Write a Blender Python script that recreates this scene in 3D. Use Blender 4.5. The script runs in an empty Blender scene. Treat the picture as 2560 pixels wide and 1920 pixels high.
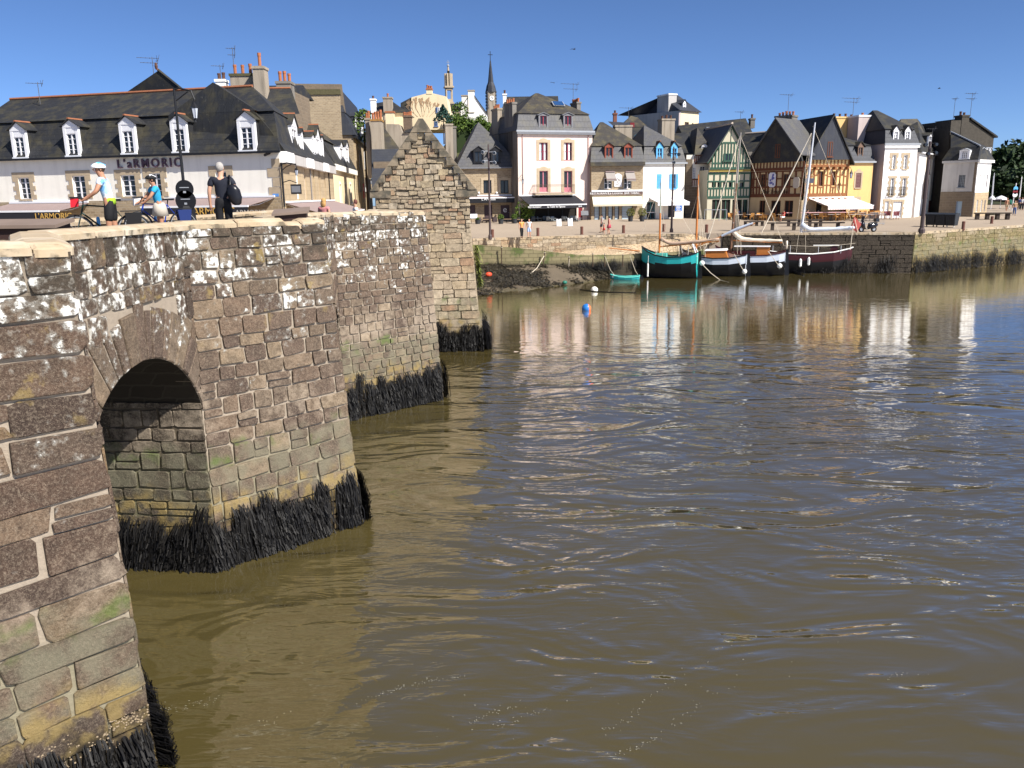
import bpy, math, random
import numpy as np
from mathutils import Matrix, Vector
random.seed(11)
S = bpy.context.scene
COL = S.collection
rad = math.radians

# ---------------------------------------------------------------- camera
CZ, PITCH, ROLL, FPX = 7.3, rad(13.0), rad(.85), 2048.0
cam_d = bpy.data.cameras.new('camera')
cam_d.sensor_width = 36.0
cam_d.lens = 36.0 * FPX / 2560.0
cam_d.clip_start, cam_d.clip_end = 0.1, 6000
cam = bpy.data.objects.new('camera', cam_d)
COL.objects.link(cam)
CAM = Matrix.Translation((0, 0, CZ)) @ Matrix.Rotation(math.pi/2 - PITCH, 4, 'X') @ Matrix.Rotation(-ROLL, 4, 'Z')
cam.matrix_world = CAM
S.camera = cam
CR = CAM.to_3x3()
# ---------------------------------------------------------------- world, sun, exposure
SUN_H = Vector((.79, -.615)).normalized()
SUN_EL = rad(45)
W = bpy.data.worlds.new('World'); S.world = W
W.use_nodes = True
wn = W.node_tree.nodes
bg = wn['Background']
sky = wn.new('ShaderNodeTexSky')
sky.sky_type = 'NISHITA'
sky.sun_disc = False
sky.sun_elevation = SUN_EL
sky.sun_rotation = math.atan2(SUN_H.x, SUN_H.y)
sky.air_density, sky.dust_density, sky.ozone_density, sky.altitude = .5, .8, 8.0, 800
W.node_tree.links.new(sky.outputs[0], bg.inputs[0])
bg.inputs[1].default_value = .088
sd = bpy.data.lights.new('sun', 'SUN')
sd.energy, sd.angle, sd.color = 5.0, rad(.53), (1, .95, .87)
sun = bpy.data.objects.new('sun', sd); COL.objects.link(sun)
SDIR = Vector((SUN_H.x*math.cos(SUN_EL), SUN_H.y*math.cos(SUN_EL), math.sin(SUN_EL)))
sun.rotation_euler = SDIR.to_track_quat('Z', 'Y').to_euler()
S.view_settings.view_transform = 'Standard'
S.view_settings.look = 'None'
S.view_settings.exposure = .78
S.view_settings.gamma = 1.0
S.view_settings.use_curve_mapping = False
S.render.engine = 'CYCLES'
S.cycles.max_bounces = 6
S.cycles.use_denoising = True

# ---------------------------------------------------------------- survey helpers: sight lines measured on the photograph
def ray(x, y):
    return CR @ Vector(((x-1280)/FPX, -(y-960)/FPX, -1))
def atY(x, y, Y):
    d = ray(x, y); return Vector((0, 0, CZ)) + d*(Y/d.y)
def atZ(x, y, Z):
    d = ray(x, y); return Vector((0, 0, CZ)) + d*((Z-CZ)/d.z)
def proj(p):
    q = CR.transposed() @ (Vector(p)-Vector((0, 0, CZ)))
    return (1280 + FPX*q.x/-q.z, 960 - FPX*q.y/-q.z)
def gz(x, y):                       # height of the paved quay
    return 3.55 + .019*(y-73)
def onG(x, y, dz=0):                # point of the paved quay on a sight line
    d = ray(x, y)
    t = (3.55-.019*73+dz-CZ)/(d.z-.019*d.y)
    return Vector((0, 0, CZ)) + d*t
R1, R2, R3, R4 = (0, 100, 3.456), (500, 100, 3.456), (1000, 100, 5.53), (1100, 250, 4.74)
R5, R6, R7, R8 = (1400, 200, 4.1475), (1700, 200, 4.148), (2100, 200, 4.148), (1150, 520, 3.403)
def src(R, x, y):
    return (R[0]+x/R[2], R[1]+y/R[2])

# ---------------------------------------------------------------- mesh helpers
PM = {}                             # world matrices of parents
class MB:
    def __init__(s): s.v, s.f, s.mi, s.X, s.m = [], [], [], None, 0
    def add(s, vs, fs, mi=None):
        b = len(s.v)
        if s.X is not None: vs = [s.X @ Vector(p) for p in vs]
        s.v.extend([tuple(p) for p in vs])
        s.f.extend([tuple(b+i for i in f) for f in fs])
        s.mi.extend([s.m if mi is None else mi]*len(fs))
        return s
    def hexa(s, p, mi=None):        # 4 bottom points ccw from above, 4 top points
        return s.add(p, [(3,2,1,0),(4,5,6,7),(0,1,5,4),(1,2,6,5),(2,3,7,6),(3,0,4,7)], mi)
    def box(s, x0, x1, y0, y1, z0, z1, mi=None):
        return s.hexa([(x0,y0,z0),(x1,y0,z0),(x1,y1,z0),(x0,y1,z0),(x0,y0,z1),(x1,y0,z1),(x1,y1,z1),(x0,y1,z1)], mi)
    def poly(s, pts, mi=None): return s.add(pts, [tuple(range(len(pts)))], mi)
    def prism(s, pts, vec, mi=None):
        n = len(pts); v = Vector(vec)
        q = [Vector(p) for p in pts]; q2 = [p+v for p in q]
        return s.add(q+q2, [tuple(range(n-1,-1,-1)), tuple(range(n,2*n))]+[(i,(i+1)%n,n+(i+1)%n,n+i) for i in range(n)], mi)
    def loft(s, rings, closed=True, caps=True, mi=None):
        n = len(rings[0]); vs = [p for r in rings for p in r]; fs = []
        for k in range(len(rings)-1):
            for i in range(n if closed else n-1):
                j = (i+1) % n
                fs.append((k*n+i, k*n+j, (k+1)*n+j, (k+1)*n+i))
        if caps and closed:
            fs.append(tuple(range(n-1,-1,-1))); fs.append(tuple((len(rings)-1)*n+i for i in range(n)))
        return s.add(vs, fs, mi)
    def tube(s, p0, p1, r0, r1=None, n=6, mi=None):
        return s.path([p0, p1], [r0, r0 if r1 is None else r1], n, mi)
    def path(s, pts, r, n=6, mi=None):
        pts = [Vector(p) for p in pts]
        if not isinstance(r, (list, tuple)): r = [r]*len(pts)
        rings = []
        for i, p in enumerate(pts):
            d = (pts[min(i+1, len(pts)-1)]-pts[max(i-1, 0)]).normalized()
            a = d.cross(Vector((0, 0, 1)) if abs(d.z) < .9 else Vector((1, 0, 0))).normalized()
            b = d.cross(a)
            rings.append([p+(a*math.cos(t)+b*math.sin(t))*r[i] for t in [2*math.pi*k/n for k in range(n)]])
        return s.loft(rings, mi=mi)
    def lathe(s, prof, c=(0, 0, 0), n=10, mi=None, axis='Z'):
        c = Vector(c); rings = []
        for r, h in prof:
            rg = []
            for k in range(n):
                t = 2*math.pi*k/n; x, y = r*math.cos(t), r*math.sin(t)
                rg.append(c + (Vector((x, y, h)) if axis == 'Z' else Vector((h, x, y)) if axis == 'X' else Vector((y, h, x))))
            rings.append(rg)
        return s.loft(rings, mi=mi)
    def ball(s, c, r, n=10, m=6, mi=None, sc=(1, 1, 1)):
        c = Vector(c); rings = []
        for i in range(m+1):
            a = -math.pi/2 + math.pi*i/m
            rings.append([c+Vector((sc[0]*r*max(.02, math.cos(a))*math.cos(2*math.pi*k/n), sc[1]*r*max(.02, math.cos(a))*math.sin(2*math.pi*k/n), sc[2]*r*math.sin(a))) for k in range(n)])
        return s.loft(rings, mi=mi)
    def torus(s, c, R, r, n=20, m=6, axis='Y', mi=None):
        c = Vector(c); rings = []
        for i in range(n+1):
            t = 2*math.pi*i/n; rg = []
            for k in range(m):
                p = 2*math.pi*k/m; q = R+r*math.cos(p); a, b, h = q*math.cos(t), q*math.sin(t), r*math.sin(p)
                rg.append(c+(Vector((a, h, b)) if axis == 'Y' else Vector((a, b, h)) if axis == 'Z' else Vector((h, a, b))))
            rings.append(rg)
        return s.loft(rings, caps=False, mi=mi)
    def data(s, name, mats, smooth=False):
        me = bpy.data.meshes.new(name)
        me.from_pydata(s.v, [], s.f)
        for m in (mats if isinstance(mats, (list, tuple)) else [mats]): me.materials.append(m)
        if len(me.materials) > 1: me.polygons.foreach_set('material_index', s.mi)
        if smooth: me.polygons.foreach_set('use_smooth', [True]*len(me.polygons))
        me.update()
        return me
    def build(s, name, mats, parent=None, world=False, smooth=False):
        return put(name, s.data(name, mats, smooth), parent, world)
def put(name, me, parent=None, world=False, mw=None):
    o = bpy.data.objects.new(name, me); COL.objects.link(o)
    if parent is not None:
        o.parent = parent
        if world: o.matrix_parent_inverse = PM.get(parent.name, Matrix()).inverted()
    if mw is not None: o.matrix_basis = mw
    return o
def tag(o, label=None, cat=None, group=None, kind=None):
    if label: o['label'] = label
    if cat: o['category'] = cat
    if group: o['group'] = group
    if kind: o['kind'] = kind
    return o
def empty(name, loc=(0, 0, 0), rz=0, label=None, cat=None, group=None):
    o = bpy.data.objects.new(name, None); COL.objects.link(o)
    o.empty_display_size = .2
    o.location = loc; o.rotation_euler = (0, 0, rz)
    PM[o.name] = Matrix.Translation(loc) @ Matrix.Rotation(rz, 4, 'Z')
    return tag(o, label, cat, group)
def copy_tree(o, parent=None, label=None, loc=None, rz=None):
    c = o.copy(); COL.objects.link(c)
    if parent is not None: c.parent = parent
    if label: c['label'] = label
    if loc is not None: c.location = loc
    if rz is not None: c.rotation_euler = (0, 0, rz)
    for ch in list(o.children): copy_tree(ch, c)
    return c

# ---------------------------------------------------------------- material helpers
class G:
    def __init__(s, name):
        s.mat = bpy.data.materials.new(name); s.mat.use_nodes = True
        s.t = s.mat.node_tree; s.t.nodes.clear()
        s.out = s.t.nodes.new('ShaderNodeOutputMaterial')
        s.b = s.t.nodes.new('ShaderNodeBsdfPrincipled')
        s.t.links.new(s.b.outputs[0], s.out.inputs[0])
        s._pos = None
    def set(s, sock, v):
        if hasattr(v, 'is_output') or isinstance(v, bpy.types.NodeSocket): s.t.links.new(v, sock)
        elif isinstance(v, (tuple, list)) and len(v) == 3 and sock.type == 'RGBA': sock.default_value = (*v, 1)
        else: sock.default_value = v
    def n(s, t): return s.t.nodes.new('ShaderNode'+t)
    def pos(s):
        if s._pos is None: s._pos = s.n('NewGeometry').outputs['Position']
        return s._pos
    def obj(s): return s.n('TexCoord').outputs['Object']
    def z(s):
        q = s.n('SeparateXYZ'); s.set(q.inputs[0], s.pos()); return q.outputs[2]
    def map(s, v, scale=(1, 1, 1), rot=(0, 0, 0)):
        m = s.n('Mapping'); s.set(m.inputs[0], v); m.inputs['Scale'].default_value = scale; m.inputs['Rotation'].default_value = rot
        return m.outputs[0]
    def noise(s, scale, detail=4, vec=None, rough=.55, dist=0, out=0):
        q = s.n('TexNoise'); s.set(q.inputs['Vector'], vec if vec is not None else s.pos())
        q.inputs['Scale'].default_value = scale; q.inputs['Detail'].default_value = detail
        q.inputs['Roughness'].default_value = rough; q.inputs['Distortion'].default_value = dist
        return q.outputs[out]
    def vor(s, scale, vec=None, feat='F1', out='Distance', rnd=1):
        q = s.n('TexVoronoi'); q.feature = feat; s.set(q.inputs['Vector'], vec if vec is not None else s.pos())
        q.inputs['Scale'].default_value = scale; q.inputs['Randomness'].default_value = rnd
        return q.outputs[out]
    def brick(s, scale, w, h, vec, mortar=.02, c1=(1, 1, 1), c2=(.6, .6, .6), cm=(0, 0, 0), out=0):
        q = s.n('TexBrick'); s.set(q.inputs['Vector'], vec); q.inputs['Scale'].default_value = scale
        q.inputs['Brick Width'].default_value = w; q.inputs['Row Height'].default_value = h; q.inputs['Mortar Size'].default_value = mortar
        for i, c in zip((1, 2, 3), (c1, c2, cm)): q.inputs[i].default_value = (*c, 1)
        return q.outputs[out]
    def m(s, op, a, b=0, c=0, clamp=False):
        q = s.n('Math'); q.operation = op; q.use_clamp = clamp
        for i, v in enumerate((a, b, c)): s.set(q.inputs[i], v)
        return q.outputs[0]
    def step(s, v, lo, hi, a=0, b=1):
        q = s.n('MapRange'); q.interpolation_type = 'SMOOTHSTEP'; s.set(q.inputs[0], v)
        for i, k in enumerate((lo, hi, a, b)): s.set(q.inputs[i+1], k)
        return q.outputs[0]
    def mix(s, f, a, b, mode='MIX'):
        q = s.n('Mix'); q.data_type = 'RGBA'; q.blend_type = mode
        s.set(q.inputs[0], f); s.set(q.inputs[6], a); s.set(q.inputs[7], b)
        return q.outputs[2]
    def ramp(s, f, stops):
        q = s.n('ValToRGB'); s.set(q.inputs[0], f); e = q.color_ramp.elements
        while len(e) < len(stops): e.new(.5)
        for k, (p, c) in enumerate(stops): e[k].position = p; e[k].color = (*c, 1)
        return q.outputs[0]
    def rnd(s):                     # one number per loose piece and per object
        a = s.n('NewGeometry').outputs['Random Per Island']; b = s.n('ObjectInfo').outputs['Random']
        return s.m('FRACT', s.m('ADD', a, b))
    def fin(s, col, rough=.8, bump=None, bs=.3, bd=.02, spec=.3, metal=0, **kw):
        s.set(s.b.inputs['Base Color'], col); s.set(s.b.inputs['Roughness'], rough)
        s.set(s.b.inputs['Specular IOR Level'], spec); s.set(s.b.inputs['Metallic'], metal)
        if bump is not None:
            q = s.n('Bump'); s.set(q.inputs['Height'], bump); q.inputs['Strength'].default_value = bs; q.inputs['Distance'].default_value = bd
            s.t.links.new(q.outputs[0], s.b.inputs['Normal'])
        for k, v in kw.items(): s.set(s.b.inputs[k], v)
        return s.mat
_flat = {}
def paint(name, c, rough=.6, var=.12, scale=2.5, spec=.3, metal=0, bs=.1):
    if name in _flat: return _flat[name]
    g = G(name)
    f = g.noise(scale, 5)
    d = tuple(k*(1-var) for k in c); l = tuple(min(1, k*(1+var)) for k in c)
    _flat[name] = g.fin(g.mix(f, d, l), rough, g.noise(scale*12, 3), bs, .01, spec, metal)
    return _flat[name]
# ---------------------------------------------------------------- stone, mortar, roofs, water
def stone_mat(name, cols, lich=1.0, tide=True, bd=.025):
    g = G(name)
    r = g.rnd()
    stops = [(i/(len(cols)-1), c) for i, c in enumerate(cols)]
    c = g.ramp(r, stops)
    n1 = g.noise(5, 6, rough=.65); n2 = g.noise(28, 5, rough=.7); big = g.noise(.55, 3)
    c = g.mix(g.step(n1, .3, .7), g.mix(.55, c, (.03, .022, .018)), c)
    c = g.mix(g.m('MULTIPLY', g.step(n2, .45, .75), .45), c, (.33, .27, .2))
    c = g.mix(g.m('MULTIPLY', g.step(n2, .5, .3), .5), c, (.035, .025, .02))
    sp_ = g.noise(75, 3, rough=.8)
    c = g.mix(g.m('MULTIPLY', g.step(sp_, .52, .7), .55), c, (.30, .24, .18)); c = g.mix(g.m('MULTIPLY', g.step(sp_, .46, .32), .6), c, (.025, .018, .014))
    z = g.z()
    if tide:
        zn = g.m('ADD', z, g.m('MULTIPLY', g.m('SUBTRACT', g.noise(1.2, 4), .5), 1.1))
        pale = g.m('MULTIPLY', g.step(zn, 4.4, 3.3), g.step(zn, 2.2, 2.9))
        c = g.mix(g.m('MULTIPLY', g.m('MULTIPLY', pale, g.step(g.m('ADD', g.m('MULTIPLY', big, .6), g.m('MULTIPLY', n1, .4)), .46, .62)), .5), c, (.40, .33, .25))
        gr = g.m('MULTIPLY', g.step(zn, 2.75, 2.4), g.step(zn, .9, 1.6))
        c = g.mix(g.m('MULTIPLY', gr, g.step(g.noise(2.2, 4), .35, .65, .1, .6)), c, (.185, .175, .12))
        moss = g.m('MULTIPLY', g.m('MULTIPLY', g.step(zn, 2.75, 2.5), g.step(zn, 2.1, 2.35)), g.step(g.noise(1.7, 5), .5, .66))
        c = g.mix(g.m('MULTIPLY', moss, .6), c, (.08, .13, .022))
        yl = g.m('MULTIPLY', g.step(zn, 1.7, 1.3), g.step(g.noise(3.5, 5), .4, .6))
        c = g.mix(g.m('MULTIPLY', yl, .7), c, (.26, .19, .07))
        dk = g.m('MULTIPLY', g.step(zn, 1.25, .7), g.step(g.noise(4, 4), .35, .6, .4, 1))
        c = g.mix(dk, c, (.022, .017, .011))
    bump = g.m('ADD', n1, g.m('ADD', g.m('MULTIPLY', n2, .6), g.m('MULTIPLY', sp_, .25)))
    if lich > 0:
        hz = g.step(z, 3.0, 6.4)
        thr = g.m('SUBTRACT', .655, g.m('ADD', g.m('MULTIPLY', hz, .15*lich), g.m('MULTIPLY', g.m('SUBTRACT', g.m('FRACT', g.m('MULTIPLY', r, 7.3)), .5), .13)))
        patch = g.noise(2.1, 2, out=0); fine = g.noise(8.5, 7, rough=.62)
        dots = g.m('SUBTRACT', .5, g.vor(9.0, g.map(g.pos(), (1, 1, .8))))
        lv = g.m('ADD', g.m('MULTIPLY', fine, .62), g.m('ADD', g.m('MULTIPLY', patch, .34), g.m('MULTIPLY', dots, .10)))
        lm = g.step(lv, thr, g.m('ADD', thr, .05)); lo_ = g.m('MULTIPLY', g.step(lv, g.m('SUBTRACT', thr, .06), g.m('ADD', thr, .0)), g.step(z, 2.9, 3.8))
        lm = g.m('MULTIPLY', lm, g.step(z, 2.9, 3.8))
        black = g.m('MULTIPLY', g.step(z, 5.4, 6.5), g.step(g.noise(3.2, 6), .40, .6))
        c = g.mix(g.m('MULTIPLY', black, .7), c, (.045, .038, .028))
        yel = g.m('MULTIPLY', g.step(g.noise(2.7, 5), .62, .7), g.step(z, 4.2, 5.5))
        c = g.mix(g.m('MULTIPLY', yel, .55), c, (.30, .22, .08))
        c = g.mix(g.m('MULTIPLY', lo_, g.m('MULTIPLY', g.noise(22, 5), .75)), c, (.33, .31, .27))
        c = g.mix(lm, c, g.mix(g.noise(14, 4), (.40, .39, .34), (.86, .84, .80)))
        bump = g.m('ADD', bump, g.m('MULTIPLY', lm, .35))
    return g.fin(c, .88, bump, .95, bd*1.3, .2)
BROWN = [(.045, .030, .024), (.085, .053, .038), (.13, .080, .055), (.058, .040, .033), (.17, .115, .075), (.105, .067, .047), (.05, .036, .031), (.24, .155, .08)]
TAN = [(.46, .36, .23), (.54, .44, .31), (.38, .30, .20), (.62, .52, .38), (.52, .43, .30), (.42, .25, .15), (.56, .45, .28), (.36, .29, .21)]
M_STONE = stone_mat('bridge_stone', BROWN)
M_STONEB = stone_mat('pale_bridge_stone', [(.10, .066, .050), (.17, .115, .08), (.27, .20, .13), (.075, .050, .040), (.14, .095, .07), (.11, .076, .056), (.20, .15, .105)], .9)
M_TOWER = stone_mat('tan_rubble_stone', TAN, 0, True)
def mortar(name, c, tide=True):
    g = G(name); n = g.noise(9, 6, rough=.7)
    k = g.mix(n, tuple(x*.62 for x in c), c)
    z = g.z()
    if tide:
        k = g.mix(g.m('MULTIPLY', g.step(z, 2.6, 1.9), .55), k, (.16, .155, .09))
        k = g.mix(g.step(z, 1.2, .6), k, (.03, .024, .015))
        k = g.mix(g.m('MULTIPLY', g.step(z, 5.6, 6.5), g.step(g.noise(4, 5), .4, .6, .3, .85)), k, (.09, .075, .055))
    return g.fin(k, .95, n, .8, .03, .1)
M_MORT = mortar('lime_mortar', (.36, .30, .235))
M_MORT2 = mortar('sandy_mortar', (.44, .36, .255))
g = G('coping_stone'); n = g.noise(6, 6, rough=.65); z_ = g.noise(1.6, 3)
c = g.mix(n, (.28, .215, .14), (.50, .405, .285))
c = g.mix(g.m('MULTIPLY', g.step(z_, .45, .7), .5), c, (.55, .50, .42))
c = g.mix(g.m('MULTIPLY', g.rnd(), .3), c, (.46, .33, .19))
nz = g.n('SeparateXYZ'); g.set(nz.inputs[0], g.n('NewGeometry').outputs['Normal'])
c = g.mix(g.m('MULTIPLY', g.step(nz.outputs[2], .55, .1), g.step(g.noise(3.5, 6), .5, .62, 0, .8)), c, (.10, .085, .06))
M_COPE = g.fin(c, .85, n, .5, .02, .2)
def slate(name, c, moss=(.10, .095, .05), amt=.5, pale=.12):
    g = G(name); v = g.obj()
    n = g.noise(1.1, 5); f = g.noise(7, 5, rough=.7); r = g.brick(1, .42, .2, g.map(v, (1, 1, 1.2)), .012)
    k = g.mix(f, tuple(x*.6 for x in c), tuple(x*1.35 for x in c))
    k = g.mix(g.m('MULTIPLY', g.step(n, .42, .68), amt), k, moss)
    k = g.mix(g.m('MULTIPLY', g.step(g.noise(3.3, 6, rough=.7), .6, .72), pale*4), k, (.20, .19, .16))
    k = g.mix(.4, k, g.mix(1, k, r, 'MULTIPLY'))
    return g.fin(k, .62, g.m('ADD', f, r), .35, .02, .35)
M_SLATE = slate('dark_slate', (.026, .027, .030), (.075, .066, .038), .6, .08)
M_SLATE2 = slate('grey_slate', (.085, .085, .092), (.13, .12, .085), .4, .16)
M_SLATE3 = slate('blue_slate', (.034, .038, .052), (.07, .07, .065), .25, .05)
M_SLATE4 = slate('brown_slate', (.048, .043, .038), (.12, .10, .05), .6, .12)
g = G('weathered_coping'); n = g.noise(5, 6, rough=.65)
M_COPET = g.fin(g.mix(g.step(g.noise(2.2, 5), .4, .62), g.mix(n, (.17, .135, .095), (.32, .26, .185)), (.10, .09, .07)), .9, n, .6, .02, .15)
g = G('ridge_tile'); n = g.noise(4, 5); M_RIDGE = g.fin(g.mix(n, (.20, .07, .035), (.34, .14, .07)), .8, n, .3)
def plaster(name, c, dirt=(.30, .27, .23), amt=.25):
    g = G(name); v = g.obj()
    st = g.noise(1.0, 5, g.map(v, (2.2, 2.2, .22))); f = g.noise(1.4, 5); n = g.noise(30, 4)
    k = g.mix(g.m('MULTIPLY', g.step(st, .45, .75), amt), c, dirt)
    k = g.mix(g.m('MULTIPLY', g.step(f, .4, .8), .25), k, tuple(x*.78 for x in c))
    return g.fin(k, .9, n, .12, .01, .15)
M_WHITE = plaster('white_render', (.86, .82, .73), (.45, .42, .37), .22)
M_WHITE2 = plaster('bright_white_render', (.86, .85, .83), (.5, .47, .42), .12)
M_PINK = plaster('pale_pink_render', (.74, .60, .53), (.45, .36, .31), .2)
M_CREAM = plaster('cream_render', (.78, .64, .42), (.42, .33, .22), .2)
M_OCHRE = plaster('ochre_render', (.72, .47, .20), (.42, .28, .14), .15)
M_GREY = plaster('grey_render', (.46, .44, .42), (.2, .18, .16), .5)
M_CEM = plaster('dark_cement_render', (.20, .185, .165), (.075, .065, .055), .75)
M_CEML = plaster('stained_cement_render', (.34, .29, .23), (.12, .10, .075), .7)
M_MAUVE = plaster('mauve_grey_render', (.50, .42, .40), (.33, .28, .26), .3)
def ashlar(name, c1, c2, cm, w=.7, h=.32, mort=.025, sc=1):
    g = G(name); v = g.obj(); n = g.noise(6, 5, rough=.65)
    q = g.n('SeparateXYZ'); g.set(q.inputs[0], v); cb = g.n('CombineXYZ')
    g.set(cb.inputs[0], g.m('ADD', q.outputs[0], q.outputs[1])); g.set(cb.inputs[1], q.outputs[2])
    vv = g.n('VectorMath'); vv.operation = 'ADD'; g.set(vv.inputs[0], cb.outputs[0])
    sc_ = g.n('VectorMath'); sc_.operation = 'SCALE'; g.set(sc_.inputs[0], g.noise(3, 2, out=1)); sc_.inputs[3].default_value = .10
    g.set(vv.inputs[1], sc_.outputs[0])
    b = g.brick(sc, w, h, vv.outputs[0], mort, c1, c2, cm); fac = g.brick(sc, w, h, vv.outputs[0], mort, out=1)
    k = g.mix(g.m('MULTIPLY', n, .6), b, g.mix(g.noise(1.3, 4), tuple(x*.6 for x in c1), tuple(min(1, x*1.2) for x in c1)))
    return g.fin(k, .9, g.m('SUBTRACT', n, fac), .6, .03, .15)
M_RUBBLE = ashlar('house_rubble', (.40, .31, .20), (.24, .18, .115), (.40, .33, .24), .42, .2, .03)
M_ASHLAR = ashlar('house_ashlar', (.46, .36, .23), (.38, .29, .185), (.30, .24, .16), .8, .34, .012)
M_DKASH = ashlar('dark_house_ashlar', (.20, .155, .11), (.15, .12, .09), (.24, .2, .15), .7, .3, .02)
M_GRAN = paint('granite_trim', (.44, .35, .24), .85, .22, 3)
g = G('dark_glass'); M_GLASS = g.fin(g.mix(g.noise(1.5, 2), (.008, .009, .012), (.03, .032, .038)), .06, spec=.5)
M_WOODW = paint('white_paint', (.78, .78, .80), .45, .06)
M_BLACK = paint('black_metal', (.014, .014, .016), .45, .2)
M_DKIN = paint('dark_interior', (.018, .015, .013), .9, .3)
M_ZINC = paint('zinc', (.32, .34, .37), .45, .15)
M_POT = paint('terracotta_pot', (.36, .13, .06), .85, .3, 6)
M_DKPOT = paint('sooty_pot', (.10, .05, .035), .85, .3, 6)
M_WIRE = paint('aerial_metal', (.10, .10, .11), .5, .2)
# murky tidal river
g = G('river_water'); P = g.pos()
far = g.n('SeparateXYZ'); g.set(far.inputs[0], P)
w1 = g.noise(.30, 2, g.map(P, (.8, 1.7, 1), (0, 0, .35)), dist=1.6)
w2 = g.noise(1.15, 2, g.map(P, (.6, 1.8, 1), (0, 0, .25)), dist=1.8)
w3 = g.noise(4.5, 2, g.map(P, (.35, 1.9, 1), (0, 0, .12)), dist=.6)
calm = g.step(far.outputs[1], 30, 43, 1, .05)
act = g.step(g.noise(.13, 3, dist=1), .34, .64, .15, 1)
h = g.m('ADD', g.m('MULTIPLY', w1, .23), g.m('ADD', g.m('MULTIPLY', w2, g.m('MULTIPLY', act, .038)), g.m('MULTIPLY', w3, g.m('MULTIPLY', act, .014))))
h = g.m('MULTIPLY', h, calm)
h = g.m('ADD', h, g.m('MULTIPLY', g.noise(3.0, 2, g.map(P, (.25, 2.4, 1))), g.m('MULTIPLY', g.step(far.outputs[1], 34, 42), .006)))
wc = g.mix(g.noise(.08, 4), (.056, .044, .015), (.084, .066, .023))
bp = g.n('Bump'); g.set(bp.inputs['Height'], h); bp.inputs['Strength'].default_value = 1; bp.inputs['Distance'].default_value = .9
fr = g.n('Fresnel'); fr.inputs[0].default_value = 1.34; g.set(fr.inputs[1], bp.outputs[0])
df = g.n('BsdfDiffuse'); g.set(df.inputs[0], wc)
gl = g.n('BsdfGlossy'); gl.inputs['Roughness'].default_value = .04; g.set(gl.inputs['Normal'], bp.outputs[0]); gl.inputs['Color'].default_value = (1, 1, 1, 1)
mx = g.n('MixShader'); g.set(mx.inputs[0], g.m('POWER', fr.outputs[0], .55)); g.t.links.new(df.outputs[0], mx.inputs[1]); g.t.links.new(gl.outputs[0], mx.inputs[2]); g.t.links.new(mx.outputs[0], g.out.inputs[0])
M_WATER = g.mat
M_VAULT = ashlar('shaded_vault_ashlar', (.030, .025, .019), (.020, .016, .012), (.042, .036, .028), .6, .3, .02)  # vault colour blackened to stand in for shade under the arch
M_JAMB = stone_mat('damp_shaded_arch_stone', [(.022, .017, .012), (.04, .031, .022), (.06, .048, .032), (.015, .012, .009), (.03, .023, .016)], 0, True)  # damp stone, darkened further so its colour carries the arch's shade
M_MORTD = mortar('shaded_arch_mortar', (.13, .105, .075))  # jamb mortar darkened to hold the same painted shade
# ---------------------------------------------------------------- masonry: every stone is a block of its own, proud of the mortar
def stone_mesh(k, mat):
    rg = random.Random(100+k); m = MB(); j = lambda a: rg.uniform(-a, a)
    def ring(y, ins):
        ps = []
        for i in range(8):
            t = math.pi/4*i + math.pi/8
            cx, cz = math.cos(t), math.sin(t)
            q = max(abs(cx), abs(cz))
            x, z = cx/q*.5, cz/q*.5
            f = 1-ins
            if abs(abs(x)-.5) < .01: z = math.copysign(.40, z)
            else: x = math.copysign(.43, x)
            ps.append((x*f*1.0, y, z*f))
        return ps
    jit = [(j(.045), j(.075)) for _ in range(8)]
    R = []
    for y, ins in ((0, 0), (.7, .006), (.94, .03), (1, .075)):
        R.append([(p[0]+jit[i][0], p[1]*(1+j(.12)), p[2]+jit[i][1]) for i, p in enumerate(ring(y, ins))])
    m.loft(R[::-1]); return m.data('stone', mat)
STN = {}
def stone_set(mat):
    if mat.name not in STN: STN[mat.name] = [stone_mesh(i, mat) for i in range(12)]
    return STN[mat.name]
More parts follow.
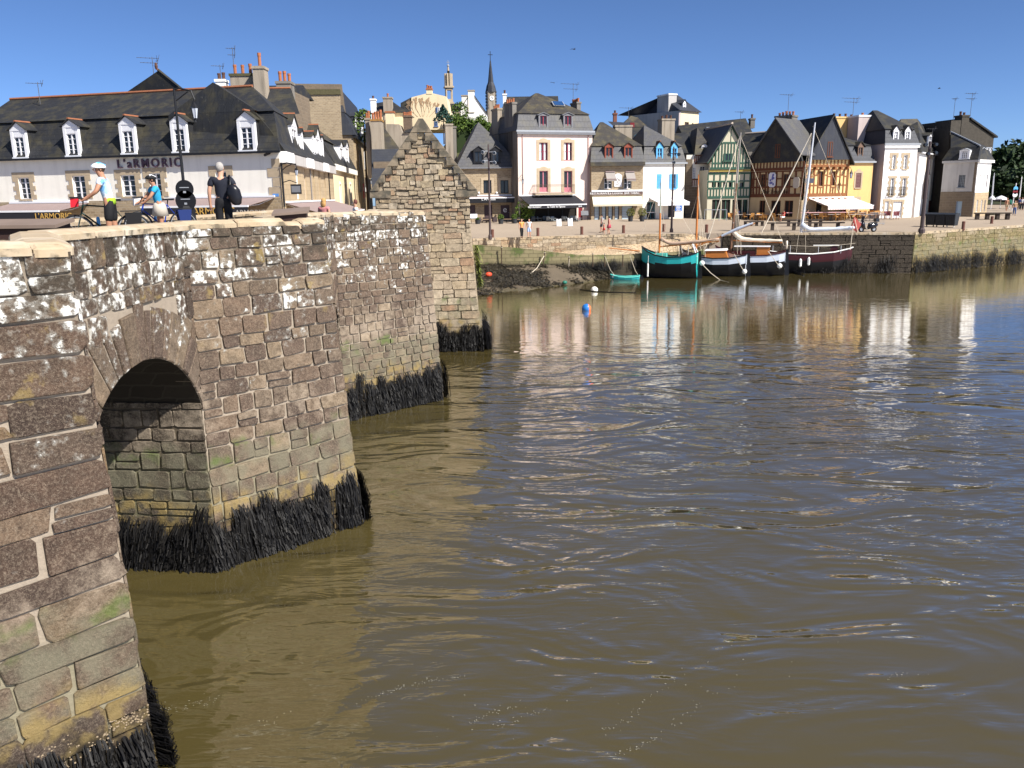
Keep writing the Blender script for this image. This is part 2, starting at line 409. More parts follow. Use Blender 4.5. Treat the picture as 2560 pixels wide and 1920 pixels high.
class Masonry:
    """collects stones, then makes the largest ones objects and joins the rest"""
    def __init__(s, root): s.root, s.L = root, []
    def face(s, P00, P10, P11, P01, parent, mat, hmin, hmax, wmin, wmax, keep=None, t=.045, joint=.03, v0=0, v1=None, seed=1, rub=0):
        rg = random.Random(seed)
        P00, P10, P11, P01 = [Vector(p) for p in (P00, P10, P11, P01)]
        H = ((P01-P00).length+(P11-P10).length)/2
        n = (P10-P00).cross(P01-P00).normalized()
        def F(u, v): return (P00.lerp(P10, u)).lerp(P01.lerp(P11, u), v)
        v = v0; v1 = H if v1 is None else v1
        row = 0
        while v < v1-.06:
            h = min(rg.uniform(hmin, hmax), v1-v)
            if v1-v-h < hmin*.6: h = v1-v
            a, b = F(0, (v+h/2)/H), F(1, (v+h/2)/H); Lr = (b-a).length
            u = -rg.choice((0, .25, .4))*wmin*1.2; u = u if rg.random() < .8 else 0
            sag = rg.uniform(-.02, .02)
            while u < Lr:
                w = rg.uniform(wmin, wmax)
                if Lr-u-w < wmin*.6: w = Lr-u+t*.6
                x0, x1 = max(u, 0), min(u+w, Lr+t*.6)
                parts = [(x0, x1, v, v+h)]
                if x1-x0 > .02:
                    if h > .30 and rg.random() < .12: parts = [(x0, x1, v, v+h*.45), (x0, x1, v+h*.45, v+h)]
                    for (p, q, r1, r2) in parts:
                        if keep: k = keep(p, q, r1, r2)
                        else: k = (p, q, r1, r2)
                        if k is None: continue
                        p, q, r1, r2 = k
                        if rub:
                            cc, hf = (r1+r2)/2+rg.uniform(-.4, .4)*rub*h, (r2-r1)/2*rg.uniform(1-rub*.6, 1+rub*.5); r1, r2 = cc-hf, cc+hf; dx = rg.uniform(-.1, .1)*rub*w; p, q = p+dx, q+dx
                        ww, hh = q-p-joint*rg.uniform(.7, 1.5), r2-r1-joint*rg.uniform(.7, 1.4)
                        if ww < .06 or hh < .05: continue
                        c = F((p+q)/2/Lr, (r1+r2)/2/H)
                        e0, e1 = F(p/Lr, (r1+r2)/2/H), F(q/Lr, (r1+r2)/2/H)
                        ux = (e1-e0).normalized()
                        vz = (F((p+q)/2/Lr, r2/H)-F((p+q)/2/Lr, r1/H)).normalized()
                        tt = t*rg.uniform(.6, 1.35); tw = rg.uniform(-.012, .012)+(rg.uniform(-.1, .1)*rub if rub else 0)
                        M = Matrix(((-ux.x*ww, n.x*tt*1, vz.x*hh, c.x), (-ux.y*ww, n.y*tt, vz.y*hh, c.y), (-ux.z*ww, n.z*tt, vz.z*hh, c.z), (0, 0, 0, 1))) @ Matrix.Rotation(tw, 4, 'Y')
                        d = (c-Vector((0, 0, CZ))).length
                        vis = n.dot(Vector((0, 0, CZ))-c) > 0
                        s.L.append((ww*hh/d/d*(1 if vis else 0), M, parent, mat, rg.randrange(12)))
                u += w
            v += h; row += 1
    def flush(s, nmax=300):
        s.L.sort(key=lambda e: -e[0])
        for _, M, par, mat, k in s.L[:nmax]:
            o = put('stone', stone_set(mat)[k], par, True); o.matrix_basis = M
        rest = {}
        for _, M, par, mat, k in s.L[nmax:]:
            m = rest.setdefault(mat.name, (mat, MB()))[1]
            me = stone_set(mat)[k]
            m.add([M @ v.co for v in me.vertices], [tuple(p.vertices) for p in me.polygons])
        for mat, m in rest.values():
            o = m.build('stone_courses', mat, s.root, True); o['kind'] = 'stuff'

AX, PX = Vector((math.sin(rad(6)), math.cos(rad(6)), 0)), Vector((math.cos(rad(6)), -math.sin(rad(6)), 0))
J0 = Vector((-5.95, 15.67, 0))
def Bp(s, w, z): return J0 + AX*s + PX*w + Vector((0, 0, z))
bridge = empty('stone_bridge', Bp(0, 0, 0), 0, 'old stone arch bridge with pointed piers and lichened parapet over the brown river', 'bridge')
BW, DECK, PTOP = 5.2, 6.36, 6.78
#        near  tip base      tip top       far
PIERS = [((-8.4, 0), (-6.11, 1.84), (-6.42, 1.78), (-4.05, 0)), ((-.25, -.06), (2.35, 2.18), (2.03, 1.84), (4.9, -.35)), ((10.9, -.83), (14.08, 1.93), (13.74, 1.57), (16.9, -.9))]
ms = Masonry(bridge)
SPR = 3.45
piers = []
for i, (sn, tb, tt, sf) in enumerate(PIERS):
    m = MB()
    zb = -1.0
    lo = [Bp(*sn, zb), Bp(tb[0], tb[1], zb), Bp(*sf, zb), Bp(sf[0], -BW, zb), Bp(sn[0], -BW, zb)]
    k = DECK/PTOP
    tm = (tb[0]+(tt[0]-tb[0])*k, tb[1]+(tt[1]-tb[1])*k)
    hi = [Bp(*sn, DECK), Bp(tm[0], tm[1], DECK), Bp(*sf, DECK), Bp(sf[0], -BW, DECK), Bp(sn[0], -BW, DECK)]
    rings = [lo]
    for q in range(13):
        z = DECK*q/12; k_ = z/PTOP; t_ = (tb[0]+(tt[0]-tb[0])*k_, tb[1]+(tt[1]-tb[1])*k_-.012)
        rings.append([Bp(*sn, z), Bp(*t_, z), Bp(*sf, z), Bp(sf[0], -BW, z), Bp(sn[0], -BW, z)])
    m.loft(rings)
    # parapet round the refuge
    def wall(a, b, a2, b2, z0=DECK, z1=PTOP):
        n = Vector((-(b-a).y, (b-a).x, 0)).normalized()*.42
        m.hexa([a, b, b+n, a+n, a2, b2, b2+n, a2+n])
    wall(Bp(*sn, DECK), Bp(tm[0], tm[1], DECK), Bp(*sn, PTOP), Bp(tt[0], tt[1], PTOP))
    wall(Bp(tm[0], tm[1], DECK), Bp(*sf, DECK), Bp(tt[0], tt[1], PTOP), Bp(*sf, PTOP))
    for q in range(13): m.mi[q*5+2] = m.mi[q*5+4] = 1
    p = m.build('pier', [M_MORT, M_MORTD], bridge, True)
    piers.append(p)
    hw = [(.27, .5, .55, 1.25), (.24, .42, .32, .72), (.2, .33, .26, .55)][i]
    mt = [M_STONE, M_STONEB, M_STONEB][i]
    ms.face(Bp(*sn, 0), Bp(tb[0], tb[1], 0), Bp(tt[0], tt[1], PTOP), Bp(*sn, PTOP), p, mt, *hw, seed=5+i, t=.038, joint=.034 if i == 0 else .034)
    ms.face(Bp(tb[0], tb[1], 0), Bp(*sf, 0), Bp(*sf, PTOP), Bp(tt[0], tt[1], PTOP), p, mt, *hw, seed=15+i, t=.038, joint=.036)
    # side of the pier under the arch, facing back along the bridge
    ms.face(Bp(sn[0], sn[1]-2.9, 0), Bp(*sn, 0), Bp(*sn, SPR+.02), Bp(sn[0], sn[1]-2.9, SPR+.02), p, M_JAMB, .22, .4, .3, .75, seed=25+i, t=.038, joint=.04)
# spandrels with their arches
def arc(s0, s1, spr, rise, n=24):
    h = (s1-s0)/2; Rr = (h*h+rise*rise)/(2*rise); c = ((s0+s1)/2, spr+rise-Rr); a0 = math.asin(h/Rr)
    return c, Rr, [(c[0]+Rr*math.sin(-a0+2*a0*i/n), c[1]+Rr*math.cos(-a0+2*a0*i/n)) for i in range(n+1)]
ARCH = [(-4.05, -.25, SPR, 1.22, .95, 19, 0, -.06), (4.9, 10.9, SPR, 1.6, .8, 23, -.35, -.83)]
Bp0 = Bp
for ai, (s0, s1, spr, rise, vl, nv, wa, wb) in enumerate(ARCH):
    def Bp(s, w, z, s0=s0, s1=s1, wa=wa, wb=wb): return Bp0(s, w+wa+(wb-wa)*(s-s0)/(s1-s0), z)
    c, Rr, pts = arc(s0, s1, spr, rise)
    m = MB()
    for i in range(len(pts)-1):
        (a, za), (b, zb) = pts[i], pts[i+1]
        m.hexa([Bp(a, -.45, za), Bp(a, 0, za), Bp(b, 0, zb), Bp(b, -.45, zb), Bp(a, -.45, PTOP), Bp(a, 0, PTOP), Bp(b, 0, PTOP), Bp(b, -.45, PTOP)])
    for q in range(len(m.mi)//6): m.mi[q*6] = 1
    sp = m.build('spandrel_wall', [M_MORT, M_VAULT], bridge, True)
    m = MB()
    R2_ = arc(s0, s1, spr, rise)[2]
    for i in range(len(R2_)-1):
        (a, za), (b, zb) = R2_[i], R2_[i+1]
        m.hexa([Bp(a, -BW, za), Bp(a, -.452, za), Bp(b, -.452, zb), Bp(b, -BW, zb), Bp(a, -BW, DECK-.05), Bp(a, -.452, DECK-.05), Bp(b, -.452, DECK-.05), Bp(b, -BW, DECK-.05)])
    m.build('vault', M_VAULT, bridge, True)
    rg = random.Random(40+ai)
    a0 = math.asin((s1-s0)/2/Rr)
    edges = [-a0]
    ws = [rg.uniform(.6, 1.4) for _ in range(nv)]
    for w in ws: edges.append(edges[-1]+2*a0*w/sum(ws))
    outer = []
    for k in range(nv):
        e0, e1 = edges[k]+.009, edges[k+1]-.009
        ln = vl*rg.uniform(.72, 1.12); outer.append((edges[k], edges[k+1], ln))
        q = lambda r, t, w: Bp(c[0]+r*math.sin(t), w, c[1]+r*math.cos(t))
        ri, ro = Rr+.005, Rr+ln-.02
        m = MB(); f = .05*rg.uniform(.6, 1.2); b = .02
        em = (e0+e1)/2
        A = [q(ri, e0, -.3), q(ri, e1, -.3), q(ro, e1, -.3), q(ro, e0, -.3)]
        B_ = [q(ri, e0, f*.6), q(ri, e1, f*.6), q(ro, e1, f*.6), q(ro, e0, f*.6)]
        C_ = [q(ri+b, e0+.006, f), q(ri+b, e1-.006, f), q(ro-b, e1-.006, f), q(ro-b, e0+.006, f)]
        m.loft([A, B_, C_]); m.build('voussoir', M_STONEB, sp, True)
    def keep(p, qq, r1, r2, s0=s0, s1=s1, c=c, Rr=Rr, outer=outer, spr=spr):
        z1_, z2_ = spr+r1, spr+r2
        def lim(s):
            t = math.atan2(s-c[0], max(.05, (z1_+z2_)/2-c[1]))
            L = next((l for a, b, l in outer if a <= t <= b), .0)
            return L
        mid = s0+(p+qq)/2
        zc = (z1_+z2_)/2
        ok = []
        for s_ in np.linspace(p, qq, 7):
            d = math.hypot(s0+s_-c[0], zc-c[1]); ok.append(d > Rr+lim(s0+s_)+.03)
        if all(ok): return (p, qq, r1, r2)
        sel = [s_ for s_, o in zip(np.linspace(p, qq, 7), ok) if o]
        if len(sel) < 2: return None
        return (min(sel), max(sel), r1, r2)
    ms.face(Bp(s0, 0, spr), Bp(s1, 0, spr), Bp(s1, 0, PTOP), Bp(s0, 0, PTOP), sp, M_STONE if ai == 0 else M_STONEB, .28, .5, .26, .5, keep=keep, seed=60+ai, t=.038)
Bp = Bp0
# plain lengths of wall before the first pier and from the last pier to the harbour house
m = MB()
m.hexa([Bp(-16, -.45, -1), Bp(-16, 0, -1), Bp(-8.4, 0, -1), Bp(-8.4, -.45, -1), Bp(-16, -.45, PTOP), Bp(-16, 0, PTOP), Bp(-8.4, 0, PTOP), Bp(-8.4, -.45, PTOP)])
m.hexa([Bp(16.9, -1.35, -1), Bp(16.9, -.9, -1), Bp(24.4, -1.0, -1), Bp(24.4, -1.45, -1), Bp(16.9, -1.35, PTOP-.1), Bp(16.9, -.9, PTOP-.1), Bp(24.4, -1.0, PTOP-.2), Bp(24.4, -1.45, PTOP-.2)])
m.build('side_wall', M_MORT, bridge, True)
# coping
def coping(path, z, name='coping_stone', L=.85, w=.60, h=.15, seed=3):
    rg = random.Random(seed)
    for i in range(len(path)-1):
        a, b = Vector(path[i]), Vector(path[i+1]); za, zb = z[i], z[i+1]
        d = b-a; ln = d.length; n = max(1, round(ln/L)); d.normalize(); nn = Vector((d.y, -d.x, 0))
        cuts = [0]+[(k+rg.uniform(-.15, .15))/n for k in range(1, n)]+[1]
        for k in range(n):
            m = MB(); rings = []
            f0, f1 = cuts[k]*ln+.008, cuts[k+1]*ln-.008
            dz, dn = rg.uniform(-.012, .012), rg.uniform(-.015, .015)
            for f in (f0, f0+.04, f1-.04, f1):
                e = .02 if f in (f0, f1) else 0
                q = a+d*f; zz = za+(zb-za)*f/ln+dz
                prof = [(.045-e, -h), (.05-e, -h*.45), (.015-e, -.045-e), (-.10, -e), (-w+.19, -e), (-w+.07, -.04-e), (-w+.05+e, -h*.5), (-w+.06+e, -h)]
                rings.append([q+nn*(x+dn)+Vector((0, 0, zz+hh)) for x, hh in prof])
            m.loft(rings); m.build(name, M_COPE, bridge, True, smooth=False)
cp, cz = [], []
Z0 = 6.93
def tipcop(pr, dip):
    sn, tb, tt, sf = pr
    a, b, e = Bp(*sn, 0), Bp(tt[0], tt[1], 0), Bp(*sf, 0)
    q = a.lerp(b, .70)
    coping([a, q], [Z0-.01, Z0-.02], seed=int(sn[0])+30); coping([q, b], [Z0-dip, Z0-.06], seed=int(sn[0])+31, L=.5)
    coping([b, e], [Z0-.05, Z0-.01], seed=int(sn[0])+32)
coping([Bp(-16, 0, 0), Bp(-8.4, 0, 0)], [Z0, Z0], seed=1)
tipcop(PIERS[0], .04)
coping([Bp(-4.05, 0, 0), Bp(0, 0, 0)], [Z0-.03, Z0-.03], seed=2)
tipcop(PIERS[1], .10)
coping([Bp(4.9, -.35, 0), Bp(10.9, -.83, 0)], [Z0-.03, Z0-.08], seed=4)
Z0 = 6.86
tipcop(PIERS[2], .05)
# far parapet with a gap for the lamp, and the roadway
def farp(s0, s1, w0, w1, z, ends=True):
    m = MB(); a, b = Bp(s0, w0, 0), Bp(s1, w1, 0); n = -PX*.45
    up = lambda p, zz: p+Vector((0, 0, zz))
    m.hexa([up(a+n, 5), up(a, 5), up(b, 5), up(b+n, 5), up(a+n, z-.16), up(a, z-.16), up(b, z-.16), up(b+n, z-.16)])
    m.build('far_parapet', M_MORT2, bridge, True)
    coping([a, b], [z, z], seed=int(s0)+50, L=1.1, w=.6)
farp(-12, 8.6, -BW+.45, -BW+.45, 6.88)
farp(10.4, 22, -BW-.1, -BW-1.4, 6.80)
m = MB()
prof = [(-16, DECK-.05), (4, DECK), (14, DECK-.12), (20, 5.9), (28, 5.0), (40, 3.95)]
for (a, za), (b, zb) in zip(prof, prof[1:]):
    e0, e1 = (-BW, 0) if a < 16 else (-BW-3, 0), 0
    m.hexa([Bp(a, -BW-(0 if a < 14 else 4), za-.3), Bp(a, (-.5 if a < 4 else -1.4) if a < 16 else -2, za-.3), Bp(b, (-.5 if b < 4.1 else -1.4) if b < 22 else -4.2, zb-.3), Bp(b, -BW-(0 if b < 16 else 5), zb-.3),
            Bp(a, -BW-(0 if a < 14 else 4), za), Bp(a, (-.5 if a < 4 else -1.4) if a < 16 else -2, za), Bp(b, (-.5 if b < 4.1 else -1.4) if b < 22 else -4.2, zb), Bp(b, -BW-(0 if b < 16 else 5), zb)])
g = G('granite_setts'); n = g.noise(4, 5); v = g.vor(7, feat='DISTANCE_TO_EDGE')
M_SETT = g.fin(g.mix(g.step(v, .02, .09), (.24, .2, .15), g.mix(n, (.34, .27, .19), (.48, .38, .27))), .9, g.step(v, .0, .1), .4, .02, .15)
m.build('roadway', M_SETT, bridge, True)
ms.flush(300)
# bladder wrack hanging from the foot of the piers
g = G('bladder_wrack'); M_WEED = g.fin(g.mix(g.rnd(), (.003, .003, .004), (.010, .009, .008)), .55, None, spec=.2)
def weed(name, segs, parent, seed, dens, ztop, zbot=-.05, out=.10, clump=.22):
    """segs: (a, b) base lines in plan; strands root on the wall near ztop and hang down"""
    rg = random.Random(seed); m = MB()
    for (a, b, batt) in segs:
        a, b = Vector(a), Vector(b); L = (b-a).length; d = (b-a)/L; n = Vector((d.y, -d.x, 0))
        for c in range(int(L/clump*1.6)):
            cu = rg.uniform(0, L); ct = ztop+rg.gauss(-.03, .2); cl = rg.uniform(.6, 1.15)*(ct-zbot); csw = rg.gauss(0, .025); cb = rg.uniform(.5, 1.6)
            for tier in range(3):
                for k in range(int(dens)):
                    u = cu+min(L+.04, rg.gauss(0, clump*.42)+cu)-cu; zt = ct - tier*(ct-zbot)*.3 + rg.uniform(-.12, .08)
                    ln = min(cl*rg.uniform(.35, .75), zt-zbot+.05); o0 = .03+out*rg.random()*.4*cb
                    q = a+d*u; w = rg.uniform(.005, .013); tw = rg.uniform(-.5, .5)
                    e = d*math.cos(tw)*w+n*math.sin(tw)*w
                    P = [(zt, o0*.3), (zt-ln*.35, o0+out*rg.uniform(.3, 1)), (zt-ln*.75, o0+out*cb*rg.uniform(.4, 1.1)), (zt-ln, o0+out*rg.uniform(.2, 1.0))]
                    sw = rg.gauss(csw, .035)
                    vs = []
                    for j, (z, oo) in enumerate(P):
                        z = max(z, zbot)
                        base = q + n*(oo - batt*z) + d*(sw*j/3) + Vector((0, 0, z))
                        ww = e*(.6, 1, 1.1, .35)[j]
                        vs += [base-ww, base+ww]
                    m.add(vs, [(0, 1, 3, 2), (2, 3, 5, 4), (4, 5, 7, 6)])
    o = m.build(name, M_WEED, parent, True); o['kind'] = 'stuff'; return o
for i, (sn, tb, tt, sf) in enumerate(PIERS):
    a, t_, b = Bp(*sn, 0), Bp(tb[0], tb[1], 0), Bp(*sf, 0)
    segs = [(a, t_, .03), (t_, b, .03)]
    if i == 1: segs.insert(0, (Bp(-.25, -2.3, 0), Bp(-.25, -.06, 0), 0))
    weed('seaweed', segs, bridge, 70+i, (44, 44, 34)[i], (.75, 1.0, 1.05)[i], out=(.15, .15, .15)[i])
# shells at the foot of the nearest pier
m = MB(); rg = random.Random(4)
sn, tb, tt, sf = PIERS[0]
for c in range(26):
    u0, z0 = rg.uniform(.55, 1), rg.uniform(.55, 1.0)
    for k in range(8):
        u, z = u0+rg.gauss(0, .02), z0+rg.gauss(0, .05)
        p = Bp(*sn, z).lerp(Bp(tb[0], tb[1], z), u) + (PX*.77-AX*.64)*.05
        m.ball(p, rg.uniform(.008, .018), 6, 4, sc=(1, 1, .7))
o = m.build('barnacles', paint('shell', (.24, .185, .12), .8, .4, 9), bridge, True, True); o['kind'] = 'stuff'
# ---------------------------------------------------------------- small stepped-gable house at the end of the bridge
TY = 39.3
tr, tl = atY(1174, 520, TY), atY(906, 520, TY+.3)
trb = atY(1199, 815, TY)
TXR, TXL = tr.x, tl.x
tower = empty('gabled_stone_house', ((TXL+TXR)/2, TY, 0), 0, 'small rubble stone house with stepped gable at the end of the bridge', 'house')
mt = Masonry(tower)
apex = atY(1052, 297, TY); kz = atY(1180, 474, TY).z
kl = atY(931, 462, TY); kr = atY(1190, 462, TY)
XC = apex.x
D = 7.0
bx = trb.x+.10           # battered foot
m = MB()
zdeck = 5.9
m.hexa([(TXL, TY-.25, -1), (bx+.12, TY-.25, -1), (bx-.3, TY+D, -1), (TXL, TY+D, -1), (TXL, TY, zdeck), (TXR+.02, TY, zdeck), (TXR-.35, TY+D, zdeck), (TXL, TY+D, zdeck)])
xl_u = kl.x+.12
m.hexa([(xl_u, TY, zdeck-.4), (TXR, TY, zdeck-.4), (TXR-.35, TY+D, zdeck-.4), (xl_u, TY+D, zdeck-.4), (xl_u, TY, kz), (TXR, TY, kz), (TXR-.35, TY+D, kz), (xl_u, TY+D, kz)])
m.prism([(xl_u, TY, kz), (TXR, TY, kz), (XC, TY, apex.z-.5)], (0, .5, 0))
wall_o = m.build('wall', M_MORT2, tower, True)
STEP_W, STEP_H = (kr.x-XC-.25)/7.0, (apex.z-.62-kz)/7.0
def gk(x0):
    def keep(p, q, r1, r2):
        zc = kz+r1; h = (apex.z-.62) - (kz+(r1+r2)/2)
        st = max(0, math.floor(h/STEP_H)) if h > 0 else -1
        half = .18 + STEP_W*max(0, st)
        if h < 0: return None
        a, b = max(p, XC-half-x0), min(q, XC+half-x0)
        return (a, b, r1, r2) if b-a > .1 else None
    return keep
T_ = lambda x, z, y=TY: (x, y, z)
mt.face(T_(xl_u, kz), T_(TXR, kz), T_(TXR, apex.z), T_(xl_u, apex.z), wall_o, M_TOWER, .15, .32, .2, .6, keep=gk(xl_u), rub=.5, seed=91, t=.07, joint=.03)
mt.face(T_(xl_u, 5.6), T_(TXR, 5.6), T_(TXR, kz), T_(xl_u, kz), wall_o, M_TOWER, .13, .28, .2, .65, rub=.5, seed=92, t=.06, joint=.03)
mt.face(T_(TXL, 0, TY-.25), T_(bx, 0, TY-.25), T_(TXR, 5.6, TY-.012), T_(TXL, 5.6, TY-.012), wall_o, M_TOWER, .26, .44, .4, .95, seed=93, t=.05, joint=.03)
# coping blocks up both slopes and kneelers
sl = lambda z, s: XC + s*(.12 + (apex.z-.12-z)*(kr.x-XC-.10)/(apex.z-.12-kz))
for s_ in (-1, 1):
    for k in range(7):
        z1 = apex.z-.62-k*STEP_H; z0 = z1-STEP_H
        xi = XC+s_*(.18+STEP_W*k)
        P = [(xi, TY-.17, z0+.01), (sl(z0, s_), TY-.17, z0+.01), (sl(z1, s_), TY-.17, z1-.01), (xi, TY-.17, z1-.01)]
        m = MB(); m.prism(P if s_ > 0 else P[::-1], (0, .55, 0)); m.build('coping_block', M_COPET, tower, True)
m = MB(); m.prism([(XC-.2, TY-.17, apex.z-.6), (XC+.2, TY-.17, apex.z-.6), (sl(apex.z-.6, 1), TY-.17, apex.z-.61), (XC+.1, TY-.17, apex.z), (XC-.1, TY-.17, apex.z), (sl(apex.z-.6, -1), TY-.17, apex.z-.61)], (0, .55, 0))
m.build('coping_block', M_COPET, tower, True)
for x0, x1 in ((kl.x-.12, kl.x+.85), (kr.x-.95, kr.x+.04)):
    m = MB(); m.box(x0, x1, TY-.13, TY+.5, kz-.32, kz+.005); m.build('kneeler', M_COPET, tower, True)
m = MB(); m.add([(xl_u-.2, TY+.46, kz-.1), (TXR+.15, TY+.46, kz-.1), (XC, TY+.46, apex.z-.55), (xl_u-.2, TY+D, kz-.1), (TXR-.2, TY+D, kz-.1), (XC, TY+D, apex.z-.55)],
               [(0, 1, 2), (5, 4, 3), (0, 2, 5, 3), (1, 4, 5, 2), (0, 3, 4, 1)])
m.build('roof', M_SLATE3, tower, True)
mt.flush(300)
weed('seaweed', [((TXL+1, TY-.3, 0), (bx+.02, TY-.3, 0), .04), ((bx+.06, TY-.3, 0), (bx-.05, TY+3, 0), .04)], tower, 77, 40, 1.05, out=.22)
# ---------------------------------------------------------------- water, mud, quays
m = MB()
nx, ny = 2, 2
m.poly([(-60, -40, 0), (160, -40, 0), (160, 150, 0), (-60, 150, 0)])
tag(m.build('river', M_WATER), kind='structure')
m = MB(); m.poly([(-400, -60, -2.2), (600, -60, -2.2), (600, 900, -2.2), (-400, 900, -2.2)])
tag(m.build('river_bed', paint('bed', (.05, .04, .025), .9)), kind='structure')
# quay outline (top edge), from the harbour house round to the right
E0 = Vector((TXR-.6, 71.5, 0)); 
QE = [onG(1181, 597), onG(1355, 592), onG(1591, 586.5), onG(1807, 583.5), onG(2285, 581.5), onG(2560, 563), Vector((120, 128, 0))]
QE = [Vector((p.x, p.y, 0)) for p in QE]
g = G('quay_paving'); n = g.noise(2, 5); f = g.noise(14, 5, rough=.7); v = g.vor(5, feat='DISTANCE_TO_EDGE')
k = g.mix(g.noise(.12, 4), (.30, .24, .185), (.42, .34, .26)); k = g.mix(g.m('MULTIPLY', f, .4), k, (.22, .18, .14))
k = g.mix(g.m('MULTIPLY', g.step(v, .05, .01), .35), k, (.16, .13, .10))
M_PAVE = g.fin(k, .92, f, .3, .02, .12)
G3 = lambda p, dz=0: (p.x, p.y, gz(p.x, p.y)+dz)
back = [Vector((150, 170, 0)), Vector((-80, 170, 0)), Vector((-80, 46.3, 0)), Vector((TXL, 46.3, 0)), Vector((TXR-.5, 46.2, 0))]
ring = QE+back
def tz(p): return gz(p.x, p.y) if p.y > 60 else 3.6
m = MB(); 
top = [(p.x, p.y, tz(p)) for p in ring]; bot = [(p.x, p.y, -2) for p in ring]
n_ = len(ring)
m.add(top+bot, [tuple(range(n_))]+[(i+n_, (i+1) % n_+n_, (i+1) % n_, i) for i in range(n_)])
quay = tag(m.build('quay_ground', [M_PAVE]), kind='structure')
# retaining wall above the slipway, dark harbour wall, sunlit end wall : block masonry
def blockwall(name, label, a, b, z0, za, zb, mat, core, hmin, hmax, wmin, wmax, seed, cope=.55, nmax=300, z0b=None, copemat=None):
    d = (b-a).normalized(); nn = Vector((d.y, -d.x, 0)); z0b = z0 if z0b is None else z0b
    t = empty(name, (a.x, a.y, z0), 0, label, 'wall'); t['kind'] = 'thing'
    a2, b2 = a+nn*.10, b+nn*.10
    up = lambda p, z: Vector((p.x, p.y, z))
    m = MB(); m.hexa([up(a2, z0), up(b2, z0b), up(b-nn*.3, z0b), up(a-nn*.3, z0), up(a2, za-.15), up(b2, zb-.15), up(b-nn*.3, zb-.15), up(a-nn*.3, za-.15)])
    w = m.build('wall_core', core, t, True)
    k = Masonry(t)
    zl, zh = min(z0, z0b), max(za, zb)
    k.face(up(a2, zl), up(b2, zl), up(b2, zb-.15), up(a2, za-.15), w, mat, hmin, hmax, wmin, wmax, seed=seed, t=.035, joint=.03,
           keep=(None if z0 == z0b else (lambda p, q, r1, r2, L=(b2-a2).length: (p, q, r1, r2) if zl+r2 > z0+(z0b-z0)*((p+q)/2/L) else None)))
    k.flush(nmax)
    L = (b-a).length; n = max(1, round(L/1.15)); rg = random.Random(seed)
    for i in range(n):
        p, q = a+d*(L*i/n+.01), a+d*(L*(i+1)/n-.01)
        zz = lambda f: za+(zb-za)*f
        m = MB(); o1, o2 = nn*.17, -nn*cope; dz = rg.uniform(-.008, .008)
        m.hexa([up(p+o1, zz(i/n)-.17), up(q+o1, zz((i+1)/n)-.17), up(q+o2, zz((i+1)/n)-.17), up(p+o2, zz(i/n)-.17), up(p+o1, zz(i/n)+.03+dz), up(q+o1, zz((i+1)/n)+.03+dz), up(q+o2, zz((i+1)/n)+.03+dz), up(p+o2, zz(i/n)+.03+dz)])
        m.build('kerb_stone', copemat or M_COPE, t, True)
    return t
M_QST = stone_mat('quay_stone', TAN, 0, False)
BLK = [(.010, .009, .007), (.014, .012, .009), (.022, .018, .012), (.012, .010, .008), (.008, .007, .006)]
M_DST = stone_mat('wet_shaded_quay_stone', BLK, 0, False)  # wet stone; the wall's shade is put into the near-black colour
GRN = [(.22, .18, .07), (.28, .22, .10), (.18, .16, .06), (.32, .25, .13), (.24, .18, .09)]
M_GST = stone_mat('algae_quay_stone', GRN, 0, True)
zt = lambda p: gz(p.x, p.y)
blockwall('retaining_wall', 'tan ashlar retaining wall between the promenade and the slipway', QE[0], QE[1], 2.6, zt(QE[0]), zt(QE[1]), M_QST, M_MORT2, .28, .36, .5, 1.1, 201, z0b=2.05)
blockwall('retaining_wall', 'tan ashlar retaining wall running down behind the masts to the slipway top', QE[1], QE[2], 2.05, zt(QE[1]), zt(QE[2]), M_QST, M_MORT2, .28, .36, .5, 1.1, 202, z0b=2.8)
blockwall('slipway_side_wall', 'lowest end of the retaining wall where the slipway rises to the quay', QE[2], QE[2].lerp(QE[3], .6), 2.8, zt(QE[2]), zt(QE[3]), M_QST, M_MORT2, .2, .3, .5, 1.1, 203, z0b=3.3)
blockwall('harbour_wall', 'wet black stone harbour wall in shade behind the moored boats', QE[3], QE[4], -.6, zt(QE[3]), zt(QE[4]), M_DST, mortar('shade_black_mortar', (.010, .009, .007), False), .32, .42, .6, 1.3, 204)  # core mortar blackened with the stone to carry the wall's shade
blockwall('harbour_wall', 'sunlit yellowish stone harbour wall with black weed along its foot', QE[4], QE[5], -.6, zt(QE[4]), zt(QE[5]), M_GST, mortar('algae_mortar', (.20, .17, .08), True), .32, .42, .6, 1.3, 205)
blockwall('harbour_wall', 'distant yellowish end of the sunlit harbour wall', QE[5], QE[6], -.6, zt(QE[5]), zt(QE[6]), M_GST, mortar('algae_mortar2', (.20, .17, .08), True), .32, .42, .6, 1.3, 206, nmax=0)
# slipway: paved slope with a low outer wall
g = G('slipway_setts'); n = g.noise(1.2, 5); v = g.vor(3.2, g.map(g.pos(), (1, 1.6, 1)), feat='DISTANCE_TO_EDGE')
k = g.mix(n, (.44, .33, .21), (.56, .43, .29)); k = g.mix(g.step(v, .09, .02), k, (.24, .18, .11))
M_SLIP = g.fin(k, .9, g.step(v, 0, .12), .5, .04, .12)
oe = [(1181, 611, 71.6), (1297, 620, 71.5), (1444, 637, 71.7), (1530, 637, 72.6), (1620, 634, 73.8), (1700, 628, 75.0), (1795, 620, 76.2)]
OE = [atY(*q) for q in oe]
ie = [(QE[0], 2.62), (QE[0].lerp(QE[1], .5), 2.34), (QE[1], 2.05), (QE[1].lerp(QE[2], .5), 2.45), (QE[2], 2.8), (QE[2].lerp(QE[3], .65), zt(QE[2])-.03), (QE[2].lerp(QE[3], .97), 2.9)]
IE = [Vector((p.x, p.y, z)) for p, z in ie]
m = MB(); NN = len(OE)
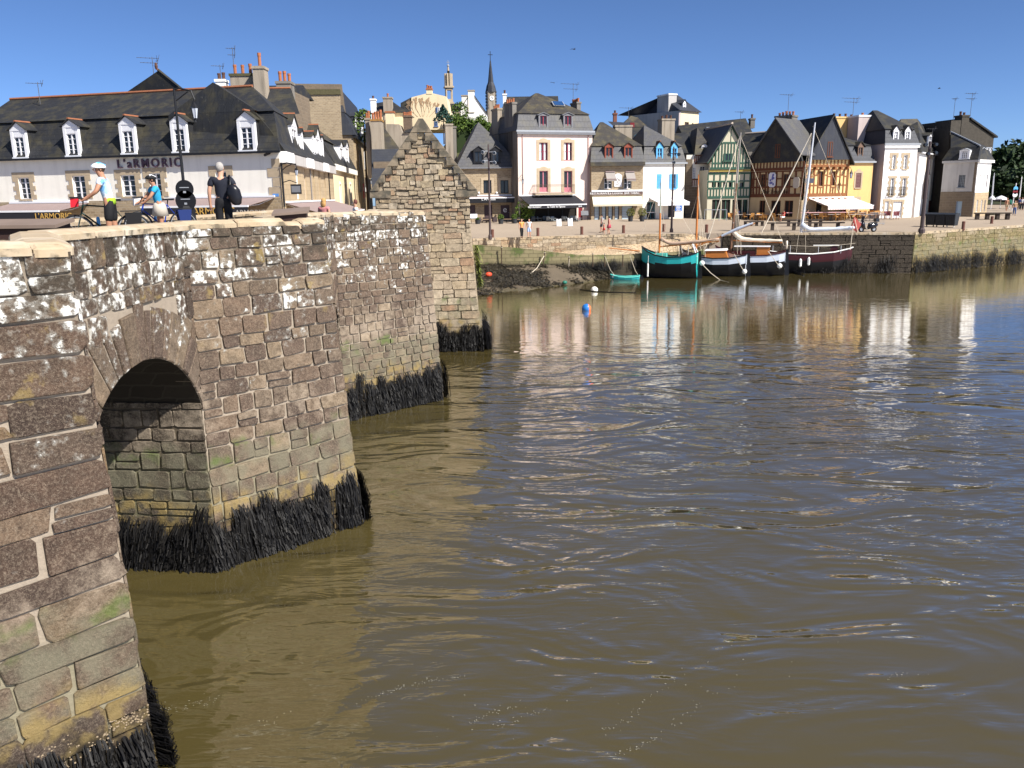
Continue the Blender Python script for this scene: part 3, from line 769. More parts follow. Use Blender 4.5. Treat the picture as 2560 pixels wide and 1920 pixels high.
m.add(OE+IE, [(i, i+1, NN+i+1, NN+i) for i in range(NN-1)])
m.add(OE+[Vector((p.x, p.y-.25, -.5)) for p in OE], [(NN+i, NN+i+1, i+1, i) for i in range(NN-1)], 1)
g = G('algae_wall'); n = g.noise(1.3, 5); z = g.z()
k = g.mix(n, (.16, .14, .075), (.28, .235, .13)); k = g.mix(g.m('MULTIPLY', g.step(g.noise(.8, 4), .5, .65), .8), k, (.06, .10, .02))
k = g.mix(g.step(z, 1.75, 1.2), k, (.035, .03, .02)); b = g.brick(1, .8, .33, g.map(g.pos(), (1, 1, 1), (rad(90), 0, 0)), .03, out=1)
M_ALGW = g.fin(g.mix(g.m('MULTIPLY', b, .5), k, (.06, .05, .03)), .9, g.m('SUBTRACT', n, b), .5, .04)
tag(m.build('slipway', [M_SLIP, M_ALGW]), kind='structure')
# mud bank
g = G('wet_mud'); n = g.noise(.9, 6); f = g.noise(7, 6, rough=.7); z = g.z()
k = g.mix(n, (.085, .066, .043), (.15, .118, .08)); k = g.mix(g.m('MULTIPLY', g.step(f, .5, .7), .5), k, (.05, .042, .03))
k = g.mix(g.step(z, .25, .0), k, (.10, .085, .05))
M_MUD = g.fin(k, g.step(z, .1, .5, .25, .75), g.m('ADD', n, g.m('MULTIPLY', f, .6)), .6, .10, .4)
wl = [(1150, 748), (1194, 742), (1250, 731), (1326, 724), (1444, 709), (1547, 694), (1620, 687), (1720, 684)]
WL = [atZ(x, y, 0) for x, y in wl]
m = MB(); NX, NY = 120, 34; vs = []
xs = np.linspace(-6.0, 19.5, NX); rg = np.random.RandomState(3)
wx, wy = [p.x for p in WL], [p.y for p in WL]
ox, oy = [p.x for p in OE], [p.y for p in OE]
ph = rg.uniform(0, 6.28, 12); fr = rg.uniform(.5, 2.6, (12, 2))
for x in xs:
    y0 = np.interp(x, wx, wy)-5; y1 = np.interp(x, ox, oy)+.6
    for j in range(NY):
        t = j/(NY-1); y = y0+(y1-y0)*t
        yw = np.interp(x, wx, wy); ztop = np.interp(x, [-6, 6, 12, 19], [1.6, 1.45, .95, .3])
        z = (y-yw)/(y1-yw)*ztop if y > yw else (y-yw)*.12
        z += sum(math.sin(fr[i, 0]*x+fr[i, 1]*y*1.3+ph[i]) for i in range(12))*.014
        vs.append((x, y, z))
m.add(vs, [(i*NY+j, (i+1)*NY+j, (i+1)*NY+j+1, i*NY+j+1) for i in range(NX-1) for j in range(NY-1)])
mud = tag(m.build('mud_bank', M_MUD, smooth=True), kind='structure')
def mudz(x, y):
    yw = np.interp(x, wx, wy); y1 = np.interp(x, ox, oy)+.6; zt_ = np.interp(x, [-6, 6, 12, 19], [1.6, 1.45, .95, .3])
    return ((y-yw)/(y1-yw)*zt_ if y > yw else (y-yw)*.12) + sum(math.sin(fr[i, 0]*x+fr[i, 1]*y*1.3+ph[i]) for i in range(12))*.014
# wrack lying on the mud
m = MB(); rg = random.Random(9)
blobs = [(rg.uniform(-4.5, 2.5), rg.uniform(.25, .98), rg.uniform(.5, 1.3)) for _ in range(46)]+[(rg.uniform(2, 9), rg.uniform(.6, 1.0), rg.uniform(.3, .8)) for _ in range(20)]+[(rg.uniform(-3, 8), rg.uniform(-.02, .35), rg.uniform(.15, .5)) for _ in range(16)]
for bx_, t, r in blobs:
    yw = np.interp(bx_, wx, wy); y1 = np.interp(bx_, ox, oy); by = yw+(y1-yw)*t
    for k in range(int(150*r)):
        x, y = bx_+rg.gauss(0, r*.75), by+rg.gauss(0, r*.5); z = mudz(x, y)
        if z < -.02: continue
        a = rg.uniform(0, 6.28); l, w = rg.uniform(.08, .25), rg.uniform(.02, .05); dx, dy = math.cos(a)*l, math.sin(a)*l
        px, py = -math.sin(a)*w, math.cos(a)*w; h = rg.uniform(.02, .12)
        m.add([(x-dx-px, y-dy-py, z+.01), (x-dx+px, y-dy+py, z+.01), (x+px*1.4, y+py*1.4, z+h), (x-px*1.4, y-py*1.4, z+h), (x+dx+px, y+dy+py, z+.015), (x+dx-px, y+dy-py, z+.015)], [(0, 1, 2, 3), (3, 2, 4, 5)])
g = G('stranded_wrack'); M_WRK = g.fin(g.mix(g.rnd(), (.012, .011, .009), (.055, .045, .028)), .5, spec=.4)
tag(m.build('stranded_seaweed', M_WRK), 'black seaweed stranded over the mud bank below the slipway', 'seaweed', kind='stuff')
weed('wall_seaweed', [(Vector((p.x, p.y-.2, 0)), Vector((q.x, q.y-.2, 0)), 0) for p, q in zip(OE[2:], OE[3:])], None, 81, 14, 1.5, .7, .15, .4)
bpy.data.objects['wall_seaweed'].update_tag(); tag(bpy.data.objects['wall_seaweed'], 'dark seaweed hanging on the low slipway wall', 'seaweed', kind='stuff')
q_ = lambda p, n: Vector((p.x, p.y, 0))+n
d5 = (QE[5]-QE[4]).normalized(); n5 = Vector((d5.y, -d5.x, 0))*.16
tag(weed('wall_seaweed', [(q_(QE[4], n5), q_(QE[5], n5), 0)], None, 82, 13, 1.5, -.05, .2, .45), 'black seaweed fringe along the foot of the sunlit harbour wall', 'seaweed', kind='stuff')
d4 = (QE[4]-QE[3]).normalized(); n4 = Vector((d4.y, -d4.x, 0))*.16
tag(weed('wall_seaweed', [(q_(QE[3], n4), q_(QE[4], n4), 0)], None, 83, 10, 1.4, -.05, .2, .5), 'black seaweed fringe along the foot of the shaded harbour wall', 'seaweed', kind='stuff')
# ---------------------------------------------------------------- house building kit
def isect(px, py, p0, d):           # sight line with the upright plane through p0 along d
    r = ray(px, py); n = Vector((d.y, -d.x, 0)); C0 = Vector((0, 0, CZ))
    return C0 + r*((p0-C0).dot(n)/r.dot(n))
def text(name, body, size, loc, parent, mat, rot=(math.pi/2, 0, 0), ext=.015, off=0.0, align='CENTER', world=False, sx=1, sp=1):
    cu = bpy.data.curves.new(name, 'FONT'); cu.body = body; cu.size = size; cu.extrude = ext; cu.offset = off; cu.resolution_u = 3; cu.space_character = sp
    cu.align_x = align; cu.materials.append(mat)
    o = bpy.data.objects.new(name, cu); me = bpy.data.meshes.new_from_object(o); me.name = name; bpy.data.objects.remove(o)
    o = bpy.data.objects.new(name, me); COL.objects.link(o); o.parent = parent; o.location = loc; o.rotation_euler = rot; o.scale = (sx, 1, 1)
    return o
class House:
    def __init__(s, name, label, R, l, r, y, Yl, Yr, cat='house', group=None, pts=None, zg=None):
        s.R = R
        p, q = pts if pts else (atY(*src(R, l, y), Yl), atY(*src(R, r, y), Yr))
        p, q = Vector((p.x, p.y, 0)), Vector((q.x, q.y, 0))
        s.W = (q-p).length; s.ang = math.atan2(q.y-p.y, q.x-p.x)
        s.zg = zg if zg is not None else gz((p.x+q.x)/2, (p.y+q.y)/2)
        s.e = empty(name, (p.x, p.y, s.zg), s.ang, label, cat, group)
        s.M = PM[s.e.name]; s.I = s.M.inverted()
        s.C = s.I @ Vector((0, 0, CZ)); s.I3 = s.I.to_3x3()
        s.ops = []; s.later = []
    def P(s, x, y, d=0, R=None):
        v = s.I3 @ ray(*src(R or s.R, x, y)); t = (d-s.C.y)/v.y; p = s.C+v*t
        return p.x, p.z
    def z(s, y, x=None, d=0, R=None):
        if x is None:
            q = proj(s.M @ Vector((s.W/2, 0, 3))); x = (q[0]-s.R[0])*s.R[2]
        return s.P(x, y, d, R)[1]
    def op(s, x0, x1, y0, y1, d=0, R=None):
        xm, ym = (x0+x1)/2, (y0+y1)/2
        return s.P(x0, ym, d, R)[0], s.P(x1, ym, d, R)[0], s.P(xm, y1, d, R)[1], s.P(xm, y0, d, R)[1]
    def wall(s, z1, D, mat, side=None, z0=-.4, name='wall', sk=(0, 0)):
        A, B = sk[0], s.W+sk[1]
        xs = sorted({0, s.W} | {min(max(v, 0), s.W) for o in s.ops for v in o[:2]}); zs = sorted({z0, z1} | {min(max(v, z0), z1) for o in s.ops for v in o[2:4]})
        m = MB()
        for a, b in zip(xs, xs[1:]):
            for c, d in zip(zs, zs[1:]):
                cx, cz = (a+b)/2, (c+d)/2
                if any(o[0] < cx < o[1] and o[2] < cz < o[3] for o in s.ops): continue
                m.poly([(a, 0, c), (b, 0, c), (b, 0, d), (a, 0, d)])
        for o in s.ops:
            a, b, c, d = o[:4]; t = .26
            m.poly([(a, 0, c), (a, 0, d), (a, t, d), (a, t, c)]); m.poly([(b, 0, c), (b, t, c), (b, t, d), (b, 0, d)])
            m.poly([(a, 0, c), (a, t, c), (b, t, c), (b, 0, c)]); m.poly([(a, 0, d), (b, 0, d), (b, t, d), (a, t, d)])
        k = 1 if side else 0
        m.poly([(0, 0, z0), (0, 0, z1), (A, D, z1), (A, D, z0)], k); m.poly([(s.W, 0, z0), (B, D, z0), (B, D, z1), (s.W, 0, z1)], k)
        m.poly([(A, D, z0), (A, D, z1), (B, D, z1), (B, D, z0)], k); m.poly([(0, 0, z1), (s.W, 0, z1), (B, D, z1), (A, D, z1)], k)
        s.wo = m.build(name, [mat]+([side] if side else []), s.e)
        for f in s.later: f()
        s.later = []
        return s.wo
    def win(s, x0, x1, y0, y1, fr=None, bars=3, mull=1, sur=None, sw=.17, arch=0, quoin=0, shut=None, sill=True, curt=0, name='window', d=0, R=None, rec=.14, glass=None, loc=None, label=None, panel=0):
        o = loc or s.op(x0, x1, y0, y1, d, R)
        if d == 0 and loc is None: s.ops.append(o)
        def go():
            a, b, c, t = o; y = d+rec; fm = fr or M_WOODW; w = .07
            m = MB()
            m.box(a, a+w, y, y+.07, c, t); m.box(b-w, b, y, y+.07, c, t); m.box(a+w, b-w, y, y+.07, t-w, t); m.box(a+w, b-w, y, y+.07, c, c+w)
            for i in range(mull):
                u = a+(b-a)*(i+1)/(mull+1); m.box(u-.055, u+.055, y-.012, y+.06, c+w, t-w)
            for i in range(bars):
                z = c+(t-c)*(i+1)/(bars+1); m.box(a+w, b-w, y+.005, y+.055, z-.022, z+.022)
            if panel: m.box(a+w, b-w, y+.006, y+.05, c+w, c+(t-c)*panel)
            wo = m.build(name, fm, s.e)
            if label: wo['label'] = label
            m = MB(); m.poly([(a, y+.045, c), (b, y+.045, c), (b, y+.045, t), (a, y+.045, t)]); m.build('pane', glass or M_GLASS, wo)
            if curt:
                m = MB()
                for q0, q1 in ((.08, .3), (.62, .8)):
                    m.box(a+(b-a)*q0, a+(b-a)*q1, y+.03, y+.042, c+.1, t-.08)
                m.build('curtain', M_WOODW, wo)
            if sur:
                m = MB(); f = d-.035; bk = d+.1
                n = max(3, round((t-c)/.33)); hh = (t-c)/n
                for i in range(n):
                    e = (sw*(1.7 if i % 2 == 0 else 1)) if quoin else sw
                    z0, z1 = c+i*hh+.004, c+(i+1)*hh-.004
                    m.box(a-e, a-.004, f, bk, z0, z1); m.box(b+.004, b+e, f, bk, z0, z1)
                e = sw*(1.7 if quoin else 1)
                if arch:
                    P = [(a-e, f, t+.004), (b+e, f, t+.004), (b+e, f, t+sw*.9)]+[(a+(b-a)*k/6, f, t+sw*.9+arch*(1-(2*k/6-1)**2)) for k in range(6, -1, -1)]+[(a-e, f, t+sw*.9)]
                    m.prism(P, (0, bk-f, 0))
                else: m.box(a-e, b+e, f, bk, t+.004, t+sw*1.25)
                m.build('surround', sur, wo)
            if sill:
                m = MB(); m.box(a-.1, b+.1, d-.09, d+.13, c-.11, c+.01); m.build('sill', sur or M_WOODW if sur else M_GRAN if fm is M_WOODW else fm, wo)
            if shut:
                sm, op = shut
                for side in ((-1, 1) if op else (0,)):
                    m = MB(); wd = (b-a)/2
                    if op: u0 = a-wd-.02 if side < 0 else b+.02; u1 = u0+wd; yy = d-.07
                    else: u0, u1, yy = a, b, d+.02
                    m.box(u0, u1, yy, yy+.045, c, t)
                    nl = 9
                    for i in range(nl):
                        zz = c+.12+(t-c-.24)*i/nl; m.add([(u0+.06, yy-.004, zz), (u1-.06, yy-.004, zz), (u1-.06, yy-.03, zz+.06), (u0+.06, yy-.03, zz+.06)], [(0, 1, 2, 3)])
                    m.build('shutter', sm, wo)
        if d == 0 and loc is None: s.later.append(go)
        else: go()
        return o
    def door(s, x0, x1, y0, y1, mat, sur=None, R=None, rec=.12, panels=2, label=None):
        o = s.op(x0, x1, y0, y1, 0, R); s.ops.append(o)
        def go():
            a, b, c, t = o
            m = MB(); m.box(a, b, rec, rec+.08, c, t)
            for i in range(panels):
                u0, u1 = a+(b-a)*(i+.1)/panels, a+(b-a)*(i+.9)/panels
                m.box(u0, u1, rec-.025, rec-.001, c+.15, c+(t-c)*.42); m.box(u0, u1, rec-.025, rec-.001, c+(t-c)*.48, t-.12)
            wo = m.build('door', mat, s.e)
            if label: wo['label'] = label
            m = MB(); m.ball((b-.12, rec-.05, c+(t-c)*.45), .035, 6, 4); m.build('handle', M_ZINC, wo)
            if sur:
                m = MB(); n = 6; hh = (t-c)/n
                for i in range(n):
                    e = .3 if i % 2 else .18
                    m.box(a-e, a-.004, -.035, .1, c+i*hh+.004, c+i*hh+hh-.004); m.box(b+.004, b+e, -.035, .1, c+i*hh+.004, c+i*hh+hh-.004)
                m.box(a-.3, b+.3, -.035, .1, t+.004, t+.26); m.build('surround', sur, wo)
        s.later.append(go); return o
    def mansard(s, z0, z1, zr, D, inf=.55, ins=.5, mat=None, ridge=None, over=.12, up=None, gut=True, u0=None, u1=None):
        u0 = 0 if u0 is None else u0; u1 = s.W if u1 is None else u1
        m = MB()
        a = [(u0-over, -over, z0), (u1+over, -over, z0), (u1+over, D+over, z0), (u0-over, D+over, z0)]
        b = [(u0+ins, inf, z1), (u1-ins, inf, z1), (u1-ins, D-inf, z1), (u0+ins, D-inf, z1)]
        m.loft([a, b])
        lo = m.build('roof', mat, s.e)
        m = MB()
        ra, rb, ry = ridge if ridge else (u0+(u1-u0)*.35, u0+(u1-u0)*.65, D/2)
        k = .14
        c = [(u0+ins-k, inf-k, z1+.01), (u1-ins+k, inf-k, z1+.01), (u1-ins+k, D-inf+k, z1+.01), (u0+ins-k, D-inf+k, z1+.01), (ra, ry, zr), (rb, ry, zr)]
        m.add(c, [(3, 2, 1, 0), (0, 1, 5, 4), (1, 2, 5), (2, 3, 4, 5), (3, 0, 4)])
        m.build('upper_roof', up or mat, s.e)
        if gut:
            m = MB(); m.box(u0-over-.1, u1+over+.1, -over-.14, -over+.05, z0-.16, z0+.03); m.build('gutter', M_ZINC, s.e)
        return lo
    def roofpoly(s, pts, faces, mat, name='roof'):
        m = MB(); m.add(pts, faces); return m.build(name, mat, s.e)
    def gable(s, u0, u1, z0, za, y0, y1, mat, facemat=None, uc=None, over=.25, th=.16, name='roof', zl=None, zr=None):
        uc = (u0+u1)/2 if uc is None else uc; zl = z0 if zl is None else zl; zr = z0 if zr is None else zr
        m = MB(); A, B, C = (u0, zl), (uc, za), (u1, zr)
        for p, q in ((A, B), (B, C)):
            m.hexa([(p[0], y0-over, p[1]), (q[0], y0-over, q[1]), (q[0], y1, q[1]), (p[0], y1, p[1]), (p[0], y0-over, p[1]+th), (q[0], y0-over, q[1]+th), (q[0], y1, q[1]+th), (p[0], y1, p[1]+th)])
        ro = m.build(name, mat, s.e)
        if facemat:
            m = MB(); m.prism([(u0+.05, y0, z0-.02), (u1-.05, y0, z0-.02), (uc, y0, za-.02)], (0, .2, 0)); m.build('gable', facemat, s.e)
        return ro
    def dormer(s, x0, x1, y0, y1, yap, d, depth=1.6, frame=None, wall=None, roof=None, bars=3, R=None, ov=.14, fw=.13, head=.0, ridge=None, fr2=None, mull=1):
        a, b, c, t = s.op(x0, x1, y0, y1, d, R); za = s.P((x0+x1)/2, yap, d, R)[1]; uc = (a+b)/2
        fm, wm, rm = frame or M_WOODW, wall or M_SLATE, roof or M_SLATE
        m = MB()
        m.box(a-fw, b+fw, d+.20, d+depth, c-.05, t+.02+head)
        dm = m.build('dormer', wm, s.e)
        m = MB(); m.box(a-fw, a, d, d+.2, c-.04, t+head); m.box(b, b+fw, d, d+.2, c-.04, t+head); m.box(a-fw, b+fw, d-.01, d+.2, t+head, t+head+.1); m.box(a-fw-.05, b+fw+.05, d-.06, d+.2, c-.14, c-.04)
        if head: m.box(a, b, d+.02, d+.19, t, t+head)
        m.prism([(a-fw-.02, d-.005, t+head+.1), (b+fw+.02, d-.005, t+head+.1), (uc, d-.005, za-.04)], (0, .2, 0))
        m.build('dormer_front', fm, dm)
        m = MB(); z_ = t+head+.08; e = fw+ov
        for p, q in (((a-e, z_-.05), (uc, za)), ((uc, za), (b+e, z_-.05))):
            m.hexa([(p[0], d-.12, p[1]), (q[0], d-.12, q[1]), (q[0], d+depth+.4, q[1]), (p[0], d+depth+.4, p[1]), (p[0], d-.12, p[1]+.06), (q[0], d-.12, q[1]+.06), (q[0], d+depth+.4, q[1]+.06), (p[0], d+depth+.4, p[1]+.06)])
        m.build('dormer_roof', rm, dm)
        if ridge:
            m = MB(); m.hexa([(uc-.09, d-.13, za+.03), (uc+.09, d-.13, za+.03), (uc+.09, d+depth+.4, za+.03), (uc-.09, d+depth+.4, za+.03), (uc-.05, d-.13, za+.13), (uc+.05, d-.13, za+.13), (uc+.05, d+depth+.4, za+.13), (uc-.05, d+depth+.4, za+.13)])
            m.build('ridge_tiles', ridge, dm)
        y = d+.08; m = MB(); f2 = fr2 or fm; w = .06
        m.box(a, a+w, y, y+.06, c, t); m.box(b-w, b, y, y+.06, c, t); m.box(a+w, b-w, y, y+.06, t-w, t); m.box(a+w, b-w, y, y+.06, c, c+w)
        for i in range(mull): u = a+(b-a)*(i+1)/(mull+1); m.box(u-.05, u+.05, y-.01, y+.05, c+w, t-w)
        for i in range(bars): z = c+(t-c)*(i+1)/(bars+1); m.box(a+w, b-w, y+.005, y+.05, z-.02, z+.02)
        m.build('dormer_window', f2, dm)
        m = MB(); m.poly([(a, y+.045, c), (b, y+.045, c), (b, y+.045, t), (a, y+.045, t)]); m.build('pane', M_GLASS, dm)
        return dm
    def chim(s, u0, u1, y0, y1, z0, z1, mat, pots=0, potm=None, cap=True, along='y', capm=None, ph=.42):
        m = MB(); m.box(u0, u1, y0, y1, z0, z1-.2)
        c = m.build('chimney', mat, s.e)
        m = MB(); m.box(u0-.07, u1+.07, y0-.07, y1+.07, z1-.2, z1); m.build('chimney_cap', capm or mat, c)
        rg = random.Random(int(abs(u0*100+z1*10)))
        for i in range(pots):
            f = (i+.5)/pots
            x, y = ((u0+u1)/2, y0+(y1-y0)*f) if along == 'y' else (u0+(u1-u0)*f, (y0+y1)/2)
            h = ph*rg.uniform(.8, 1.25)
            m = MB(); m.lathe([(.13, 0), (.13, h*.75), (.15, h*.78), (.15, h), (.11, h), (.10, h*.7)], (x, y, z1), 8); m.build('chimney_pot', potm or M_POT, c, smooth=False)
        return c
    def chimpx(s, x0, x1, yt, y0, y1, z0, mat, R=None, **k):
        u0, z1 = s.P(x0, yt, y0, R); u1 = s.P(x1, yt, y0, R)[0]
        return s.chim(u0, u1, y0, y1, z0, z1, mat, **k)
    def ridge(s, pts, mat=None, r=.11, name='ridge_tiles'):
        m = MB(); m.path(pts, r, 6); return m.build(name, mat or M_RIDGE, s.e)
    def box(s, name, u0, u1, y0, y1, z0, z1, mat, parent=None):
        m = MB(); m.box(u0, u1, y0, y1, z0, z1); return m.build(name, mat, parent or s.e)
    def pipe(s, x, y0, y1, R=None, d=-.06, r=.05, mat=None):
        u, zt = s.P(x, y0, d, R); zb = s.P(x, y1, d, R)[1]
        m = MB(); m.tube((u, d, zb), (u, d, zt), r); return m.build('downpipe', mat or M_ZINC, s.e)
    def awning(s, u0, u1, z, out, drop, mat, val=.22, valmat=None, lip=None, name='awning', skew=0, arms=True):
        m = MB(); t = .03
        m.hexa([(u0+skew, -out, z-drop), (u1+skew, -out, z-drop), (u1, -.02, z), (u0, -.02, z), (u0+skew, -out, z-drop+t), (u1+skew, -out, z-drop+t), (u1, -.02, z+t), (u0, -.02, z+t)])
        a = m.build(name, mat, s.e)
        m = MB(); m.box(u0+skew-.02, u1+skew+.02, -out-.06, -out+.03, z-drop-.07, z-drop+.055); m.build('front_bar', lip or M_WOODW, a)
        if val: m = MB(); m.box(u0+skew, u1+skew, -out-.035, -out-.015, z-drop-.07-val, z-drop-.071); m.build('valance', valmat or mat, a)
        m = MB(); m.box(u0, u1, -.14, -.005, z+.035, z+.16); m.build('cassette', lip or M_WOODW, a)
        if arms:
            m = MB()
            for u in (u0+.25, (u0+u1)/2, u1-.25): m.tube((u, -.05, z-.08), (u+skew*.5, -out*.5, z-drop*.5-.18), .025, n=5); m.tube((u+skew*.5, -out*.5, z-drop*.5-.18), (u+skew, -out+.04, z-drop-.02), .025, n=5)
            m.build('folding_arms', M_WOODW, a)
        return a
def aerial(p, h, label, seed=0, r=.03, w=1.3, two=False):
    rg = random.Random(seed); m = MB()
    e = empty('tv_aerial', p, rg.uniform(-.6, .6), label, 'aerial')
    m.tube((0, 0, -.6), (0, 0, h), r, r*.8, 5); m.build('mast', M_WIRE, e)
    for k in range(2 if two else 1):
        z = h-.1-k*h*.3; m = MB(); L = w*(1-.2*k)
        m.tube((-L, 0, z), (L*.45, 0, z), r*.6, n=4)
        for i in range(6):
            x = -L+L*1.4*i/5; q = .14+.05*i; m.tube((x, -q, z), (x, q, z), r*.4, n=4)
        m.tube((L*.3, 0, z-.25), (L*.5, 0, z+.28), r*.5, n=4); m.tube((L*.3, -.2, z+.2), (L*.3, .2, z-.2), r*.4, n=4)
        m.build('antenna', M_WIRE, e)
    return e
# ---------------------------------------------------------------- houses along the quay, left to right
RA, RB, RC, RD = (640, 380, 6.9125), (900, 220, 9.2167), (1480, 220, 7.3733), (2360, 400, 8.295)
RE, RF, RG = (700, 180, 6.9125), (1300, 440, 6.9125), (1860, 400, 10.37)
M_RED = paint('plum_red_paint', (.26, .035, .06), .5); M_ROSE = paint('dusty_rose_paint', (.50, .18, .22), .5)
M_TERR = paint('red_brown_paint', (.24, .06, .035), .55); M_SKYB = paint('sky_blue_paint', (.12, .42, .75), .5)
M_GREEN = paint('bottle_green_paint', (.030, .082, .055), .55); M_BROWNW = paint('brown_timber', (.13, .045, .022), .7, .25)
M_ORANGEW = paint('orange_brown_timber', (.25, .10, .036), .7, .22); M_DKRED = paint('dark_red_paint', (.22, .025, .03), .5)
M_AWNBLK = paint('black_canvas', (.02, .02, .026), .8); M_AWNBE = paint('mauve_beige_canvas', (.27, .205, .195), .85); M_CREAMC = paint('cream_canvas', (.74, .66, .50), .85)
M_SHUTM = paint('mauve_shutter_paint', (.17, .085, .08), .6); M_PALEB = paint('pale_blue_roller', (.50, .62, .68), .6, .08); M_GOLD = paint('gold_letter_paint', (.55, .33, .08), .5)
M_LETW = paint('white_lettering', (.8, .8, .8), .6, .02); M_LETG = paint('grey_lettering', (.42, .38, .33), .6, .05); M_LETD = paint('dark_lettering', (.05, .03, .02), .6, .05)
M_BOARDBR = paint('brown_fascia_board', (.15, .10, .085), .6); M_LEAD = paint('lead_flashing', (.16, .165, .18), .5, .2)
M_INFILL = plaster('cream_infill', (.52, .48, .36), (.32, .28, .2), .25); M_INFILLY = plaster('yellow_infill', (.78, .58, .28), (.5, .36, .2), .2); M_INFILLT = plaster('tan_infill', (.55, .42, .24), (.35, .26, .15), .2)
def quarter(h, n, R=None): pass
# --- grey-roofed stone inn
h = House('stone_inn', 'stone inn with a steep grey slate hipped roof and two dark pointed dormers', R4, 165, 925, 900, 96.0, 97.0)
ze = h.z(798)
for a, b in ((515, 610), (718, 812)):
    h.win(a, b, 950, 1105, fr=M_BLACK, bars=0, sur=M_GRAN, sw=.28, arch=.12, sill=False)
for a, b in ((350, 420), (525, 622), (720, 825)): h.door(a, b, 1245, 1410, paint('plum_brown_paint', (.07, .045, .05), .6), panels=1)
h.wall(ze, 9, M_RUBBLE)
za = h.P(455, 262, 2.6)[1]; ua = h.P(455, 262, 2.6)[0]; ul = h.P(195, 790)[0]
h.roofpoly([(ul-.1, -.3, ze-.05), (h.W+.05, -.3, ze-.05), (h.W+.05, 9, ze), (ul-.1, 9, ze), (ua, 2.6, za), (ua, 7, za), (h.P(780, 575, .8)[0], .8, h.P(780, 575, .8)[1])],
           [(3, 2, 1, 0), (0, 1, 6, 4), (1, 2, 5, 4, 6), (2, 3, 5), (3, 0, 4, 5)], M_SLATE2)
h.box('gutter', ul-.15, h.W+.1, -.42, -.28, ze-.14, ze, M_LEAD)
for x0, x1, ya in ((412, 505, 545), (618, 700, 545)): h.dormer(x0, x1, 612, 735, ya, -.15, frame=M_BLACK, roof=M_SLATE2, wall=M_SLATE2, bars=0, fw=.14, ov=.25, depth=2.4)
h.chimpx(62, 150, 280, 3.2, 4.6, ze-3, M_CEML, pots=0); h.chimpx(150, 190, 310, 4.5, 5.2, ze, M_CEM)
h.awning(ul, h.W-.3, h.z(1140), .9, .18, M_AWNBE, val=.5, valmat=M_BLACK, lip=M_WOODW)
t = text('lettering', "L'Ardoise", .42, (h.P(575, 1170, -.95)[0], -.96, h.P(575, 1180, -.95)[1]-.08), h.e, M_LETW)
text('lettering', 'e', 1.0, (h.P(770, 1310)[0], .02, h.P(770, 1330)[1]), h.e, M_LETW)
for x in (460, 670):
    m = MB(); u, z_ = h.P(x, 1100); m.ball((u, -.12, z_), .13, 8, 5); m.tube((u, 0, z_-.1), (u, -.12, z_-.05), .03); m.build('wall_lamp', M_WOODW, h.e)
h.pipe(915, 780, 1440, mat=M_ZINC)
# low roof and wall between the inn and its left neighbour, with a chimney of its own
# --- tall pale pink house
h = House('pink_house', 'tall pale pink house with red windows, iron balcony and grey mansard roof', R4, 925, 1803, 800, 94.8, 97.9)
H7 = h
ze = h.z(365)
for a, b in ((1175, 1275), (1467, 1563)):
    h.win(a, b, 505, 718, fr=M_RED, bars=1, sur=M_GRAN, sw=.32, arch=.18, curt=1, sill=False)
    h.win(a+3, b+3, 840, 1090, fr=M_ROSE, bars=0, sur=M_GRAN, sw=.32, arch=.18, sill=False, panel=.22)
h.win(950, 1620, 1270, 1465, fr=M_BLACK, bars=0, mull=3, sill=False, name='shopfront', glass=M_DKIN)
h.door(1640, 1690, 1260, 1450, M_DKRED)
h.wall(ze, 10, M_PINK, M_CEM)
h.mansard(ze, h.z(165, d=.4), h.P(1279, -80, 4)[1], 10, inf=.45, ins=.3, mat=M_SLATE2, up=M_SLATE4, ridge=(h.W*.42, h.W*.46, 4.2), gut=True)
h.box('cornice', -.15, h.W+.25, -.28, -.005, ze-.42, ze-.17, M_LEAD)
for a, b in ((1187, 1265), (1480, 1558)): h.dormer(a, b, 187, 338, 150, -.02, frame=M_LEAD, fr2=M_RED, roof=M_LEAD, wall=M_SLATE2, bars=0, fw=.18, ov=.18)
u0, z0 = h.P(1340, 80, 1.9); u1, z1 = h.P(1405, 5, 3.0)
m = MB(); m.hexa([(u0-.1, 1.55, z0), (u1+.15, 1.55, z0), (u1+.15, 2.3, z1-.3), (u0-.1, 2.3, z1-.3), (u0-.1, 1.4, z0+.1), (u1+.15, 1.4, z0+.1), (u1+.15, 2.15, z1-.2), (u0-.1, 2.15, z1-.2)])
sk = m.build('skylight', M_ZINC, h.e); m = MB(); m.poly([(u0, 1.39, z0+.16), (u1+.05, 1.39, z0+.16), (u1+.05, 2.08, z1-.2), (u0, 2.08, z1-.2)]); m.build('pane', paint('blue_glass', (.02, .06, .16), .08, spec=.6), sk)
h.chim(0, .5, 1.6, 4.3, ze-3, h.P(900, 24, 1.6)[1], M_CEM, pots=4)
h.chim(-.1, .45, 6.4, 8.6, ze-4, h.P(700, 95, 6.6)[1], M_CEML, pots=3)
h.chim(h.W-.5, h.W, 3.2, 5.0, ze, h.P(1680, 22, 3.2)[1], M_CEM, pots=5)
bz = h.z(1112); b0, b1 = h.P(1130, 1100, -.8)[0], h.P(1600, 1100, -.8)[0]; bt = h.P(1400, 1003, -.8)[1]
bal = h.box('balcony', b0, b1, -.85, -.005, bz-.1, bz+.05, M_GRAN)
m = MB(); P3 = [(b0, -.01), (b0, -.8), (b1, -.8), (b1, -.01)]
for (a, b), (c, d) in zip(P3, P3[1:]):
    for z in (bt, bz+.12, bt-.14): m.tube((a, b, z), (c, d, z), .018, n=4)
    n = max(4, int(math.hypot(c-a, d-b)/.14))
    for i in range(n+1): f = i/n; m.tube((a+(c-a)*f, b+(d-b)*f, bz), (a+(c-a)*f, b+(d-b)*f, bt), .011, n=4)
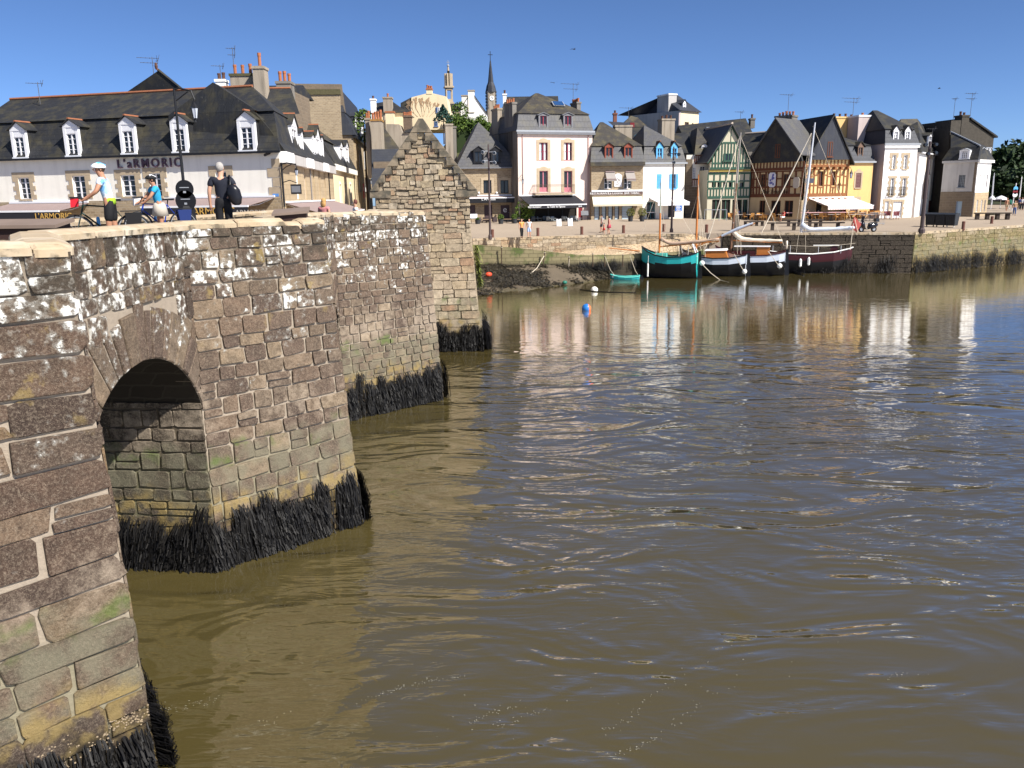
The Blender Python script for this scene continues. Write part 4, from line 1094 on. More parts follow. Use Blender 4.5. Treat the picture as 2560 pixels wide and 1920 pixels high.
m.build('railing', paint('rusty_iron', (.12, .08, .06), .7), bal)
for x in (977, 1758): h.pipe(x, 390, 1430 if x > 1000 else 1130, mat=paint('pinkish_pipe', (.45, .30, .28), .6))
az = h.z(1137); aw = h.awning(h.P(935, 1137)[0], h.P(1600, 1137)[0], az, 2.4, .95, M_AWNBLK, val=.32, skew=.35, valmat=M_AWNBLK)
zz = az-.95-.30
text('lettering', 'RESTAURANT', .26, (h.P(1120, 1262, -2.4)[0], -2.45, zz), h.e, M_LETW); text('lettering', "La Table de l'Ignace", .28, (h.P(1375, 1262, -2.4)[0], -2.45, zz), h.e, M_LETW); text('lettering', 'BAR', .24, (h.P(1660, 1262, -2.4)[0], -2.45, zz), h.e, M_LETW)
# --- stone restaurant with red-brown dormers
h = House('stone_restaurant', 'stone restaurant with two red-brown dormers, brown name board and cream awning', R5, 325, 862, 1000, 97.0, 97.6)
ze = h.z(850)
for a, b in ((458, 540), (662, 743)): h.win(a, b, 1015, 1128, bars=1, sur=None)
for a, b in ((355, 412), (432, 480), (500, 548), (566, 614)): h.win(a, b, 1275, 1455, fr=M_BLACK, bars=0, mull=0, glass=M_PALEB, sill=False, name='roller_shutter')
h.win(640, 755, 1270, 1455, fr=M_BLACK, bars=0, mull=0, glass=M_PALEB, sill=False, name='roller_shutter')
h.wall(ze, 8, M_RUBBLE)
h.mansard(ze, h.z(685, d=.6), h.P(505, 435, 3.5)[1], 8, inf=.6, ins=.12, mat=M_SLATE2, up=M_SLATE4, ridge=(h.W*.28, h.W*.34, 3.6), gut=False)
h.box('gutter', -.15, h.W+.1, -.45, -.005, ze-.45, ze-.02, M_SLATE4)
for a, b in ((475, 542), (676, 742)): h.dormer(a, b, 700, 828, 650, .05, frame=M_TERR, roof=M_SLATE4, wall=M_SLATE2, bars=0, fw=.12, ov=.22)
h.chimpx(575, 750, 468, 4.3, 5.1, ze+1, M_CEML, pots=0, along='x')
for a, b, w in ((455, 568, 0), (662, 770, 0)):
    u0, zt = h.P(a+15, 960); u1 = h.P(b, 960)[0]; h.awning(u0, u1, zt, .8, .75, paint('grey_striped_canvas', (.30, .27, .25), .85), val=.16, lip=M_AWNBE, arms=False, name='window_awning')
u0, zt = h.P(565, 970, -.08); u1, zb = h.P(640, 1105, -.08)
m = MB(); k = .18; m.prism([(u0, -.08, zb), (u1, -.08, zb), (u1, -.08, zt-k), (u1-.3, -.08, zt), (u0+.3, -.08, zt), (u0, -.08, zt-k)], (0, .05, 0)); sg = m.build('wall_sign', M_WOODW, h.e)
m = MB()
for i, (p, q) in enumerate([((.35, .7), (.6, .5)), ((.6, .5), (.45, .3)), ((.45, .3), (.7, .25)), ((.3, .55), (.4, .35)), ((.62, .62), (.75, .4)), ((.2, .2), (.75, .12))]):
    f = lambda a: (u0+(u1-u0)*a[0], -.09, zb+(zt-zb)*a[1]); m.tube(f(p), f(q), .03, n=4)
m.build('emblem', M_LETG, sg)
z0, z1 = h.z(1190, d=-.2), h.z(1160, d=-.2); fb = h.box('fascia_board', .05, h.W-.05, -.25, -.005, z0, z1, M_BOARDBR)
zc = (z0+z1)/2-.1
text('lettering', 'RESTAURANT', .36, (h.P(405, 1175)[0], -.26, zc), h.e, M_LETW, align='CENTER'); text('lettering', 'La Licorne', .40, (h.P(570, 1175)[0], -.26, zc), h.e, M_LETW); text('lettering', 'BAR TABAC', .34, (h.P(740, 1175)[0], -.26, zc), h.e, M_LETW)
h.box('ledge', 0, h.W, -.32, -.005, z1+.02, z1+.22, M_WOODW)
az = z0-.12; a_ = h.awning(.1, h.W-.15, az, .75, .95, M_CREAMC, val=.12, lip=M_CREAMC)
s_ = text('lettering', 'La Licorne', .72, (h.P(585, 1235)[0], -.48, az-.72), h.e, M_LETG, rot=(rad(38), 0, 0), sx=1.2)
m = MB()
for i in range(11):
    for (a, b, y0_, y1_) in ((355, 412, 1275, 1455), (432, 480, 1275, 1455), (500, 548, 1275, 1455), (566, 614, 1275, 1455), (640, 755, 1270, 1455)):
        o = h.op(a, b, y0_, y1_); z = o[2]+(o[3]-o[2])*(i+.5)/11; m.box(o[0]+.08, o[1]-.08, .165, .18, z-.02, z+.02)
h_ = m.build('shutter_slats', M_ZINC, h.e)
# --- white house with blue shutters
h = House('blue_shuttered_house', 'white house with sky blue shutters, blue dormers and pale slate roof', R5, 862, 1292, 1000, 97.6, 98.6)
ze = h.z(857)
h.win(1000, 1053, 975, 1130, fr=M_SKYB, shut=(M_SKYB, False), sill=False); h.win(1157, 1200, 975, 1125, fr=M_SKYB, shut=(M_SKYB, True), sill=True, bars=2)
h.win(900, 985, 1265, 1440, fr=paint('teal_paint', (.05, .20, .22), .5), bars=1, sill=False, name='shop_window'); h.door(1120, 1190, 1270, 1425, M_BLACK)
h.wall(ze, 8, M_WHITE, M_GREY)
h.mansard(ze, h.z(685, d=.6), h.P(955, 470, 3.2)[1], 8, inf=.55, ins=.3, mat=M_SLATE2, up=M_SLATE2, ridge=(h.W*.24, h.W*.26, 3.4))
for a, b in ((1010, 1058), (1163, 1208)): h.dormer(a, b, 708, 828, 640, .05, frame=M_SKYB, roof=M_SLATE4, wall=M_SLATE2, bars=2, fw=.13, ov=.2, ridge=M_RIDGE)
h.chimpx(1060, 1192, 400, 4.2, 5.6, ze, M_CEML, pots=3, along='x', potm=M_DKPOT)
u0, zt = h.P(905, 1238); aw = h.awning(u0+.3, h.P(1250, 1238)[0], zt+.1, 2.6, .45, M_WOODW, val=.28)
m = MB(); a, z1 = h.P(1195, 1268); b, z0 = h.P(1262, 1358); m.box(a, b, -.05, -.005, z0, z1); bs = m.build('blue_board', paint('signal_blue', (.02, .12, .45), .5), h.e)
m = MB()
for i in range(6):
    zz = z0+(z1-z0)*(i+.6)/6.5; m.box(a+.12, b-.15-.1*(i % 2), -.058, -.0505, zz-.03, zz+.03)
m.build('white_lines', M_LETW, bs)
# --- little timber-framed house set back
def timbers(h, parent, segs, mat, y=-.045, t=.07):
    """segs (u0,z0,u1,z1,width): each beam a piece of its own sharing one mesh"""
    key = 'beam_'+mat.name
    if key not in bpy.data.meshes:
        m = MB(); m.hexa([(-.5, 0, 0), (.5, 0, 0), (.5, 1, 0), (-.5, 1, 0), (-.47, 0, 1), (.47, 0, 1), (.47, 1, 1), (-.47, 1, 1)]); d = m.data(key, mat)
    d = bpy.data.meshes[key]
    for u0, z0, u1, z1, w in segs:
        L = math.hypot(u1-u0, z1-z0)
        if L < .05: continue
        ex, ez = (u1-u0)/L, (z1-z0)/L
        tt = t+random.uniform(0, .02)
        put('timber', d, parent, mw=Matrix(((ez*w, 0, ex*L, u0), (0, tt, 0, y-tt+.07), (-ex*w, 0, ez*L, z0), (0, 0, 0, 1))))
h = House('small_timbered_house', 'narrow white half-timbered house set back under a steep grey roof', R5, 1305, 1570, 1000, 100.2, 100.0)
ze = h.z(775)
h.win(1375, 1408, 905, 1035, bars=4, sill=False); h.win(1450, 1500, 895, 1030, bars=4, sill=False)
h.door(1345, 1395, 1165, 1295, M_WOODW)
h.wall(ze, 7, M_WHITE, M_DKASH)
uL = h.P(1395, 900)[0]; b0, b1 = h.z(855), h.z(790); c0, c1 = h.z(1100), h.z(1040)
h.box('lower_wall', -.02, h.W+.02, -.06, .18, -.3, h.z(1105), M_DKASH); h.box('side_pier', 0, uL-.25, -.08, .2, h.z(1105), h.z(820), M_DKASH)
sg = [(uL+(h.W-uL)*i/9, b0, uL+(h.W-uL)*i/9, b1, .15) for i in range(10)]+[(uL-.2+(h.W-uL)*i/9, c0, uL-.2+(h.W-uL)*i/9, c1, .13) for i in range(8)]+[(uL, b0-.1, h.W, b0-.1, .2), (uL-.3, c1+.1, h.W, c1+.1, .16), (uL, b1+.08, h.W, b1+.08, .12)]
timbers(h, h.wo, sg, M_BROWNW)
ua, za = h.P(1425, 495, 2.0); 
h.roofpoly([(uL-.1, -.3, ze), (h.W+.3, -.3, ze), (h.W+.3, 7, ze), (uL-.1, 7, ze), (ua, 2.0, za), (ua, 7, za)], [(3, 2, 1, 0), (0, 1, 4), (1, 2, 5, 4), (2, 3, 5), (3, 0, 4, 5)], M_SLATE4)
h.dormer(1473, 1520, 690, 765, 655, .2, roof=M_SLATE4, wall=M_SLATE4, bars=3, fw=.06, mull=2)
u_, z_ = h.P(1215, 520, 4); h.roofpoly([(-4.2, 1, ze+.6), (uL-.1, 1, ze+.2), (uL-.1, 5, za-.3), (-4.2, 5, za-.6)], [(0, 1, 2, 3)], M_SLATE, 'side_roof')
# --- green half-timbered house
h = House('green_timbered_house', 'half-timbered house with green beams, cream panels and pointed gable', R6, 290, 725, 1050, 97.0, 97.6)
z1 = h.z(930); za = h.P(525, 470)[1]; ua = h.P(525, 470)[0]
for i in range(6):
    x = 330+i*58; h.win(x, x+44, 1060, 1112, fr=M_GREEN, bars=0, mull=0, sill=False)
for x0, x1 in ((330, 420), (430, 520), (540, 640), (650, 700)): h.win(x0, x1, 1240, 1440, fr=M_GREEN, bars=0, sill=False, glass=M_DKIN, name='shopfront')
h.wall(z1, 8, M_INFILL)
uL, zL = h.P(268, 862); uR, zR = h.P(712, 820)
m = MB(); m.prism([(.1, -.25, z1+.01), (h.W-.1, -.25, z1+.01), (h.W-.15, -.25, zR), (ua, -.25, za-.1), (.15, -.25, zL)], (0, .5, 0)); ga = m.build('gable', M_INFILL, h.e)
h.gable(uL, uR, zL, za, -.25, 8, M_SLATE2, uc=ua, over=.35, zl=zL, zr=zR, th=.14)
w = .15; Z = h.z
G_ = []
for k in range(2):
    p, q = ((uL+.05, zL), (uR-.05, zR))[k]; G_.append((p, q-.02, ua, za-.05, .22))
G_ += [(.1, z1+.15, h.W-.1, z1+.15, .24), (.15, h.z(918)+.6, h.W-.2, h.z(918)+.6, .01)]
zc = h.P(520, 652)[1]; G_.append((h.P(440, 652)[0], zc, h.P(605, 652)[0], zc, .18)); G_.append((ua, zc, ua, za-.4, .06))
zm = h.P(520, 862)[1]; G_.append((.3, zm, h.W-.3, zm, .15))
for i in range(13):
    u = .35+(h.W-.7)*i/12; top = min(zL+(za-zL)*(u-uL)/(ua-uL), zR+(za-zR)*(uR-u)/(uR-ua))-.25
    G_.append((u, z1+.2, u, min(top, zc), .14))
timbers(h, ga, G_, M_GREEN, y=-.30)
gw = h.win(455, 548, 762, 838, fr=M_GREEN, bars=0, mull=1, d=-.36, rec=.03)
F_ = [(0, Z(968), h.W, Z(968), .22), (0, Z(1050), h.W, Z(1050), .16), (0, Z(1122), h.W, Z(1122), .2), (0, Z(1215), h.W, Z(1215), .28)]
F_ += [(h.W*i/7, Z(1040), h.W*i/7, Z(975), .15) for i in range(8)] + [(h.W*i/14, Z(1205), h.W*i/14, Z(1130), .13) for i in range(15)] + [(h.W*i/7, Z(1118), h.W*i/7, Z(1050), .13) for i in range(8)]
timbers(h, h.wo, F_, M_GREEN)
m = MB(); m.box(.05, h.W-.05, -.2, .2, z1-.22, z1-.01); m.build('jetty_beam', paint('yellow_beam_paint', (.36, .26, .06), .6), h.e)
h.ridge([(ua, -.5, za+.2), (ua+.0, 8, za+.2)], paint('pale_ridge_tile', (.5, .42, .34), .8), .13)
# --- bar with black slated gable
h = House('black_gabled_bar', 'half-timbered bar in shade under a black slated gable, oval signs on its front', R6, 735, 1275, 1000, 97.8, 93.2)
z1 = h.z(850); ua, za = h.P(1000, 405, -.3)
for x0, x1 in ((835, 885), (1070, 1130)): h.win(x0, x1, 975, 1115, fr=M_BROWNW, bars=3, sill=False)
for x0, x1 in ((820, 880), (940, 1040), (1080, 1170)): h.win(x0, x1, 1250, 1420, fr=M_BROWNW, bars=0, mull=1, sill=False, glass=M_DKIN, name='shopfront')
h.wall(z1, 6, M_INFILLT, M_SLATE, sk=(-4.6, -4.9))
h.box('ground_floor_front', .02, h.W-.02, -.04, -.002, h.z(1215), h.z(1190), M_BROWNW)
uL, zL = h.P(725, 838, -.3); uR, zR = h.P(1262, 780, -.3)
m = MB(); m.prism([(uL+.1, -.3, z1-.05), (h.W-.05, -.3, z1-.05), (uR-.1, -.3, zR), (ua, -.3, za), (uL+.1, -.3, zL)], (0, .3, 0)); ga = m.build('gable', M_SLATE, h.e)
h.gable(uL-.1, uR, zL, za, -.3, 5, M_SLATE2, uc=ua, over=.25, zl=zL, zr=zR)
h.win(985, 1035, 665, 808, fr=M_BROWNW, bars=0, d=-.36, rec=.03, sill=False)
Z = h.z; F_ = [(0, Z(925), h.W, Z(925), .3), (0, Z(1195), h.W, Z(1195), .32), (0, Z(1110), h.W, Z(1110), .17), (0, Z(950), h.W, Z(950), .14), (0, Z(1025), h.P(830, 1025)[0], Z(1025), .15), (h.P(885, 1025)[0], Z(1025), h.P(1065, 1025)[0], Z(1025), .15), (h.P(1135, 1025)[0], Z(1025), h.W, Z(1025), .15)]
F_ += [(h.W*i/16, Z(915), h.W*i/16, Z(852), .15) for i in range(17)]
F_ += [(h.P(x, 1050)[0], Z(1190), h.P(x, 1050)[0], Z(950), .2) for x in (742, 765, 800, 828, 890, 918, 1000, 1062, 1138, 1200, 1265)] + [(h.P(x, 1150)[0], Z(1190), h.P(x, 1150)[0], Z(1115), .13) for x in (856, 960, 1035, 1085, 1110)]
F_ += [(h.P(768, 1190)[0], Z(1190), h.P(742, 960)[0], Z(960), .13)]
timbers(h, h.wo, F_, M_BROWNW)
def shield(h, x0, x1, y0, y1, mat, d=-.16, name='wall_sign', R=None):
    a, b, c, t = h.op(x0, x1, y0, y1, d, R); k = (b-a)*.22
    m = MB(); m.prism([(a+k, d, c), (b-k, d, c), (b, d, c+k), (b, d, t-k), (b-k, d, t), (a+k, d, t), (a, d, t-k), (a, d, c+k)], (0, .06, 0)); return m.build(name, mat, h.e), (a, b, c, t)
sg, (a, b, c, t) = shield(h, 918, 990, 960, 1112, paint('pale_sign_paint', (.72, .72, .78), .6))
m = MB(); rg = random.Random(5)
for i in range(9):
    u, z_ = a+(b-a)*rg.uniform(.25, .75), c+(t-c)*rg.uniform(.12, .88); m.ball((u, -.165, z_), .11, 6, 4, sc=(1, .15, 1.3))
m.build('emblem', paint('blue_emblem', (.12, .13, .38), .6), sg)
shield(h, 1172, 1235, 1008, 1122, paint('beige_sign', (.52, .46, .38), .7), d=-.2)
text('lettering', 'Bar Franklin', .62, (h.P(990, 1165)[0], -.10, h.P(990, 1178)[1]), h.e, M_LETD, sx=1.05)
h.chimpx(985, 1160, 375, 5, 6.4, za-2, M_CEM, pots=5, along='x')
h.roofpoly([(-4.5, 3, za-3.2), (.6, 3, za-3.2), (.6, 6, za-.9), (-4.5, 6, za-.9), (.6, 8, za-3.2), (-4.5, 8, za-3.2)], [(0, 1, 2, 3), (3, 2, 4, 5)], M_SLATE, 'side_roof')
h.ridge([(-4.5, 6, za-.85), (.6, 6, za-.85)], paint('pale_ridge_tile', (.5, .42, .34), .8), .13)
HB = h
# --- orange half-timbered house, slate gable
h = House('orange_timbered_house', 'sunlit half-timbered house with orange beams, slate gable and striped awning', R6, 1295, 1735, 1050, 95.5, 96.6)
z1 = h.z(825); ua, za = h.P(1592, 375, -.35)
for x0, x1, y0, y1 in ((1437, 1485, 945, 1100), (1570, 1612, 945, 1095)): h.win(x0, x1, y0, y1, fr=M_BROWNW, bars=2, sill=False)
for x0, x1 in ((1410, 1470), (1680, 1725)): h.door(x0, x1, 1245, 1430, M_DKIN if x0 < 1500 else M_DKRED, panels=1)
h.wall(z1, 9, M_INFILLY, M_SLATE)
zg_ = h.z(1215)
h.box('stone_ground_floor', h.P(1285, 1300)[0], h.P(1405, 1300)[0], -.03, -.002, -.3, zg_-.3, M_ASHLAR); h.box('stone_ground_floor', h.P(1478, 1300)[0], h.P(1675, 1300)[0], -.03, -.002, -.3, zg_-.3, M_ASHLAR)
h.box('corner_pillar', h.P(1240, 1350)[0], h.P(1285, 1350)[0], -.3, .3, -.3, zg_-.3, M_ASHLAR)
uL, zL = h.P(1310, 845, -.35); uR, zR = h.P(1800, 880, -.35)
m = MB(); m.prism([(uL+.35, -.35, z1-.03), (h.W+.05, -.35, z1-.03), (uR-.7, -.35, zR+1.1), (ua, -.35, za), (uL+.2, -.35, zL)], (0, .35, 0)); m.build('gable', M_SLATE3, h.e)
h.gable(uL, uR, zL, za, -.35, 9, M_SLATE, uc=ua, over=.2, zl=zL, zr=zR, th=.2)
h.win(1533, 1585, 640, 795, fr=M_BROWNW, bars=0, d=-.41, rec=.03)
Z = h.z; F_ = [(-.05, Z(890), h.W, Z(890), .3), (-.05, Z(1190), h.W, Z(1190), .36), (0, Z(925), h.W, Z(925), .14)]
F_ += [(h.W*i/12, Z(882), h.W*i/12, Z(830), .14) for i in range(13)]
us = [h.P(x, 1050)[0] for x in (1300, 1352, 1390, 1432, 1490, 1525, 1565, 1617, 1655, 1695, 1730)]
F_ += [(u, Z(1180), u, Z(930), .15) for u in us]
for i, (a, b) in enumerate(zip(us, us[1:])):
    if i in (3, 6): F_.append((a, Z(1110), b, Z(1110), .12)); F_.append(((a+b)/2, Z(1180), (a+b)/2, Z(1112), .11)); continue
    F_ += [(a, Z(1000 if i % 2 else 985), b, Z(1000 if i % 2 else 985), .11), (a, Z(1090), b, Z(1090), .11)]
F_ += [(us[0]+.1, Z(1180), us[1]-.05, Z(1095), .1), (us[1]+.3, Z(985), us[2]-.1, Z(935), .1)]
timbers(h, h.wo, F_, M_ORANGEW)
for i in range(7):
    u = .3+(h.W-.6)*i/6
    h.box('corbel', u-.11, u+.11, -.5, -.05, z1-1.05, z1-.8, M_ORANGEW); h.box('corbel', u-.11, u+.11, -.42, -.05, zg_-.32, zg_-.08, M_ORANGEW)
g = G('striped_awning'); s_ = g.n('SeparateXYZ'); g.set(s_.inputs[0], g.obj()); f = g.m('GREATER_THAN', g.m('FRACT', g.m('MULTIPLY', s_.outputs[0], 3.2)), .5)
M_STRIPE = g.fin(g.mix(f, (.82, .76, .74), (.66, .52, .50)), .85)
aw = h.awning(h.P(1330, 1240)[0], h.W+.9, h.z(1235)+.1, 2.6, .85, M_STRIPE, val=.32, skew=.9)
m = MB(); u, z_ = h.P(1345, 1030, -.9); m.tube((u-.9, -.1, z_+.4), (u+.35, -.9, z_+.4), .025); m.tube((u, -.9, z_+.4), (u, -.9, z_+.1), .02)
m.prism([(u-.6, -.9, z_+.12), (u+.6, -.9, z_+.12), (u+.5, -.9, z_-.42), (u-.5, -.9, z_-.42)], (0, .06, 0)); m.build('hanging_sign', paint('slate_blue_sign', (.06, .065, .09), .6), h.e)
# --- ochre house
h = House('ochre_house', 'ochre yellow rendered house with shuttered window and one dormer in slate mansard', R6, 1745, 1990, 1050, 97.4, 98.2)
ze = h.z(845)
h.win(1820, 1875, 965, 1118, shut=(M_SHUTM, False), sur=M_GRAN, sw=.2, arch=.3, sill=True)
h.door(1765, 1845, 1235, 1385, paint('plum_brown_paint', (.07, .045, .05), .6), sur=M_GRAN)
h.wall(ze, 8, M_OCHRE, M_MAUVE)
h.mansard(ze, h.z(680, d=.6), h.P(1640, 455, 4)[1], 9, inf=.7, ins=.05, mat=M_SLATE3, up=M_SLATE, ridge=(-4.2, -3.8, 5), u0=-2.3)
h.dormer(1852, 1892, 700, 822, 640, .15, frame=paint('brown_frame', (.16, .10, .07), .6), roof=M_SLATE, wall=M_SLATE3, bars=1, fw=.1, ov=.25)
h.chimpx(1620, 1860, 378, 5.5, 7.5, ze, M_OCHRE, pots=4, along='x', potm=M_DKPOT); h.chimpx(1858, 2040, 362, 3.4, 5.4, ze-1, M_MAUVE, pots=1, along='x', capm=M_WOODW)
# --- bright white house
h = House('white_house', 'bright white narrow house with stone-trimmed windows and two white dormers', R7, 443, 778, 1000, 97.6, 98.4)
ze = h.z(660)
for a, b in ((537, 575), (657, 696)): h.win(a, b, 778, 922, bars=3, sur=M_GRAN, sw=.2, quoin=1)
for a, b in ((518, 556), (640, 680)): h.win(a, b, 1018, 1200, bars=4, sur=M_GRAN, sw=.2, quoin=1)
h.door(462, 500, 1258, 1405, M_WOODW, sur=M_GRAN, panels=1); h.door(548, 638, 1262, 1425, M_WOODW, sur=M_GRAN, panels=4, label='wide white garage door')
h.wall(ze, 9, M_WHITE2, M_MAUVE)
h.mansard(ze, h.z(512, d=.6), h.P(455, 315, 4.5)[1], 9, inf=.6, ins=.25, mat=M_SLATE3, up=M_SLATE, ridge=(h.W*.25, h.W*.4, 4.5))
h.box('cornice', -.15, h.W+.15, -.2, -.005, ze-.45, ze-.17, M_WHITE2)
for a, b in ((562, 600), (683, 722)): h.dormer(a, b, 535, 648, 470, .1, roof=M_SLATE4, wall=M_SLATE3, bars=3, fw=.12, ov=.18)
m = MB()
for a, b in ((500, 568), (622, 690)):
    u0, zb = h.P(a, 1195, -.3); u1, zt = h.P(b, 1110, -.3)
    for z in (zb, zb+.1, zt): m.tube((u0, -.28, z), (u1, -.28, z), .02, n=4); m.tube((u0, 0, z), (u0, -.28, z), .02, n=4); m.tube((u1, 0, z), (u1, -.28, z), .02, n=4)
    for i in range(11): u = u0+(u1-u0)*i/10; m.tube((u, -.28, zb), (u, -.28, zt), .014, n=4)
m.build('window_railing', M_BLACK, h.e)
# low stone wall and passage between ochre and white houses
# --- white house with arched red windows
p = atY(*src(R7, 805, 1000), 98.6); h = House('arched_window_house', 'white house with round-arched dark red windows and door, seen at a slant', R7, 0, 0, 0, 0, 0, pts=(p, isect(*src(R7, 1072, 1000), p, Vector((.6, .8, 0)))))
ze = h.z(765)
for a, b in ((892, 935), (1018, 1062)): h.win(a, b, 812, 975, fr=M_DKRED, shut=None, bars=1, sur=M_GRAN, sw=.2, arch=.75)
for a, b in ((862, 906), (995, 1038)): h.win(a, b, 1050, 1225, fr=M_DKRED, bars=1, sur=M_GRAN, sw=.2, arch=.75)
h.door(915, 970, 1250, 1405, M_DKRED, sur=None)
h.wall(ze, 7, M_WHITE2, M_WHITE)
h.roofpoly([(-.2, -.25, ze), (h.W+.2, -.25, ze), (h.W+.2, 7.2, ze), (-.2, 7.2, ze), (h.P(800, 400, 2.5)[0], 2.5, h.P(800, 400, 2.5)[1]), (h.W*.5, 3.5, h.P(800, 400, 2.5)[1]-.8)], [(3, 2, 1, 0), (0, 1, 5, 4), (1, 2, 5), (2, 3, 4, 5), (3, 0, 4)], M_SLATE)
h.dormer(920, 948, 585, 700, 545, .3, roof=M_SLATE, wall=M_SLATE, bars=2, fw=.12)
h.box('gutter', -.2, h.W+.2, -.36, -.22, ze-.12, ze+.02, M_WOODW)
# --- last house
c0 = atY(*src(R7, 1412, 1000), 97.6); l0 = atY(*src(R7, 1062, 1000), 100.4)
h = House('corner_house', 'grey rendered corner house with stone ground floor, last before the dark trees', R7, 0, 0, 0, 0, 0, pts=(l0, c0))
ze = h.z(832)
h.win(1228, 1295, 985, 1112, fr=paint('grey_frame', (.2, .22, .24), .6), bars=4, mull=3); 
h.door(1200, 1262, 1258, 1405, paint('pale_blue_door', (.30, .40, .50), .5), panels=1, label='pale blue door with dark glass')
h.wall(ze, 3.0, M_GREY)
zs = h.z(1158); h.box('stone_ground_floor', -.03, h.W+.0, -.05, -.003, -.3, h.P(1230, 1262)[1] if False else zs, M_DKASH) if False else None
o = h.op(1200, 1262, 1258, 1405)
for nm, a, b, c, d in (('stone_ground_floor', 0, o[0]-.01, -.3, zs), ('stone_ground_floor', o[1]+.01, h.W-.02, -.3, zs), ('stone_ground_floor', o[0]-.01, o[1]+.01, o[3]+.01, zs), ('corner_stones', h.P(1385, 1000)[0], h.W-.02, zs+.002, ze-.3)): h.box(nm, a, b, -.05, -.003, c, d, M_DKASH)
h.box('cornice', -.1, h.W+.15, -.25, -.005, ze-.3, ze-.05, M_GREY)
HC = h
r = HC.M.to_3x3() @ Vector((0, 1, 0))
rd = Vector((r.x, r.y, 0)).normalized()
h2 = House('corner_house_front', '', RD, 0, 0, 0, 0, 0, pts=(c0+Vector((rd.y, -rd.x, 0))*.06, isect(2360+905/8.295, 400+700/8.295, c0, rd)+Vector((rd.y, -rd.x, 0))*.06))
h2.e.parent = HC.e; h2.e.matrix_parent_inverse = HC.M.inverted(); [h2.e.pop(k, None) for k in ('label', 'category')]
h2.e.name = 'street_front'; PM[h2.e.name] = h2.M
for a, b in ((728, 752), (812, 838), (878, 902)): h2.win(a, b, 300, 570, fr=M_SHUTM, bars=0, mull=0, sill=False)
for a, b in ((665, 692), (755, 782), (825, 850)): h2.win(a, b, 830, 1070, fr=M_BROWNW, bars=1, mull=0, sill=False)
ze2 = ze
h2.wall(ze2, .3, M_WHITE2)
h2.box('stone_base', -.04, h2.W+.03, -.04, -.002, -.3, h2.z(1070, R=RD), M_ASHLAR); zs2 = h2.P(780, 670)[1]
m = MB(); ops = [h2.op(a, b, 830, 1070) for a, b in ((665, 692), (755, 782), (825, 850))]; u = -.04
for o in ops+[(h2.W+.03,)]:
    m.box(u, o[0]-.02, -.04, -.002, h2.z(1070)+.002, zs2)
    if len(o) > 1: m.box(o[0]-.02, o[1]+.02, -.04, -.002, o[3]+.02, zs2); u = o[1]+.02
m.build('stone_base', M_ASHLAR, h2.e)
h2.box('cornice', -.2, h2.W+.2, -.25, -.005, ze2-.32, ze2-.02, M_WHITE2)
zb = HC.z(690, x=1420, d=1.0)
ua, za = HC.P(1150, 540, 3.5)
HC.roofpoly([(-.2, -.25, ze+.001), (HC.W+.1, -.25, ze+.001), (HC.W+.25, h2.W+.2, ze+.001), (0, 9, ze+.001), (.4, .5, zb), (HC.W-.1, .6, zb), (HC.W-.4, h2.W-.6, zb), (.6, 8, zb), (ua, 3.5, za), (ua, 5, za)],
            [(3, 2, 1, 0), (0, 1, 5, 4), (1, 2, 6, 5), (2, 3, 7, 6), (3, 0, 4, 7), (4, 5, 8), (5, 6, 9, 8), (6, 7, 9), (7, 4, 8, 9)], M_SLATE)
HC.ridge([(HC.W-.1, .55, zb+.05), (ua, 3.45, za+.05)], M_ZINC, .08)
HC.dormer(1262, 1320, 735, 810, 712, -.22, frame=M_WOODW, wall=M_WOODW, roof=M_ZINC, bars=3, mull=2, fw=.25, ov=.0)
for a, b in ((1470, 1487), (1512, 1530), (1545, 1560)):
    h2.dormer(a, b, 720, 815, 702, .35, wall=M_WOODW, roof=M_ZINC, bars=0, fw=.12, R=R7, depth=.9)
# big rough gable wall and chimney behind the corner house
h = House('dark_gable_house', 'tall dark stone gable with chimneys rising behind the corner house', R7, 1135, 1612, 650, 104, 105.5)
za = h.P(1345, 405)[1]; ul, zl = h.P(1155, 545); ur, zr = h.P(1610, 600)
m = MB(); m.prism([(0, 0, -.3), (h.W-.3, 0, -.3), (ur-.2, 0, zr), (h.P(1345, 410)[0], 0, za-.1), (h.P(1155, 420)[0], 0, h.P(1155, 420)[1])], (0, 6, 0)); h.wo = m.build('wall', paint('dark_gable_stone', (.06, .052, .042), .9, .45, 3), h.e)
h.roofpoly([(h.P(1345, 405)[0], -.2, za), (ur+.2, -.2, zr), (ur+.2, 6, zr), (h.P(1345, 405)[0], 6, za), (h.P(1345, 405)[0], -.2, za+.2), (ur+.2, -.2, zr+.2), (ur+.2, 6, zr+.2), (h.P(1345, 405)[0], 6, za+.2)], [(0, 1, 5, 4), (4, 5, 6, 7), (1, 2, 6, 5), (3, 2, 1, 0)], M_SLATE)
h.chimpx(1270, 1345, 362, -.05, 1.2, za-3, paint('dark_gable_stone', (.06, .052, .042), .9, .45, 3), pots=2, along='x', potm=M_DKPOT)
